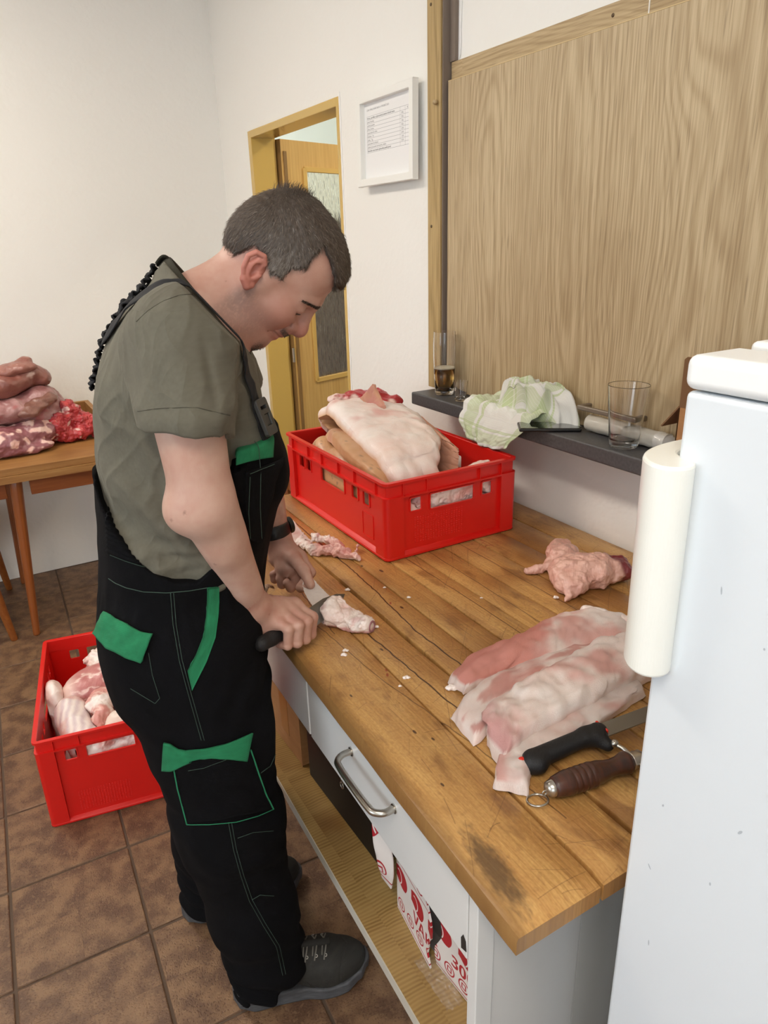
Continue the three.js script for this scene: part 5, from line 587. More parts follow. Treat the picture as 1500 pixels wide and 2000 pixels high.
// ------------------------------------------------------------------ tools on the bench
{
  const blk = mat({ color: '#141416', roughness: 0.6, bump: [tex(128, 128, (u, v) => Math.abs(noise(u * 60, v * 60, 2)), 20, 20, false), 0.0006] }), redp = mat({ color: '#d8301f', roughness: 0.4 }), blade = mat({ color: '#8f8f8c', roughness: 0.38, metalness: 1, bump: [tex(256, 64, (u, v) => 0.5 + 0.5 * noise(u * 40, v * 160, 1), 1, 1, false), 0.0002] });
  M.blade = blade; M.blackGrip = blk;
  // boning knife with moulded black handle, lying handle to the left
  const k = thing('butcher_knife', 'long butcher\'s knife with a black moulded handle and red end plug', 'knife', [0.588, BY + 0.02, -0.624], -0.09);
  const f = (x, y, z) => { let d = smin(cap(0.012, 0, 0.002, 0.0155, 0.11, 0.004, 0, 0.0135)(x, y, z), cap(0.004, -0.002, 0.006, 0.0145, 0.012, -0.002, 0.012, 0.013)(x, y, z), 0.012); d = smin(d, cap(0.11, 0.004, 0, 0.0135, 0.132, 0.004, 0.0, 0.015)(x, y, z), 0.01); d = smin(d, cap(0.122, 0.002, 0.008, 0.0115, 0.13, -0.002, 0.024, 0.0095)(x, y, z), 0.01); return smax(d, Math.abs(y) - 0.0175, 0.006); };
  mesh('handle', nets(f, [-0.03, -0.03, -0.03], [0.16, 0.03, 0.05], 0.0024), blk, k);
  mesh('end_plug', lathe([[0, 0.004], [0.005, 0.0035], [0.006, 0], [0.006, -0.004]], 16).rotateZ(1.45).translate(-0.0105, 0.004, 0.0), redp, k);
  const cl = box(0.137, 0.141, -0.004, 0.014, -0.0135, 0.013, 0.0015); mesh('collar', cl, redp, k);
  const s = poly([[0.138, -0.012], [0.3, -0.012], [0.345, -0.004], [0.33, 0.006], [0.25, 0.0155], [0.138, 0.0155]]); const g = extrude(s, 0.0018, 0.0004); g.rotateX(Math.PI / 2); g.translate(0, 0.006, 0); mesh('blade', boxUV(g, 8), blade, k);
  // sharpening steel: ring, cap, turned wooden grip, guard, rod
  const st = thing('sharpening_steel', 'honing steel with a ribbed dark wooden grip and hanging ring', 'honing steel', [0.583, BY + 0.0195, -0.5645], -0.15);
  const woodT = tex(256, 256, (u, v) => mix3([86, 44, 26], [46, 24, 16], clamp(0.5 + fbm(u * 4, v * 40, 3, 4) * 1.2)), 1, 1);
  const prof = [[0, 0], [0.012, 0.0], [0.0145, 0.004], [0.0165, 0.014]]; for (let i = 0; i < 5; i++) { const y = 0.026 + i * 0.0095; prof.push([0.0176, y - 0.004], [0.0183, y], [0.0176, y + 0.0035], [0.0166, y + 0.0048]); } prof.push([0.0165, 0.078], [0.0135, 0.09], [0.0122, 0.1], [0.0132, 0.112], [0.0162, 0.122], [0.0166, 0.127], [0.013, 0.131], [0, 0.131]);
  const grip = lathe(prof, 36); grip.rotateZ(-Math.PI / 2); mesh('grip', grip, mat({ map: woodT, roughness: 0.4, clearcoat: 0.3, clearcoatRoughness: 0.3 }), st);
  const cp = lathe([[0, -0.011], [0.006, -0.0105], [0.0105, -0.007], [0.012, -0.001], [0.012, 0.002]], 24); cp.rotateZ(-Math.PI / 2); mesh('end_cap', cp, M.steel, st);
  const fer = lathe([[0, 0.131], [0.0125, 0.131], [0.013, 0.135], [0.0118, 0.138], [0.013, 0.142], [0.0118, 0.146], [0.0125, 0.15], [0.009, 0.154], [0, 0.154]], 28); fer.rotateZ(-Math.PI / 2);
  const guard = [fer, tube([[0.142, 0.0, -0.01], [0.14, 0.002, -0.022], [0.135, 0.004, -0.031]], 0.0035, 12, 10), new THREE.SphereGeometry(0.0062, 16, 12).translate(0.1335, 0.0045, -0.036), tube([[0.142, 0.0, 0.01], [0.14, 0.002, 0.022], [0.135, 0.004, 0.03]], 0.0035, 12, 10), new THREE.SphereGeometry(0.0062, 16, 12).translate(0.1335, 0.0045, 0.034)]; mesh('guard', guard, M.steel, st);
  const rod = new THREE.CylinderGeometry(0.003, 0.0055, 0.27, 16); rod.rotateZ(-Math.PI / 2); rod.translate(0.154 + 0.135, -0.003, 0); mesh('rod', rod, M.steel, st);
  const ring = new THREE.TorusGeometry(0.0145, 0.0016, 10, 40); ring.rotateX(Math.PI / 2 - 0.22); ring.translate(-0.0235, -0.013, 0.0); mesh('ring', ring, M.steel, st);
  const eye = new THREE.TorusGeometry(0.0035, 0.0011, 8, 18); eye.translate(-0.0125, -0.004, 0); mesh('ring_eye', eye, M.steel, st);
}
// ------------------------------------------------------------------ tea towel heaped on the shelf, one end hanging over
{
  const towelT = canvasTex(1024, 1024, (c, w, h) => { c.fillStyle = '#f2f2ec'; c.fillRect(0, 0, w, h); const band = (p, t, a, vert) => { c.fillStyle = `rgba(178,200,130,${a})`; vert ? c.fillRect(p, 0, t, h) : c.fillRect(0, p, w, t); }; for (const [p, t, a] of [[90, 110, 0.4], [225, 22, 0.5], [560, 100, 0.4], [690, 20, 0.5], [900, 40, 0.3]]) { band(p, t, a, true); band((p * 0.9 + 40) % 1024, t, a * 0.8, false); } c.strokeStyle = 'rgba(255,255,255,0.5)'; c.lineWidth = 2; for (let i = 0; i < 256; i += 4) { c.beginPath(); c.moveTo(0, i * 4); c.lineTo(w, i * 4); c.stroke(); } });
  const m = mat({ map: towelT, roughness: 0.95, bump: [tex(256, 256, (u, v) => 0.5 + 0.25 * Math.sin(u * 400) + 0.25 * Math.sin(v * 400), 6, 6, false), 0.0006], side: THREE.DoubleSide });
  const t = thing('tea_towel', 'crumpled white and green checked tea towel hanging over the shelf edge', 'towel', [0, 0, 0]);
  // hanging end: over the shelf, round the edge, down in front of it
  const prof = [[1.31, SY + 0.012], [1.27, SY + 0.01], [1.225, SY + 0.008], [1.197, SY + 0.004], [1.189, SY - 0.012], [1.187, SY - 0.035], [1.185, SY - 0.055], [1.184, SY - 0.072]], cv = new THREE.CatmullRomCurve3(prof.map(([x, y]) => V(x, y, 0)));
  const hang = sheet((u, v) => { const p = cv.getPoint(u), sag = sstep(0.45, 1, u); const z = mix(-1.605 + 0.045 * sag * sag, -1.335 - 0.03 * sag, v) + 0.012 * Math.sin(u * 5); const low = 0.03 * sag * (Math.sin(Math.PI * (0.1 + 0.75 * v)) - 0.75); const fold = 0.009 * Math.sin(v * 11 + u * 3) + 0.006 * noise(v * 9, u * 5, 3) + 0.004 * noise(v * 24, u * 14, 8); return V(p.x - sag * (0.008 + Math.abs(fold) * 1.2) + (u < 0.4 ? 0.0 : 0), p.y - low + (u < 0.5 ? 0.004 + Math.abs(fold) * 2.0 : 0), z); }, 60, 60, (u, v) => [v * 0.55 + 0.05, u * 0.5]);
  mesh('hanging_end', thicken(hang, 60, 60, 0.0016), m, t);
  // heap: a sheet pushed into folds
  const heap = sheet((u, v) => { const a = (u - 0.5) * 2, b = (v - 0.5) * 2, r = Math.min(1, Math.hypot(a, b)); const n1 = noise(u * 3.1, v * 3.4, 11), n2 = noise(u * 5.5 + 4, v * 6.5, 5), n3 = noise(u * 10, v * 11, 2); const fold = (1 - Math.sqrt(n1 * n1 + 0.012) * 1.5) * 0.04 + (1 - Math.sqrt(n2 * n2 + 0.02) * 1.6) * 0.034 + n3 * 0.008; const dome = Math.pow(1 - r * r, 0.6) * 0.044; const x = clamp(1.262 + 0.012 * sstep(0, 0.6, a) + b * (0.05 - 0.014 * sstep(0, 0.6, a)) + 0.02 * noise(u * 6, v * 6, 31), 1.2 + 0.042 * sstep(0.1, 0.5, a), 1.294), z = -1.39 + a * 0.14 + 0.03 * noise(u * 5, v * 5, 41); return V(x, SY + 0.003 + (dome + fold) * sstep(1.02, 0.72, r), z); }, 130, 110, (u, v) => [u * 1.3 + 0.2, v * 0.9 + 0.3]);
  mesh('heap', thicken(heap, 130, 110, 0.0016), m, t);
}
// ------------------------------------------------------------------ the man: x forward, y up, z to his right; base between the feet
const man = new THREE.Group(); man.name = 'person'; man.position.set(0.275, 0, -1.26); man.rotation.y = -17 * Math.PI / 180; scene.add(man); man.updateMatrixWorld(true);
tag(man, 'man in olive T-shirt and black bib overalls bending over the bench with a knife', 'person');
const manInv = man.matrixWorld.clone().invert(), camL = camera.position.clone().applyMatrix4(manInv);
const rayL = (px, py) => rayAt(px, py).transformDirection(manInv);
// --- head frame: origin at the root of the nose; q forward out of the face, u up, r right; the head rolls to its right
const HN = [0.288, 1.48], HF = [0.51, -0.86], HU = [0.86, 0.51], ROLL = 0.06, cr = Math.cos(ROLL), sr = Math.sin(ROLL);
const toHead = (x, y, z) => { const a = x - HN[0], b = y - HN[1], q = a * HF[0] + b * HF[1], v = a * HU[0] + b * HU[1]; return [q, v * cr + z * sr, z * cr - v * sr]; };
const fromHead = (q, u, r) => { const v = u * cr - r * sr, z = r * cr + u * sr; return [HN[0] + q * HF[0] + v * HU[0], HN[1] + q * HF[1] + v * HU[1], z]; };
const hv = (q, u, r) => V(...fromHead(q, u, r));
const headParts = (() => {
  const cran = ell(-0.105, 0.016, 0, 0.083, 0.076, 0.072), fore = ell(-0.062, 0.028, 0, 0.056, 0.056, 0.061), occ = ell(-0.135, -0.022, 0, 0.045, 0.05, 0.056), mid = ell(-0.056, -0.04, 0, 0.053, 0.072, 0.058), max = ell(-0.032, -0.066, 0, 0.034, 0.036, 0.037);
  const jaw = cap(-0.088, -0.07, 0.05, 0.02, -0.024, -0.114, 0.018, 0.0165), ram = cap(-0.088, -0.03, 0.054, 0.018, -0.088, -0.07, 0.05, 0.02), chin = ell(-0.0135, -0.114, 0, 0.021, 0.0185, 0.025), under = ell(-0.05, -0.1, 0, 0.047, 0.029, 0.042), cheek = ell(-0.037, -0.054, 0.04, 0.028, 0.024, 0.022);
  const brow = chain([[-0.0085, 0.006, 0.005], [-0.0105, -0.001, 0.022], [-0.029, -0.0145, 0.041]], [0.0128, 0.0126, 0.009]), bridge = cap(-0.005, -0.004, 0, 0.0095, 0.016, -0.036, 0, 0.0098), tip = ell(0.0205, -0.0455, 0, 0.0122, 0.0118, 0.0125), colum = cap(0.02, -0.052, 0, 0.006, 0.004, -0.061, 0, 0.006), ala = ell(0.0045, -0.0525, 0.0125, 0.0105, 0.0085, 0.0068);
  const lipU = ell(-0.001, -0.07, 0, 0.0145, 0.0115, 0.021), up = chain([[0.0085, -0.0768, 0.0], [0.0065, -0.0768, 0.01], [-0.001, -0.0785, 0.0225], [-0.014, -0.083, 0.032]], [0.0052, 0.0052, 0.0046, 0.003]), lo = chain([[0.0042, -0.0885, 0.0], [0.0025, -0.088, 0.011], [-0.004, -0.0868, 0.0225], [-0.014, -0.084, 0.031]], [0.0064, 0.006, 0.0048, 0.003]), slit = chain([[0.0145, -0.0822, 0.0], [0.0105, -0.0822, 0.011], [0.0025, -0.0828, 0.0245], [-0.014, -0.084, 0.037]], [0.0022, 0.0022, 0.002, 0.0016]);
  const socket = ell(0.004, -0.0235, 0.032, 0.021, 0.0125, 0.0175), ball = ell(-0.0185, -0.0255, 0.032, 0.0132, 0.0128, 0.0148), lid = chain([[-0.0055, -0.0275, 0.021], [-0.0055, -0.0315, 0.032], [-0.0155, -0.0345, 0.0435]], [0.0019, 0.0022, 0.0017]), crease = chain([[-0.0065, -0.0165, 0.023], [-0.0075, -0.0185, 0.033], [-0.018, -0.0235, 0.044]], [0.0016, 0.0018, 0.0014]), nostril = cap(0.009, -0.0605, 0.006, 0.0026, 0.012, -0.052, 0.0065, 0.0022), nasal = chain([[-0.002, -0.055, 0.019], [-0.0105, -0.07, 0.028], [-0.02, -0.09, 0.0335], [-0.029, -0.108, 0.034]], [0.0036, 0.0046, 0.0042, 0.002]);
  return (q, u, r0) => {
    const r = Math.sqrt(r0 * r0 + 1e-6); let d = smin(cran(q, u, r), fore(q, u, r), 0.03); d = smin(d, occ(q, u, r), 0.04); d = smin(d, mid(q, u, r), 0.03); d = smin(d, max(q, u, r), 0.025); d = smin(d, under(q, u, r), 0.03); d = smin(d, Math.min(jaw(q, u, r), ram(q, u, r)), 0.026); d = smin(d, chin(q, u, r), 0.02); d = smin(d, cheek(q, u, r), 0.024);
    if (q > -0.07) { d = smin(d, brow(q, u, r), 0.014); d = smax(d, -socket(q, u, r), 0.012); d = smin(d, ball(q, u, r), 0.006); d = smax(d, -lid(q, u, r), 0.0025); d = smin(d, bridge(q, u, r), 0.016); d = smin(d, tip(q, u, r), 0.012); d = smin(d, colum(q, u, r), 0.008); d = smin(d, ala(q, u, r), 0.007); d = smax(d, -nasal(q, u, r), 0.0075); d = smax(d, -nostril(q, u, r), 0.003); d = smin(d, lipU(q, u, r), 0.012); d = smin(d, up(q, u, r), 0.004); d = smin(d, lo(q, u, r), 0.005); d = smax(d, -slit(q, u, r), 0.0022); }
    return d; };
})();
const neckF = (() => { const a = cap(0.175, 1.528, -0.012, 0.06, 0.088, 1.462, 0, 0.07), b = cap(0.088, 1.462, 0, 0.07, 0.06, 1.38, 0, 0.09), stern = cap(0.145, 1.46, 0.035, 0.018, 0.14, 1.39, 0.012, 0.016); return (x, y, z) => smin(smin(a(x, y, z), b(x, y, z), 0.04), stern(x, y, Math.abs(z)), 0.03); })();
const headF = (x, y, z) => smin(headParts(...toHead(x, y, z)), neckF(x, y, z), 0.022);
// --- ear (given where it is seen, in the unrolled head frame)
const fromSide = (q, v, z) => [HN[0] + q * HF[0] + v * HU[0], HN[1] + q * HF[1] + v * HU[1], z];
function earF(s) { // s = 1 right ear
  const E = (q, v, o) => { const p = fromSide(q, v, 0); return [p[0], p[1], s * (0.0695 + o)]; };
  const helix = chain([E(-0.1065, -0.05, 0.003), E(-0.1075, -0.037, 0.01), E(-0.118, -0.0315, 0.016), E(-0.13, -0.0385, 0.0205), E(-0.1325, -0.052, 0.021), E(-0.123, -0.068, 0.0165), E(-0.108, -0.0785, 0.0105)], [0.0026, 0.0036, 0.0042, 0.0042, 0.0042, 0.0038, 0.0036]);
  const lobe = chain([E(-0.108, -0.0785, 0.0105), E(-0.0965, -0.0805, 0.006), E(-0.093, -0.0735, 0.003)], [0.0055, 0.0068, 0.005]), plate = chain([E(-0.118, -0.042, 0.0085), E(-0.117, -0.058, 0.009), E(-0.105, -0.073, 0.0055)], [0.0095, 0.0105, 0.0075]), anti = chain([E(-0.118, -0.042, 0.014), E(-0.1195, -0.056, 0.0155), E(-0.109, -0.069, 0.0105)], [0.0028, 0.0036, 0.003]), conch = chain([E(-0.1095, -0.0505, 0.0155), E(-0.107, -0.062, 0.0125)], [0.0072, 0.0058]), tragus = cap(...E(-0.0985, -0.055, 0.006), 0.0042, ...E(-0.0995, -0.063, 0.0065), 0.0045), root = cap(...E(-0.108, -0.048, -0.004), 0.012, ...E(-0.1, -0.068, -0.004), 0.01);
  return (x, y, z) => { let d = smin(plate(x, y, z), root(x, y, z), 0.008); d = smax(d, -conch(x, y, z), 0.004); d = smin(d, helix(x, y, z), 0.004); d = smin(d, anti(x, y, z), 0.0035); d = smin(d, lobe(x, y, z), 0.005); d = smin(d, tragus(x, y, z), 0.004); return d; };
}
// --- limbs
const ELB = [0.066, 1.208, 0.205], WRI = [0.13, 0.962, 0.1], ELL = [0.168, 1.17, -0.225], WLI = [0.2, 0.968, -0.195];
const armR = (() => { const c = chain([[0.062, 1.45, 0.172], [0.06, 1.33, 0.205], ELB], [0.056, 0.0515, 0.046]), f = chain([ELB, [0.092, 1.118, 0.168], [0.116, 1.02, 0.127], WRI], [0.0445, 0.0395, 0.031, 0.0258]), el = ell(0.034, 1.2, 0.21, 0.026, 0.03, 0.026), fl = ell(0.088, 1.15, 0.186, 0.026, 0.05, 0.026); return (x, y, z) => smin(smin(smin(c(x, y, z), f(x, y, z), 0.03), el(x, y, z), 0.025), fl(x, y, z), 0.03); })();
const armL = (() => { const c = chain([[0.065, 1.45, -0.17], ELL], [0.055, 0.045]), f = chain([ELL, [0.182, 1.08, -0.215], WLI], [0.045, 0.043, 0.028]); return (x, y, z) => smin(c(x, y, z), f(x, y, z), 0.03); })();
// torso as stacked ovals: y, back, front, half width
const TOR = [[0.72, -0.125, 0.125, 0.15], [0.8, -0.148, 0.13, 0.168], [0.88, -0.152, 0.134, 0.176], [0.95, -0.143, 0.139, 0.172], [1.02, -0.127, 0.148, 0.165], [1.1, -0.117, 0.17, 0.166], [1.2, -0.108, 0.198, 0.175], [1.28, -0.103, 0.192, 0.182], [1.35, -0.093, 0.178, 0.186], [1.4, -0.077, 0.17, 0.186], [1.45, -0.054, 0.162, 0.176], [1.49, -0.022, 0.15, 0.155], [1.52, 0.01, 0.142, 0.118], [1.56, 0.04, 0.132, 0.075], [1.62, 0.06, 0.11, 0.03]];
function tor(y) { let i = 0; while (i < TOR.length - 2 && y > TOR[i + 1][0]) i++; const a = TOR[Math.max(0, i - 1)], b = TOR[i], c = TOR[i + 1], d = TOR[Math.min(TOR.length - 1, i + 2)], t = clamp((y - b[0]) / (c[0] - b[0])); const h = (k) => { const m0 = (c[k] - a[k]) / (c[0] - a[0] || 1) * (c[0] - b[0]), m1 = (d[k] - b[k]) / (d[0] - b[0] || 1) * (c[0] - b[0]), t2 = t * t, t3 = t2 * t; return (2 * t3 - 3 * t2 + 1) * b[k] + (t3 - 2 * t2 + t) * m0 + (-2 * t3 + 3 * t2) * c[k] + (t3 - t2) * m1; }; return [h(1), h(2), h(3)]; }
function torsoF(x, y, z, off = 0) { const [b, f, w] = tor(y), c = (b + f) / 2, A = (f - b) / 2 + off, W = w + off; const X = Math.abs(x - c) / A, Z = Math.abs(z) / W, k = Math.pow(Math.pow(X, 2.3) + Math.pow(Z, 2.3), 1 / 2.3); return (k - 1) * Math.min(A, W) * 0.92; }
// --- T-shirt
const CP = [0.046, 1.552], CD = [0.122 / 0.1895, -0.145 / 0.1895], CNn = [0.765, 0.644]; // collar plane: a point, its direction, its normal
const dirR = [-0.03, -0.985, 0.17], dirL = [0.35, -0.925, -0.15];
const sleeveR = (() => { const c = cap(0.06, 1.452, 0.158, 0.079, 0.058, 1.34, 0.212, 0.0695), inn = cap(0.06, 1.36, 0.205, 0.05, 0.058, 1.25, 0.232, 0.056); return (x, y, z) => smax(smax(c(x, y, z), (x - 0.058) * dirR[0] + (y - 1.326) * dirR[1] + (z - 0.215) * dirR[2] - 0.012 * (x - 0.06) / 0.07, 0.004), -inn(x, y, z), 0.004); })();
const sleeveL = (() => { const c = cap(0.065, 1.452, -0.155, 0.08, 0.128, 1.31, -0.2, 0.074); return (x, y, z) => smax(c(x, y, z), (x - 0.13) * dirL[0] + (y - 1.295) * dirL[1] + (z + 0.2) * dirL[2], 0.004); })();
function foldsShirt(x, y, z) {
  const side = sstep(0.03, 0.14, z), rg = (v) => { const a = 1 - Math.min(1, Math.abs(v) * 2.6); return a * a; };
  let w = 0.0055 * noise(x * 11, y * 6 + z * 4, z * 11) + 0.0018 * noise(x * 26 + 4, y * 15, z * 26);
  const s1 = y * 70 + x * 52 + 4 * noise(x * 9, y * 9, z * 9), low = sstep(1.48, 1.36, y) * side * sstep(0.15, 0.06, Math.abs(x - 0.06)); w += 0.0034 * low * Math.sin(s1) * (0.4 + noise(x * 14, y * 12, 3)); // drag lines across the sleeve
  const v1 = x - 0.095 - 0.1 * (1.45 - y) + 0.012 * noise(y * 9, 2); w -= 0.006 * side * Math.exp(-v1 * v1 / 0.00005) * sstep(1.48, 1.42, y) * sstep(1.345, 1.39, y); // long vertical crease of the sleeve
  const d1 = (x + 0.05) * 0.8 + (y - 1.2) * 0.42 + 0.02 * noise(y * 6, 5), st = sstep(1.32, 1.2, y) * sstep(0.02, 0.1, z); w += 0.006 * st * Math.sin(d1 * 75 + 2.5 * noise(x * 6, y * 6, z * 6)); // pull lines down to the waistband
  const wx = noise(x * 5, y * 5, z * 5) * 0.5; w += 0.0042 * rg(noise(x * 9 + y * 5 + wx, y * 4 - x * 3, z * 7 + 3)) + 0.0022 * rg(noise(x * 20 - y * 9, y * 10 + wx, z * 15 + 9)) * sstep(0.0, 0.12, z);
  w += 0.006 * sstep(0.06, 0.01, Math.abs(y - 1.1)) * noise(x * 20, y * 50, z * 20);
  return w;
}
function shirtBase(x, y, z) { let d = torsoF(x, y, z); d = smin(d, sleeveR(x, y, z), y > 1.42 ? 0.022 : 0.007 + 0.015 * sstep(1.36, 1.42, y)); d = smin(d, sleeveL(x, y, z), 0.03); return d; }
function shirtF(x, y, z) { let d = shirtBase(x, y, z); if (d < 0.03) d -= foldsShirt(x, y, z); const n = (x - CP[0]) * CNn[0] + (y - CP[1]) * CNn[1]; d = smax(d, n - 0.006, 0.004); d = smax(d, 0.009 - neckF(x, y, z) - 4 * Math.max(0, -n - 0.012), 0.006); d = smax(d, 1.03 - y, 0.01); return d; }
// --- overalls
const legR = chain([[0.0, 0.9, 0.078], [0.022, 0.7, 0.096], [0.036, 0.48, 0.108], [0.062, 0.24, 0.117], [0.083, 0.06, 0.12]], [0.13, 0.115, 0.105, 0.087, 0.085], 0.04), legL = chain([[-0.005, 0.9, -0.078], [-0.004, 0.7, -0.1], [0.002, 0.48, -0.117], [-0.02, 0.24, -0.124], [-0.034, 0.06, -0.127]], [0.128, 0.112, 0.102, 0.09, 0.082], 0.04);
function bibTop(x, z) { // upper edge of the overalls round the body
  const K = [[-0.2, 1.3], [-0.112, 1.225], [-0.1, 1.185], [-0.085, 1.15], [-0.06, 1.112], [-0.03, 1.084], [0.0, 1.066], [0.04, 1.058], [0.066, 1.078], [0.086, 1.14], [0.1, 1.213], [0.118, 1.262], [0.13, 1.276], [0.17, 1.277], [0.3, 1.277]]; let i = 0; while (i < K.length - 2 && x > K[i + 1][0]) i++; const sl = (K[i + 1][1] - K[i][1]) / (K[i + 1][0] - K[i][0]); return [mix(K[i][1], K[i + 1][1], clamp((x - K[i][0]) / (K[i + 1][0] - K[i][0]))), Math.sqrt(1 + sl * sl)]; }
function overBase(x, y, z) {
  let t = torsoF(x, y, z, 0.0125 + 0.002 * sstep(0.1, 0.2, x)); t = smin(t, ell(0.182, 1.2, 0.02, 0.032, 0.055, 0.085)(x, y, z), 0.02); const bt = bibTop(x, z); t = smax(t, (y - bt[0]) / bt[1], 0.004); t = smax(t, 0.76 - y, 0.05);
  let l = Math.min(legR(x, y, z * 1.08 + -0.008), legL(x, y, z * 1.08 + 0.008)); l = smax(l, y - 0.98, 0.04);
  let d = smin(t, l, 0.05); return smax(d, Math.max(0.02 + Math.max(0, x + (z > 0 ? 0 : 0.13)) * 0.42 - y), 0.006); }
function overF(x, y, z) {
  let d = overBase(x, y, z); if (Math.abs(d) > 0.03) return d;
  const hem = sstep(0.26, 0.08, y); let w = 0.004 * noise(x * 9 + 7, y * 7, z * 9) + 0.0016 * noise(x * 30, y * 22, z * 30); w += hem * 0.0075 * Math.sin(y * 95 + x * 30 + 5 * noise(x * 9, y * 6, z * 9)); w += 0.003 * sstep(0.12, 0.03, Math.abs(y - 0.5)) * Math.sin(y * 80 + x * 40 + 4 * noise(x * 8, y * 8, z * 8)); w += 0.003 * sstep(0.05, 0.01, Math.abs(y - 1.0)) * noise(x * 50, y * 12, z * 50);
  w += 0.0035 * sstep(0.08, 0.02, Math.abs(y - 0.83)) * sstep(0.02, 0.1, x) * Math.sin(y * 60 - x * 90 + 3 * noise(x * 9, y * 9, z * 9));
  return d - w; }
// --- hands: chains of phalanges closed round what they hold
const KB = V(0.124, 0.9045, 0.146), KA = V(0.232, 0.8935, 0.05).sub(KB).normalize(), KU = V(0.05, 0.997, -0.05).addScaledVector(KA, -V(0.05, 0.997, -0.05).dot(KA)).normalize(), KW = KA.clone().cross(KU).normalize();
const kp = (t, w, u) => KB.clone().addScaledVector(KA, t).addScaledVector(KW, w).addScaledVector(KU, u).toArray();
const handR = (() => {
  const F = [[0.121, 0.0, 1], [0.1, 0.003, 1.04], [0.079, 0.002, 1.0], [0.06, -0.002, 0.88]].map(([t, dw, s]) => chain([kp(t - 0.004, -0.012 + dw, 0.036 * s), kp(t, 0.031 * s + dw, 0.021 * s), kp(t + 0.002, 0.0255 * s + dw, -0.017), kp(t + 0.003, -0.002, -0.0255 * s)], [0.0122 * s, 0.0108 * s, 0.0098 * s, 0.0084 * s], 0.004));
  const palm = chain([WRI, kp(0.09, -0.024, 0.034), kp(0.112, -0.008, 0.036)], [0.025, 0.0215, 0.0138], 0.02), palm2 = chain([WRI, kp(0.07, -0.022, 0.03), kp(0.062, -0.008, 0.03)], [0.025, 0.0195, 0.0135], 0.02), heel = chain([kp(0.055, -0.03, 0.014), kp(0.085, -0.032, 0.008)], [0.0165, 0.0165]), hyp = chain([WRI, kp(0.05, -0.024, 0.012), kp(0.06, -0.012, 0.024)], [0.024, 0.015, 0.012], 0.02), web = chain([kp(0.06, -0.014, 0.032), kp(0.117, -0.013, 0.034)], [0.0125, 0.0125]);
  const thumb = chain([kp(0.085, -0.032, 0.012), kp(0.118, -0.026, 0.01), kp(0.138, -0.012, -0.012), kp(0.146, 0.008, -0.022)], [0.0145, 0.0115, 0.01, 0.008], 0.006), wr = chain([[0.116, 1.02, 0.127], WRI], [0.031, 0.0258]);
  return (x, y, z) => { let d = smin(palm(x, y, z), palm2(x, y, z), 0.016); d = smin(d, hyp(x, y, z), 0.016); d = smin(d, heel(x, y, z), 0.016); d = smin(d, web(x, y, z), 0.012); d = smin(d, wr(x, y, z), 0.014); let f = 1e3; for (const c of F) f = smin(f, c(x, y, z), 0.006); d = smin(d, f, 0.013); return smin(d, thumb(x, y, z), 0.008); };
})();
const PINCH = [0.252, 0.9, -0.072];
const handL = (() => {
  const idx = chain([[0.244, 0.938, -0.148], [0.262, 0.91, -0.122], [0.236, 0.889, -0.097], [0.243, 0.897, -0.075]], [0.0122, 0.0112, 0.0105, 0.009], 0.004), mid = chain([[0.237, 0.93, -0.162], [0.247, 0.896, -0.142], [0.216, 0.884, -0.114], [0.208, 0.897, -0.112]], [0.012, 0.0112, 0.0106, 0.009], 0.004), rin = chain([[0.226, 0.925, -0.175], [0.23, 0.893, -0.16], [0.199, 0.885, -0.133], [0.194, 0.898, -0.134]], [0.0118, 0.0108, 0.01, 0.0086], 0.004), pin = chain([[0.213, 0.924, -0.185], [0.212, 0.897, -0.175], [0.185, 0.89, -0.152], [0.182, 0.902, -0.153]], [0.011, 0.0098, 0.009, 0.008], 0.004), pad = ell(0.214, 0.918, -0.146, 0.026, 0.024, 0.026);
  const pal = [chain([WLI, [0.228, 0.942, -0.158], [0.243, 0.937, -0.152]], [0.027, 0.017, 0.0125], 0.02), chain([WLI, [0.215, 0.935, -0.176], [0.232, 0.927, -0.168]], [0.027, 0.018, 0.0125], 0.02), chain([WLI, [0.2, 0.928, -0.18], [0.212, 0.922, -0.186]], [0.026, 0.018, 0.012], 0.02), chain([[0.205, 0.935, -0.16], [0.212, 0.915, -0.16]], [0.016, 0.014])];
  const thumb = chain([[0.208, 0.955, -0.168], [0.228, 0.945, -0.132], [0.246, 0.926, -0.098], [0.2535, 0.908, -0.0665]], [0.0165, 0.0148, 0.0128, 0.0098], 0.006), then = chain([WLI, [0.216, 0.944, -0.15]], [0.026, 0.0185]), web = chain([[0.228, 0.943, -0.14], [0.243, 0.935, -0.148]], [0.012, 0.012]), wr = chain([[0.185, 1.06, -0.212], WLI], [0.0405, 0.028]);
  return (x, y, z) => { let d = 1e3; for (const p of pal) d = smin(d, p(x, y, z), 0.014); d = smin(d, then(x, y, z), 0.014); d = smin(d, web(x, y, z), 0.01); d = smin(d, pad(x, y, z), 0.01); d = smin(d, wr(x, y, z), 0.014); let f = 1e3; for (const c of [idx, mid, rin, pin]) f = smin(f, c(x, y, z), 0.0045); d = smin(d, f, 0.012); return smin(d, thumb(x, y, z), 0.0065); };
})();
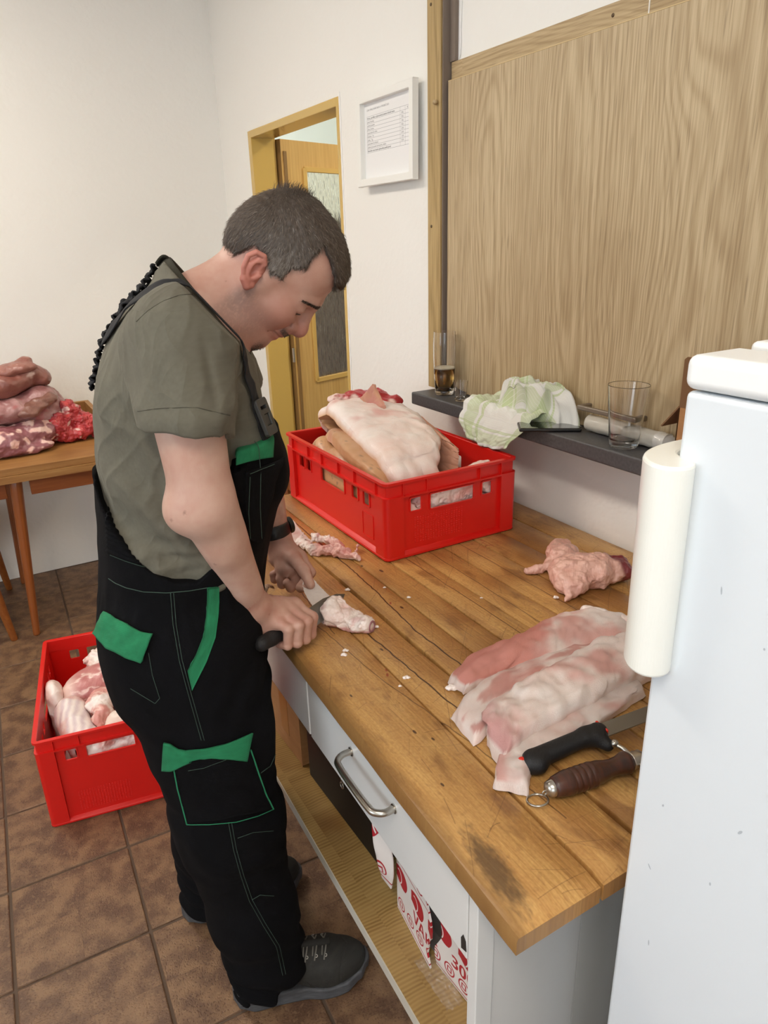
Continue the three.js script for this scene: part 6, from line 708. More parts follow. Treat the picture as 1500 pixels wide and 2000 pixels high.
// --- skin
const SK = { base: lin('#c49b88'), red: lin('#b06f60'), pale: lin('#d1b09e'), lip: lin('#b0655d'), stub: lin('#6e5a55') };
function skinTone(x, y, z) { const a = fbm(x * 22, y * 22, z * 22, 3), b = noise(x * 130, y * 130, z * 130), m = noise(x * 120 + 11, y * 120, z * 120); let c = mix3(SK.base, SK.pale, clamp(0.5 + 1.1 * a)); c = mix3(c, SK.red, clamp(0.12 + 0.5 * fbm(x * 9 + 5, y * 9, z * 9, 3) + 0.12 * b)); return mix3(c, [0.16, 0.07, 0.05], sstep(0.68, 0.76, m) * 0.5); }
const headCol = (x, y, z) => {
  const [q, u, r] = toHead(x, y, z), R = Math.abs(r); let c = skinTone(x, y, z);
  const g = (dq, du, dr, s) => Math.exp(-((q - dq) ** 2 + (u - du) ** 2 + (R - dr) ** 2) / (s * s));
  c = mix3(c, SK.red, clamp(0.75 * g(0.02, -0.046, 0, 0.022) + 0.55 * g(-0.03, -0.056, 0.045, 0.03) + 0.3));
  c = mix3(c, SK.lip, clamp(1.0 * Math.exp(-(((u + 0.077) / 0.0045) ** 2 + ((q - 0.004) / 0.018) ** 2 + (R / 0.03) ** 2)) + Math.exp(-(((u + 0.088) / 0.0058) ** 2 + ((q - 0.002) / 0.016) ** 2 + (R / 0.028) ** 2))));
  const dots = 0.45 + 0.9 * noise(x * 520, y * 520, z * 520) + 0.2 * noise(x * 190, y * 190, z * 190);
  const mous = Math.exp(-(((u + 0.069) / 0.0075) ** 2 + ((q - 0.002) / 0.017) ** 2)) * sstep(0.034, 0.024, R), chinB = Math.exp(-(((u + 0.116) / 0.016) ** 2 + ((q + 0.012) / 0.022) ** 2)) * sstep(0.04, 0.025, R), jawB = 1.4 * sstep(-0.055, -0.095, u) * sstep(-0.11, -0.09, q) * sstep(0.0, -0.05, q) * 0.7 + 0.45 * Math.exp(-(((q + 0.085) / 0.016) ** 2)) * sstep(-0.03, -0.07, u) * sstep(-0.13, -0.11, u);
  c = mix3(c, SK.stub, clamp((0.8 * mous + 0.85 * chinB + 0.42 * jawB) * clamp(0.55 + dots)));
  return c; };
const earCol = (x, y, z) => mix3(headCol(x, y, z), lin('#c3685b'), 0.55);
const handCol = (cx, cy, cz) => (x, y, z) => mix3(skinTone(x, y, z), SK.red, 0.22 + 0.25 * sstep(-0.1, 0.3, fbm(x * 40, y * 40, z * 40, 2)));
const armCol = (x, y, z) => skinTone(x, y, z);
M.skin = mat({ vertexColors: true, color: '#ffffff', roughness: 0.52, bump: [tex(256, 256, (u, v) => 0.5 + 0.6 * fbm(u * 50, v * 50, 6, 3), 10, 10, false), 0.00025] });
{
  const inner = (x, y, z) => smax(smax(torsoF(x, y, z, -0.016), (x - CP[0]) * CNn[0] + (y - CP[1]) * CNn[1] + 0.03, 0.02), 0.74 - y, 0.03), hipIn = (x, y, z) => Math.min(cap(0.0, 0.9, 0.08, 0.1, 0.04, 0.5, 0.108, 0.07)(x, y, z), cap(-0.005, 0.9, -0.08, 0.1, -0.008, 0.5, -0.117, 0.07)(x, y, z), cap(0.04, 0.5, 0.108, 0.07, 0.06, 0.1, 0.12, 0.045)(x, y, z), cap(-0.008, 0.5, -0.117, 0.07, -0.06, 0.1, -0.127, 0.045)(x, y, z));
  const veins = (x, y, z) => 0.0014 * noise(x * 22, y * 14, z * 22);
  const bodyF = (x, y, z) => { let d = smin(armR(x, y, z), armL(x, y, z), 0.01); d = Math.min(smin(smax(Math.min(inner(x, y, z), hipIn(x, y, z)), y - 1.44, 0.03), neckF(x, y, z) + 0.0045, 0.02), smax(d, 0.972 - y, 0.002)); return smax(d, y - 1.54, 0.004) - (d < 0.01 ? veins(x, y, z) : 0); };
  const parts = [
    nets(bodyF, [-0.17, 0.06, -0.3], [0.26, 1.56, 0.29], 0.0085, armCol, (x, y, z) => [x + z, y]),
    nets((x, y, z) => armR(x, y, z) - veins(x, y, z), [-0.02, 0.955, 0.05], [0.16, 1.42, 0.27], 0.005, armCol, (x, y, z) => [x + z, y]),
    nets((x, y, z) => smax(headF(x, y, z), 1.405 - y - (x - 0.05) * 0.0, 0.004), [0.0, 1.38, -0.13], [0.36, 1.71, 0.12], 0.0027, headCol, (x, y, z) => [x + z, y]),
    nets(earF(1), [0.1, 1.49, 0.05], [0.24, 1.59, 0.105], 0.0014, earCol, (x, y, z) => [x + z, y]), nets(earF(-1), [0.08, 1.44, -0.14], [0.28, 1.64, -0.04], 0.002, earCol, (x, y, z) => [x + z, y]),
    nets(handR, [0.08, 0.86, 0.01], [0.27, 1.02, 0.17], 0.0021, handCol(), (x, y, z) => [x + z, y]), nets(handL, [0.14, 0.86, -0.25], [0.29, 1.06, -0.05], 0.0021, handCol(), (x, y, z) => [x + z, y])];
  mesh('body', mergeGeometries(parts.map((g) => g.toNonIndexed())), M.skin, man);
}
// --- hair: a close cap over the skull plus short strands
const HP = [[-0.012, 0.042], [-0.03, 0.05], [-0.052, 0.056], [-0.079, 0.058], [-0.0755, 0.036], [-0.066, 0.015], [-0.079, -0.005], [-0.074, -0.027], [-0.093, -0.037], [-0.11, -0.028], [-0.138, -0.034], [-0.142, -0.061], [-0.143, -0.08], [-0.152, -0.078], [-0.162, -0.09], [-0.178, -0.097], [-0.3, -0.09], [-0.3, 0.22], [0.06, 0.22], [0.05, 0.075], [0.006, 0.06]];
function polyD(P, x, y) { let d = 1e9, s = 1; for (let i = 0, j = P.length - 1; i < P.length; j = i++) { const ex = P[j][0] - P[i][0], ey = P[j][1] - P[i][1], wx = x - P[i][0], wy = y - P[i][1], t = clamp((wx * ex + wy * ey) / (ex * ex + ey * ey)), bx = wx - ex * t, by = wy - ey * t; d = Math.min(d, bx * bx + by * by); if ((P[i][1] > y) !== (P[j][1] > y) && x < (P[j][0] - P[i][0]) * (y - P[i][1]) / (P[j][1] - P[i][1]) + P[i][0]) s = -s; } return s * Math.sqrt(d); }
const hairMask = (q, u, r) => { const v = u * cr - Math.abs(r) * sr + 0.004 * noise(q * 90, u * 90, r * 60); return polyD(HP, q, v); };
function hairF(x, y, z) { const [q, u, r] = toHead(x, y, z); const top = sstep(0.02, 0.08, u), t = 0.0045 + 0.006 * top + 0.003 * sstep(-0.05, -0.01, q) * top; const d = headParts(q, u, r) - t - 0.0012 * noise(x * 160, y * 160, z * 160) - 0.001 * noise(x * 70, y * 70, z * 70); if (d > 0.03) return d; return smax(d, hairMask(q, u, r), 0.004); }
const hairCol = (x, y, z) => { const [q, u, r] = toHead(x, y, z), g = sstep(0.05, -0.03, u) * sstep(-0.14, -0.09, q) * 0.65 + 0.12; return mix3(lin('#3f352d'), lin('#7f766d'), clamp(g * (0.55 + 0.9 * noise(x * 260, y * 260, z * 260)) + 0.15 * noise(x * 60, y * 60, z * 60))); };
function strands(points, dirF, len, rad, colF, seed, lift) { // thin tapering blades of hair, three faces each
  const r = rng(seed), pos = [], nor = [], col = [], idx = []; const t = V(0, 0, 0), b = V(0, 0, 0);
  for (const [p, n] of points) { const d = dirF(p, n).addScaledVector(n, lift * (0.6 + 0.8 * r())).add(V(r() - 0.5, r() - 0.5, r() - 0.5).multiplyScalar(0.45)).normalize(), L = len * (0.6 + 0.7 * r()), w = rad * (0.7 + 0.6 * r()); t.crossVectors(d, n).normalize(); b.crossVectors(t, d).normalize(); const c = colF(p, r), o = pos.length / 3, root = p.clone().addScaledVector(n, -0.0012), mid = p.clone().addScaledVector(d, L * 0.55).addScaledVector(n, L * 0.05), end = p.clone().addScaledVector(d, L).addScaledVector(n, -L * 0.12);
    for (const [q, k] of [[root, 1], [mid, 0.7]]) for (let a = 0; a < 3; a++) { const e = t.clone().multiplyScalar(Math.cos(a * 2.094)).addScaledVector(b, Math.sin(a * 2.094)); const m = q.clone().addScaledVector(e, w * k); pos.push(m.x, m.y, m.z); nor.push(n.x, n.y, n.z); col.push(...c); }
    pos.push(end.x, end.y, end.z); nor.push(n.x, n.y, n.z); col.push(...c);
    for (let a = 0; a < 3; a++) { const e = (a + 1) % 3; idx.push(o + a, o + 3 + a, o + e, o + e, o + 3 + a, o + 3 + e, o + 3 + a, o + 6, o + 3 + e); } }
  const g = new THREE.BufferGeometry(); g.setAttribute('position', new THREE.Float32BufferAttribute(pos, 3)); g.setAttribute('normal', new THREE.Float32BufferAttribute(nor, 3)); g.setAttribute('color', new THREE.Float32BufferAttribute(col, 3)); g.setAttribute('uv', new THREE.Float32BufferAttribute(new Float32Array(pos.length / 3 * 2), 2)); g.setIndex(idx); return g; }
const scatter = (g, n, seed, keep) => { const r = rng(seed), p = g.attributes.position, q = g.attributes.normal, out = []; let guard = 0; while (out.length < n && guard++ < n * 40) { const i = Math.floor(r() * p.count), a = V(p.getX(i) + (r() - 0.5) * 0.003, p.getY(i) + (r() - 0.5) * 0.003, p.getZ(i) + (r() - 0.5) * 0.003), m = V(q.getX(i), q.getY(i), q.getZ(i)); if (!keep || keep(a, m, r)) out.push([a, m]); } return out; };
{
  const capG = nets(hairF, [0.08, 1.4, -0.13], [0.37, 1.72, 0.13], 0.0028, hairCol);
  const whorl = hv(-0.172, 0.072, 0.01);
  const flow = (p, n) => { const [q, u, r] = toHead(p.x, p.y, p.z); const w = p.clone().sub(whorl); let d = w.normalize(); const down = hv(0, -1, 0).sub(hv(0, 0, 0)), fw = hv(1, 0, 0).sub(hv(0, 0, 0)); d.multiplyScalar(0.55).addScaledVector(fw, 0.35 * sstep(-0.02, 0.06, u)).addScaledVector(down, 0.5 * sstep(0.05, -0.03, u)); return d.addScaledVector(n, -d.dot(n)).normalize(); };
  const pts = scatter(capG, 40000, 4, (p) => { const [q, u, r] = toHead(p.x, p.y, p.z); return hairMask(q, u, r) < 0.001; });
  const g1 = strands(pts, flow, 0.0105, 0.00027, (p, r) => { const [q, u] = toHead(p.x, p.y, p.z); const grey = sstep(0.045, -0.02, u) * sstep(-0.15, -0.09, q); return mix3(mix3(lin('#463a31'), lin('#76675a'), r()), lin('#b5ada5'), r() < 0.03 + 0.2 * grey ? 0.7 : 0.3 * grey); }, 9, 0.07);
  const tuft = strands(scatter(capG, 300, 14, (p) => p.distanceTo(whorl) < 0.034), (p, n) => n.clone().multiplyScalar(0.3).add(V(0.35, 0.3, 0.15 * Math.sin(p.x * 900))).normalize(), 0.013, 0.0003, (p, r) => mix3(lin('#362c25'), lin('#5d5045'), r()), 15, 0.35);
  mesh('hair', mergeGeometries([capG.toNonIndexed(), g1.toNonIndexed(), tuft.toNonIndexed()]), mat({ vertexColors: true, color: '#ffffff', roughness: 0.55 }), man);
  // brows, moustache, chin beard
  const skinPt = (q, u, r) => { let p = hv(q + 0.006, u, r * 1.12); for (let k = 0; k < 8; k++) { const e = 0.001, d = headF(p.x, p.y, p.z), n = V(headF(p.x + e, p.y, p.z) - headF(p.x - e, p.y, p.z), headF(p.x, p.y + e, p.z) - headF(p.x, p.y - e, p.z), headF(p.x, p.y, p.z + e) - headF(p.x, p.y, p.z - e)).normalize(); p.addScaledVector(n, -d); if (k === 7) return [p, n]; } };
  const hm = mat({ vertexColors: true, color: '#ffffff', roughness: 0.6 }), dirOf = (q, u, r) => hv(q, u, r).sub(hv(0, 0, 0));
  for (const s of [1, -1]) { const r = rng(20 + s), l = []; for (let i = 0; i < 620; i++) { const t = r(); l.push(skinPt(0.002 - 0.034 * t * t, 0.0055 - 0.004 * t - 0.015 * t * t + (r() - 0.5) * 0.008 * (1 - 0.55 * t), s * (0.009 + 0.038 * t))); } mesh('eyebrow', strands(l, () => dirOf(-0.5, -0.25, s), 0.0085, 0.00032, (p, q) => mix3(lin('#33291f'), lin('#5d5046'), q() * 0.9), 30 + s, 0.25), hm, man);
    const lid = [[-0.0055, -0.0275, 0.0205], [-0.0035, -0.0305, 0.027], [-0.0055, -0.032, 0.0345], [-0.0155, -0.0345, 0.044]], fine = Array.from({ length: 19 }, (_, i) => { const k = Math.min(2, Math.floor(i / 6)), t = i / 6 - k; const [p, n] = skinPt(...[0, 1, 2].map((c) => mix(lid[k][c], lid[k + 1][c], t) * (c === 2 ? s : 1))); return p.addScaledVector(n, 0.0003); }); mesh('eyelashes', tube(fine, 0.0011, 40, 6), mat({ color: '#241a16', roughness: 0.6 }), man); }
  const r = rng(33), bl = []; for (let i = 0; i < 1700; i++) { const a = (r() - 0.5) * 2; if (i < 620) bl.push(skinPt(0.006 - 0.014 * a * a, -0.069 + (r() - 0.5) * 0.009, a * 0.026)); else bl.push(skinPt(-0.004 - 0.02 * r(), -0.112 - 0.02 * r(), a * 0.026)); } mesh('beard', strands(bl, () => dirOf(0.1, -1, 0), 0.0034, 0.0002, (p, q) => mix3(lin('#332b26'), lin('#7a716a'), q()), 35, 0.5), hm, man);
}
// ------------------------------------------------------------------ his clothes
{
  const rdg = (a) => { const b = 1 - Math.min(1, Math.abs(a) * 2.4); return b * b; }, knit = tex(1024, 1024, (u, v) => { const w = 0.3 * noise(u * 5, v * 5, 3), a = rdg(noise(u * 9 + v * 5 + w, v * 4 - u * 2 + w, 4)), b = rdg(noise(u * 16 - v * 7 + w, v * 8 + w, 8)); return 0.25 + 0.42 * a * sstep(-0.1, 0.3, noise(u * 4, v * 4, 12)) + 0.22 * b * sstep(0, 0.3, noise(u * 5 + 3, v * 5, 15)); }, 2, 2, false), twill = tex(512, 512, (u, v) => 0.5 + 0.3 * Math.sin((u + v) * 900) + 0.4 * fbm(u * 50, v * 50, 7, 3), 4, 4, false);
  const shirtT = tex(512, 512, (u, v) => { const a = fbm(u * 8, v * 8, 3, 4), b = fbm(u * 80, v * 80, 5, 2); return mix3([108, 104, 90], [93, 89, 77], clamp(0.5 + a * 0.8 + b * 0.5)); }, 2, 2);
  const blackT = tex(1024, 1024, (u, v) => { const a = fbm(u * 7, v * 7, 9, 4), l = sstep(0.42, 0.6, noise(u * 190, v * 190, 4)) * 0.3, d = sstep(0.3, 0.5, fbm(u * 16, v * 16, 14, 4)); let c = mix3([7, 7, 9], [14, 14, 17], clamp(0.5 + a)); c = mix3(c, [80, 80, 80], l * 0.35); return mix3(c, [40, 40, 42], d * 0.25); }, 1.6, 1.6);
  const greenT = tex(256, 256, (u, v) => mix3([30, 128, 82], [20, 104, 66], clamp(0.5 + fbm(u * 14, v * 14, 3, 4) + 0.15 * Math.sin((u + v) * 400))), 3, 3);
  M.shirt = mat({ map: shirtT, roughness: 0.95, sheen: 0.35, sheenRoughness: 0.6, sheenColor: new THREE.Color('#8c8a78'), bump: [knit, 0.006] }); M.black = mat({ map: blackT, roughness: 0.95, specularIntensity: 0.3, bump: [twill, 0.0006] }); M.green = mat({ map: greenT, roughness: 0.9, bump: [twill, 0.0006] }); M.collar = mat({ map: shirtT, color: '#8d8d80', roughness: 0.95, bump: [twill, 0.0006] });
  const thread = mat({ color: '#35493f', roughness: 0.8 }), threadG = mat({ color: '#23845a', roughness: 0.8 });
  const shirt = mesh('t_shirt', nets(shirtF, [-0.15, 1.01, -0.3], [0.27, 1.58, 0.3], 0.0048, null, (x, y, z) => [x + z, y]), M.shirt, man);
  const over = mesh('bib_overalls', nets(overF, [-0.2, 0.0, -0.25], [0.24, 1.3, 0.25], 0.0056, null, (x, y, z) => [x + z, y]), M.black, man);
  const gradN = (f, p, e = 0.003) => V(f(p.x + e, p.y, p.z) - f(p.x - e, p.y, p.z), f(p.x, p.y + e, p.z) - f(p.x, p.y - e, p.z), f(p.x, p.y, p.z + e) - f(p.x, p.y, p.z - e)).normalize();
  // the point of a garment at a place seen in the photograph (or the nearest one beside it)
  const onF = (f, px, py) => { const d = rayL(px, py); let t = 0.85, best = 1e9, bt = t; for (let k = 0; k < 160; k++) { const p = camL.clone().addScaledVector(d, t), s = f(p.x, p.y, p.z); if (Math.abs(s) < best) { best = Math.abs(s); bt = t; } if (s < 0.0006) break; t += Math.max(s * 0.6, 0.0012); if (t > 2) break; } const p = camL.clone().addScaledVector(d, bt); const miss = best > 0.004; return [p, miss ? d.clone().negate() : gradN(f, p)]; };
  const pullTo = (f, p, k = 6) => { for (let i = 0; i < k; i++) { const n = gradN(f, p); p.addScaledVector(n, -f(p.x, p.y, p.z)); } return p; };
  const lerpP = (P, t) => { const n = P.length - 1, k = Math.min(n - 1, Math.floor(t * n)), u = t * n - k; return [mix(P[k][0], P[k + 1][0], u), mix(P[k][1], P[k + 1][1], u)]; };
  function patch(name, f, A, B, off, m, parent, o = {}) { const nu = o.nu ?? 26, nv = o.nv ?? 12; const g = sheet((u, v) => { const a = lerpP(A, u), b = lerpP(B, u), [p, n] = onF(f, mix(a[0], b[0], v), mix(a[1], b[1], v)); return p.addScaledVector(n, off + (o.d ? o.d(u, v) : 0)); }, nu, nv, (u, v) => [u * 0.15, v * 0.06]); // rows that fell behind an edge stay smooth
    const p = g.attributes.position; const c = camL; let flipN = 0; g.computeVertexNormals(); const n = g.attributes.normal; for (let i = 0; i < p.count; i++) flipN += (c.x - p.getX(i)) * n.getX(i) + (c.y - p.getY(i)) * n.getY(i) + (c.z - p.getZ(i)) * n.getZ(i) > 0 ? 1 : -1; if (flipN < 0) { const i = g.index.array; for (let k = 0; k < i.length; k += 3) { const t = i[k + 1]; i[k + 1] = i[k + 2]; i[k + 2] = t; } g.computeVertexNormals(); }
    return mesh(name, thicken(g, nu, nv, o.t ?? 0.003), m, parent); }
  const line = (P, n) => Array.from({ length: n + 1 }, (_, i) => lerpP(P, i / n));
  function seam(f, P, r, m, off = 0.0003, n = 40) { const pts = line(P, n).map(([x, y]) => { const [p, q] = onF(f, x, y); return p.addScaledVector(q, off); }); return tube(pts, r, n * 2, 5); }
  const SW = (A, B) => [A, B];
  // green flaps and trims
  patch('hip_pocket_flap', overF, [[208, 1193], [240, 1213], [274, 1232], [300, 1237]], [[190, 1236], [215, 1264], [250, 1281], [280, 1291]], 0.006, M.green, over, { nu: 30, nv: 16, t: 0.004, d: (u, v) => 0.003 * v + 0.002 * noise(u * 5, v * 3, 2) });
  patch('pocket_trim', overF, [[405, 1148], [404, 1175], [402, 1205], [396, 1245], [382, 1280], [366, 1310]], [[427, 1146], [427, 1175], [425, 1205], [420, 1245], [403, 1292], [375, 1348]], 0.0025, M.green, over, { nu: 40, nv: 6, t: 0.003 });
  patch('cargo_flap', overF, [[323, 1446], [336, 1449], [349, 1459], [364, 1463], [400, 1459], [440, 1450], [489, 1430]], [[321, 1500], [340, 1499], [358, 1492], [380, 1484], [412, 1477], [446, 1478], [478, 1483]], 0.0085, M.green, over, { nu: 40, nv: 14, t: 0.004, d: (u, v) => 0.003 * Math.sin(u * 9) * v });
  patch('cargo_pocket', overF, [[343, 1490], [350, 1530], [358, 1570], [369, 1605]], [[484, 1458], [498, 1505], [512, 1545], [529, 1580]], 0.006, M.black, over, { nu: 28, nv: 26, t: 0.006, d: (u, v) => 0.003 * noise(u * 4, v * 4, 6) });
  mesh('pocket_piping', [seam(overF, [[343, 1499], [350, 1535], [360, 1572], [369, 1605]], 0.0013, threadG, 0.0065), seam(overF, [[486, 1462], [500, 1505], [513, 1545], [529, 1580]], 0.0016, threadG, 0.0065), seam(overF, [[369, 1605], [410, 1606], [460, 1602], [500, 1592], [529, 1580]], 0.0008, threadG, 0.0065)], threadG, over);
  mesh('seam', [seam(overF, [[212, 1130], [225, 1139], [246, 1148], [280, 1156], [325, 1158], [370, 1154], [405, 1148]], 0.0008), seam(overF, [[333, 1158], [338, 1220], [350, 1290], [366, 1350], [380, 1400], [393, 1446]], 0.0006), seam(overF, [[339, 1158], [344, 1220], [356, 1290], [372, 1350], [386, 1400], [399, 1446]], 0.0006), seam(overF, [[446, 1606], [456, 1660], [470, 1710], [487, 1760], [512, 1805], [540, 1850], [552, 1905]], 0.0006), seam(overF, [[452, 1606], [462, 1660], [476, 1710], [493, 1758], [518, 1803], [546, 1848], [558, 1903]], 0.0006), seam(overF, [[493, 1757], [508, 1748], [535, 1750]], 0.0007), seam(overF, [[464, 1637], [495, 1626], [534, 1623]], 0.0006), seam(overF, [[509, 1510], [528, 1496], [538, 1474]], 0.0009), seam(overF, [[290, 1275], [298, 1320], [312, 1364], [303, 1374], [255, 1345]], 0.0006), seam(overF, [[370, 1500], [400, 1495], [440, 1480]], 0.0005, null, 0.0075), seam(overF, [[215, 1084], [245, 1096], [280, 1107], [330, 1112], [395, 1108]], 0.0006)], thread, over);
  // bib: green band, pen pocket, breast pocket
  patch('bib_band', overF, [[466, 848], [489, 844], [512, 841], [534, 838]], [[460, 908], [484, 901], [508, 896], [531, 893]], 0.003, M.green, over, { nu: 30, nv: 14, t: 0.003 });
  patch('bib_pocket', overF, [[478, 921], [503, 913], [526, 903], [546, 894]], [[480, 1050], [492, 1056], [502, 1060], [511, 1058]], 0.004, M.black, over, { nu: 26, nv: 26, t: 0.004, d: (u, v) => 0.008 * sstep(0.3, 0.0, v) * u });
  mesh('bib_seam', [seam(overF, [[482, 923], [505, 914], [530, 904]], 0.0006, null, 0.009), seam(overF, [[497, 850], [500, 880], [504, 920], [503, 990], [506, 1050]], 0.0006, null, 0.006), seam(overF, [[484, 930], [482, 1000], [484, 1050]], 0.0006, null, 0.006)], thread, over);
  // elastic waist panel: horizontal ribs
  patch('elastic_waist', overF, [[207, 990], [236, 1006], [250, 1038], [270, 1063], [306, 1083], [334, 1086], [374, 1078]], [[211, 1080], [235, 1090], [262, 1099], [290, 1105], [315, 1109], [345, 1111], [390, 1107]], 0.003, M.black, over, { nu: 40, nv: 48, t: 0.003, d: (u, v) => 0.0011 * Math.sin(v * 62) });
  // braces: back, over the shoulder, down to the buckle and bib
  const ribbon = (name, ctl, w, parent, m, f, off, wave) => { const c = new THREE.CatmullRomCurve3(ctl.map((p) => pullTo(f, V(...p), 5))), n = wave ? 260 : 90; const g = sheet((u, v) => { const p = pullTo(f, c.getPoint(u), 3), nn = gradN(f, p), t = c.getTangent(u), s = nn.clone().cross(t).normalize(); const q = pullTo(f, p.clone().addScaledVector(s, (v - 0.5) * w), 2); return q.addScaledVector(nn, off + (wave ? wave(u, v) : 0)); }, n, wave ? 16 : 8, (u, v) => [u * 0.5, v * 0.05]); const th = thicken(g, n, wave ? 16 : 8, 0.0022); return mesh(name, th, m, parent); };
  const br = mat({ color: '#17171a', roughness: 0.9 });
  ribbon('brace', [[-0.062, 1.44, 0.02], [-0.02, 1.5, 0.06], [0.035, 1.52, 0.098], [0.095, 1.48, 0.118], [0.138, 1.425, 0.124], [0.16, 1.36, 0.122], [0.176, 1.27, 0.112]], 0.032, over, br, shirtF, 0.0045);
  ribbon('brace', [[-0.062, 1.44, -0.02], [-0.02, 1.5, -0.06], [0.04, 1.525, -0.085], [0.1, 1.49, -0.095], [0.15, 1.43, -0.092], [0.175, 1.36, -0.088], [0.19, 1.27, -0.082]], 0.034, over, br, shirtF, 0.0045);
  ribbon('ruched_elastic', [[0.036, 1.54, -0.03], [-0.002, 1.512, -0.022], [-0.05, 1.455, -0.008], [-0.075, 1.41, 0.0], [-0.092, 1.36, 0.0]], 0.036, over, br, shirtF, 0.006, (u, v) => 0.0062 * Math.sin(u * 92 + 4 * noise(u * 16, v * 4, 2)) * (0.55 + 1.1 * noise(u * 22 + 4, v * 5, 7)) + 0.004 * noise(v * 6, u * 30, 3));
  { const p = pullTo(shirtF, V(0.172, 1.315, 0.116), 5), n = gradN(shirtF, p), up = V(0.05, 1, 0).addScaledVector(n, -n.dot(V(0.05, 1, 0))).normalize(), s = up.clone().cross(n).normalize(); const mtx = new THREE.Matrix4().makeBasis(s, up, n); const gs = [rrect(-0.02, -0.03, 0.02, 0.03, 0.005)]; gs[0].holes.push(rrect(-0.013, 0.012, 0.013, 0.02, 0.002, THREE.Path), rrect(-0.011, -0.016, 0.011, 0.006, 0.003, THREE.Path)); const g = extrude(gs[0], 0.005, 0.0012); const g2 = new RoundedBoxGeometry(0.016, 0.018, 0.004, 2, 0.001); g2.translate(0, -0.005, 0.002); const m = merge([g, g2]); m.applyMatrix4(mtx); m.translate(p.x + n.x * 0.008, p.y + n.y * 0.008, p.z + n.z * 0.008); mesh('buckle', m, mat({ color: '#3a3a38', roughness: 0.5 }), over); }
  // shirt collar ring and the turned-up bit behind the neck
  { const ctr = V(CP[0], CP[1], 0).add(V(CD[0], CD[1], 0).multiplyScalar(0.094)), d = V(CD[0], CD[1], 0), nn = V(CNn[0], CNn[1], 0); const ring = sheet((u, v) => { const a = u * 6.2832, k = 1 + 0.03 * noise(Math.cos(a) * 2, Math.sin(a) * 2, 4), ca = Math.cos(a), sa = Math.sin(a), e = v * 6.2832; const base = ctr.clone().addScaledVector(d, -ca * (ca < 0 ? 0.09 : 0.1) * k).add(V(0, 0, sa * (0.087 + 0.003 * ca) * k)); const out = d.clone().multiplyScalar(-ca).add(V(0, 0, sa)).normalize(); return base.addScaledVector(out, Math.cos(e) * 0.0045).addScaledVector(nn, Math.sin(e) * 0.0135 - 0.005 + 0.008 * ca); }, 80, 12, (u, v) => [u * 0.5, v * 0.04]); mesh('collar', ring, M.collar, shirt);
    const lab = sheet((u, v) => V(0.03 + 0.03 * u, 1.556 + 0.012 * Math.sin(u * 3.1) * v + 0.004 * v, -0.02 + 0.03 * v), 10, 6); mesh('collar_tuck', thicken(lab, 10, 6, 0.003), M.collar, shirt); }
  mesh('shoulder_seam', [seam(shirtF, [[266, 628], [290, 605], [318, 588], [350, 576], [392, 572]], 0.0006, null, -0.0002), seam(shirtF, [[268, 803], [310, 798], [350, 796], [385, 796], [425, 806], [450, 811]], 0.0007, null, -0.0001)], M.shirt, shirt);
  // wristwatch on the left wrist
  const wa = new THREE.Group(); wa.name = 'wristwatch'; man.add(wa); const ax = V(...WLI).sub(V(0.185, 1.06, -0.212)).normalize(), q = new THREE.Quaternion().setFromUnitVectors(V(0, 1, 0), ax), at = V(...WLI).addScaledVector(ax, -0.02);
  const bandG = sheet((u, v) => { const a = u * 6.2832, e = v * 6.2832; const R = 0.0352, rr = R + Math.cos(e) * 0.0024; return V(Math.cos(a) * rr * 1.06, Math.sin(e) * 0.0145, Math.sin(a) * rr * 0.94); }, 60, 14); bandG.applyQuaternion(q).translate(at.x, at.y, at.z); const wm = mat({ color: '#131314', roughness: 0.5 }); mesh('strap', bandG, wm, wa);
  const holes = []; for (let i = 0; i < 9; i++) for (const s of [-1, 1]) { const g = new THREE.CylinderGeometry(0.0012, 0.0012, 0.0006, 8); g.rotateX(Math.PI / 2); const a = 0.7 + i * 0.22; g.translate(0, s * 0.004, 0.0352); g.rotateY(a); g.applyQuaternion(q).translate(at.x, at.y, at.z); holes.push(g); } const hs = mesh('strap_hole', holes, mat({ color: '#9a9a98', roughness: 0.5 }), wa); hs.userData.kind = 'stuff';
  const cg = new THREE.CylinderGeometry(0.019, 0.02, 0.01, 32); cg.rotateX(Math.PI / 2); cg.translate(0, 0, 0.037); cg.rotateY(2.6); cg.applyQuaternion(q).translate(at.x, at.y, at.z); mesh('watch_case', cg, wm, wa);
  // shoes
  const leather = mat({ map: tex(256, 256, (u, v) => mix3([50, 48, 43], [32, 31, 28], clamp(0.5 + fbm(u * 12, v * 12, 2, 4) + 0.3 * fbm(u * 60, v * 60, 4, 2))), 4, 4), roughness: 0.75, bump: [meatBump, 0.0006] }), soleM = mat({ map: tex(256, 256, (u, v) => mix3([88, 88, 90], [56, 56, 59], clamp(0.5 + fbm(u * 10, v * 30, 6, 4))), 4, 4), roughness: 0.7 }), lace = mat({ color: '#77736b', roughness: 0.9 });
  const outl = (q) => { // half width of the sole along its length 0..0.312
    const K = [[0, 0.012], [0.015, 0.033], [0.05, 0.042], [0.1, 0.039], [0.15, 0.04], [0.21, 0.052], [0.25, 0.053], [0.285, 0.042], [0.305, 0.02], [0.312, 0.006]]; let i = 0; while (i < K.length - 2 && q > K[i + 1][0]) i++; const t = clamp((q - K[i][0]) / (K[i + 1][0] - K[i][0])); return mix(K[i][1], K[i + 1][1], t * t * (3 - 2 * t)); };
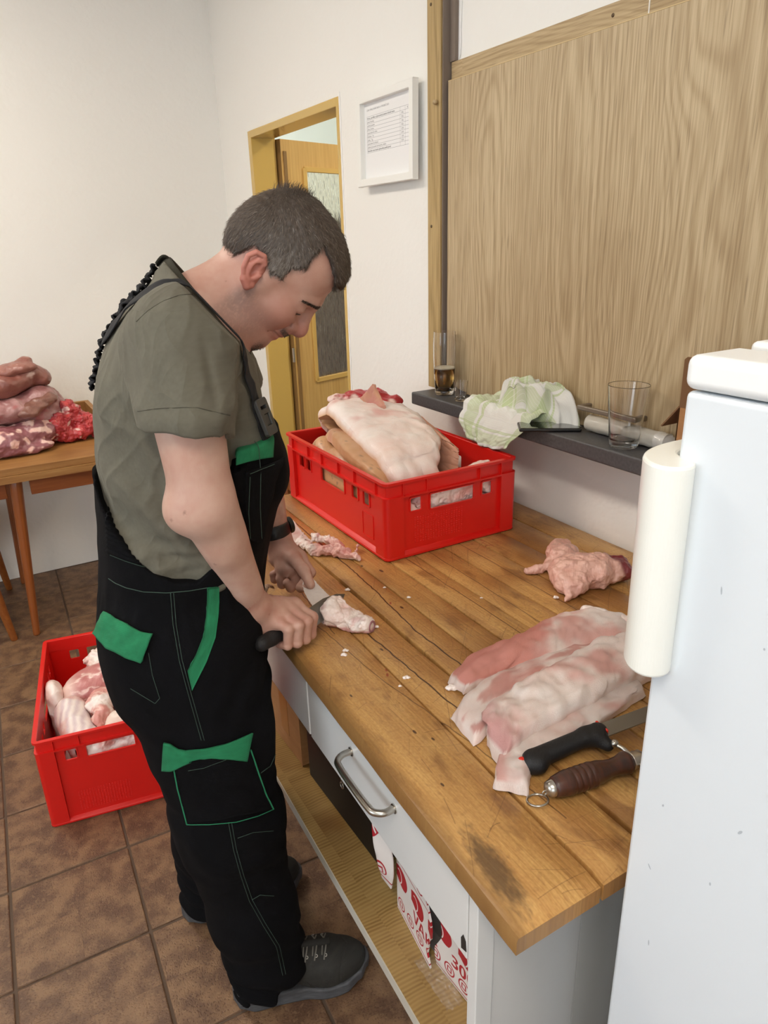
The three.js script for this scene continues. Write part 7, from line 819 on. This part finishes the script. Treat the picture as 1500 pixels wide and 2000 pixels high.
  const shoe = (x, z, turn) => {
    const g = new THREE.Group(); g.name = 'shoe'; g.position.set(x, 0, z); g.rotation.y = turn; man.add(g);
    const soleF = (a, y, c) => { const lift = 0.02 * sstep(0.22, 0.312, a) + 0.006 * sstep(0.05, 0, a), top = 0.034 + 0.008 * sstep(0.1, 0.0, a) - 0.008 * sstep(0.1, 0.2, a) + lift * 0.9, w = a < 0 || a > 0.312 ? -Math.max(-a, a - 0.312) - 0.004 : outl(a) + 0.004 * sstep(0.02, 0.0, y); let d = Math.abs(c - 0.004 * Math.sin(a * 10)) - w; d = smax(d, y - top, 0.006); d = smax(d, lift - y, 0.005); return smax(d, -0.0015 * Math.sin(a * 160) * (y < 0.02 ? 1 : 0) - 0.4, 0.001) * 0.75; };
    mesh('sole', nets(soleF, [-0.02, -0.01, -0.08], [0.33, 0.07, 0.08], 0.0035, null, (a, y, c) => [a + c, y * 3]), soleM, g);
    const toe = ell(0.226, 0.045, 0.002, 0.078, 0.047, 0.05), vamp = cap(0.2, 0.055, 0.001, 0.046, 0.105, 0.085, 0, 0.044), heel = ell(0.055, 0.055, 0, 0.05, 0.06, 0.039), ank = cap(0.075, 0.06, 0, 0.043, 0.07, 0.13, 0, 0.045);
    const upF = (a, y, c) => { let d = smin(toe(a, y, c), vamp(a, y, c), 0.03); d = smin(d, heel(a, y, c), 0.03); d = smin(d, ank(a, y, c), 0.03); d = smax(d, 0.026 - y, 0.004); d = smax(d, y - 0.135, 0.004); const e = Math.abs(a - 0.155 - (0.06 - y) * 0.9); d += 0.0016 * sstep(0.004, 0.0, e) * (y < 0.075 ? 1 : 0); const e2 = Math.abs(a - 0.262 + Math.abs(c) * 0.5); d += 0.001 * sstep(0.003, 0, e2); return d - 0.0016 * noise(a * 40, y * 40, c * 40); };
    mesh('upper', nets(upF, [-0.02, 0.015, -0.075], [0.33, 0.145, 0.075], 0.0035, null, (a, y, c) => [a + c, y]), leather, g);
    const surf = (a, c) => { let y = 0.16; for (let k = 0; k < 60; k++) { const d = upF(a, y, c); if (d < 0.0005) break; y -= Math.max(d * 0.7, 0.0005); } return V(a, y + 0.0018, c); };
    for (let i = 0; i < 5; i++) { const a = 0.128 + i * 0.021; mesh('lace', [tube([surf(a - 0.004, -0.026), surf(a, -0.012), surf(a + 0.003, 0), surf(a + 0.001, 0.012), surf(a - 0.004, 0.026), surf(a - 0.007, 0.034)], 0.0017, 24, 6), tube([surf(a - 0.01, 0.026), surf(a - 0.004, 0.0), surf(a + 0.006, -0.026)], 0.0015, 20, 6)], lace, g); }
    { const rg = new THREE.TorusGeometry(0.0028, 0.0009, 6, 12); rg.rotateX(Math.PI / 2); for (let i = 0; i < 5; i++) for (const c of [-0.027, 0.027]) { const e = mesh('eyelet', rg, M.steel, g); e.position.copy(surf(0.126 + i * 0.021, c)); e.rotation.x = c > 0 ? 0.6 : -0.6; } }
    mesh('tongue', tube([surf(0.125, 0.0), surf(0.16, 0), surf(0.2, 0), surf(0.222, 0)], 0.008, 20, 8), leather, g);
  };
  shoe(-0.004, 0.122, 0.0); shoe(-0.122, -0.128, 0.1);
}
// ------------------------------------------------------------------ the knife in his right hand and the piece he is skinning
{
  const W = (p) => V(...p).applyMatrix4(man.matrixWorld), A = W(kp(0, 0, 0)), B = W(kp(0.146, 0, 0)), dir = B.clone().sub(A).normalize(), L = A.distanceTo(B);
  const tip = W([0.322, 0.886, -0.046]), bd = tip.clone().sub(B).normalize();
  const k = thing('boning_knife', 'broad-bladed knife with a black handle held in the man\'s right fist', 'knife', B.toArray());
  const loc = (p) => p.clone().sub(B);
  const a = loc(A), hF = (() => { const c = chain([a.clone().addScaledVector(dir, 0.016).toArray(), a.clone().addScaledVector(dir, 0.04).toArray(), a.clone().addScaledVector(dir, 0.09).toArray(), [0, 0, 0]], [0.0145, 0.0135, 0.0132, 0.0122], 0.006); return (x, y, z) => c(x, y, z); })();
  mesh('handle', nets(hF, [-0.16, -0.03, -0.03].map((v, i) => Math.min(0, a.getComponent(i)) - 0.03), [0, 0, 0].map((v, i) => Math.max(0, a.getComponent(i)) + 0.03), 0.0025), M.blackGrip, k);
  // blade: edge towards the viewer and down, flat side up
  const wide = V(-0.05, -0.72, 0.69).addScaledVector(bd, -V(-0.05, -0.72, 0.69).dot(bd)).normalize(), nrm = bd.clone().cross(wide).normalize(), BL = B.distanceTo(tip);
  const s = poly([[-0.006, -0.016], [BL * 0.5, -0.017], [BL * 0.82, -0.01], [BL, 0.0], [BL * 0.85, 0.0105], [BL * 0.5, 0.0185], [0.006, 0.021], [-0.004, 0.014]]); const g = extrude(s, 0.0016, 0.0003); g.translate(0, 0, -0.0008); g.applyMatrix4(new THREE.Matrix4().makeBasis(bd, wide, nrm)); mesh('blade', boxUV(g, 8), M.blade, k);
  // skin strip pinched by the left hand, running down to the blade, and the fat still under it
  const p0 = W([0.254, 0.898, -0.07]), q0 = B.clone().addScaledVector(bd, 0.012).addScaledVector(wide, -0.004).addScaledVector(nrm, 0), upv = V(0, 1, 0);
  const c = V(0.6, 0, -0.02); const sideV = V(0.75, -0.05, -0.35).normalize();
  const e0 = W([0.238, 0.886, -0.02]), e1 = W([0.296, 0.882, -0.035]);
  const st = slab({ nu: 40, nv: 16, seed: 71, t: 0.0045, tb: 0.001, amp: 0.0012, edge: 0.0015, top: (x, y, z) => mix3(fatCol(71, 0.0)(x, y, z), lin('#fff4ec'), 0.6), L: [W([0.24, 0.912, -0.092]).toArray(), W([0.238, 0.9, -0.062]).toArray(), W([0.246, 0.888, -0.025]).toArray(), W([0.256, 0.884, 0.01]).toArray()], R: [W([0.262, 0.912, -0.088]).toArray(), W([0.278, 0.898, -0.058]).toArray(), W([0.294, 0.886, -0.035]).toArray(), W([0.302, 0.884, -0.012]).toArray()] });
  const fat = lumpGeo([[0.538, BY + 0.03, -1.158, 0.022, 0.026, 0.024], [0.556, BY + 0.032, -1.172, 0.02, 0.024, 0.018], [0.56, BY + 0.02, -1.15, 0.024, 0.019, 0.024], [0.57, BY + 0.018, -1.128, 0.022, 0.017, 0.024], [0.58, BY + 0.017, -1.108, 0.018, 0.016, 0.02], [0.592, BY + 0.016, -1.1, 0.016, 0.015, 0.012]], { k: 0.014, amp: 0.006, freq: 60, h: 0.0022, seed: 77, floor: BY + 0.0015, cut: [[0.59, BY + 0.014, -1.088, 0.55, 0.1, 0.83]], col: (x, y, z) => mix3(fatCol(73, 0.1)(x, y, z), lin('#c98a88'), Math.max(sstep(BY + 0.014, BY + 0.008, y) * 0.8, sstep(0.3, 0.5, fbm(x * 30, y * 30, z * 30, 3) + 0.2) * 0.5)) });
  const hollow = lathe([[0, -0.004], [0.006, -0.0035], [0.0095, 0.0], [0.0125, 0.002], [0.0115, 0.0045], [0.0085, 0.0035], [0.005, -0.002], [0, -0.0025]], 20); hollow.rotateX(Math.PI / 2); hollow.rotateY(0.55); hollow.translate(0.594, BY + 0.0145, -1.094); const hc = new Float32Array(hollow.attributes.position.count * 3); const pk = lin('#b97a80'); for (let i = 0; i < hc.length; i++) hc[i] = pk[i % 3]; hollow.setAttribute('color', new THREE.BufferAttribute(hc, 3));
  const pc = thing('pork_piece', 'white pork piece being skinned under the man\'s knife, its skin pinched', 'pork', [0.573, BY + 0.0015, -1.16]);
  const off = V(0.573, BY + 0.0015, -1.16).negate(); for (const q of [st, fat, hollow]) q.translate(off.x, off.y, off.z);
  mesh('fat', fat, M.meat, pc); mesh('skin_strip', st, M.meat, pc); mesh('cut_end', hollow, M.meat, pc);
  // curl of rind hanging behind his left hand
  const cu = W([0.168, BY + 0.02, -0.13]); const rg = sheet((u, v) => { const t = u * 5.2 + 0.4, e = v * 6.2832; const R = 0.0125; const p = V(Math.cos(t) * R, Math.sin(t) * R * 1.3, 0), o = V(Math.cos(t), Math.sin(t), 0); return p.addScaledVector(o, Math.cos(e) * 0.0022).add(V(0, 0, Math.sin(e) * 0.008)); }, 40, 12); const cc = new Float32Array(rg.attributes.position.count * 3); for (let i = 0; i < cc.length; i += 3) { const k2 = mix3(lin('#e3c0a4'), lin('#a5613c'), clamp(0.5 + 1.4 * noise(i * 0.01))); cc.set(k2, i); } rg.setAttribute('color', new THREE.BufferAttribute(cc, 3));
  const rm = mesh('rind_curl', rg, M.meat); rm.position.set(cu.x, BY + 0.0205, cu.z); rm.rotation.y = 0.4; tag(rm, 'small curled brown-edged rind behind the man\'s left fingers', 'rind');
}
renderer.render(scene, camera);
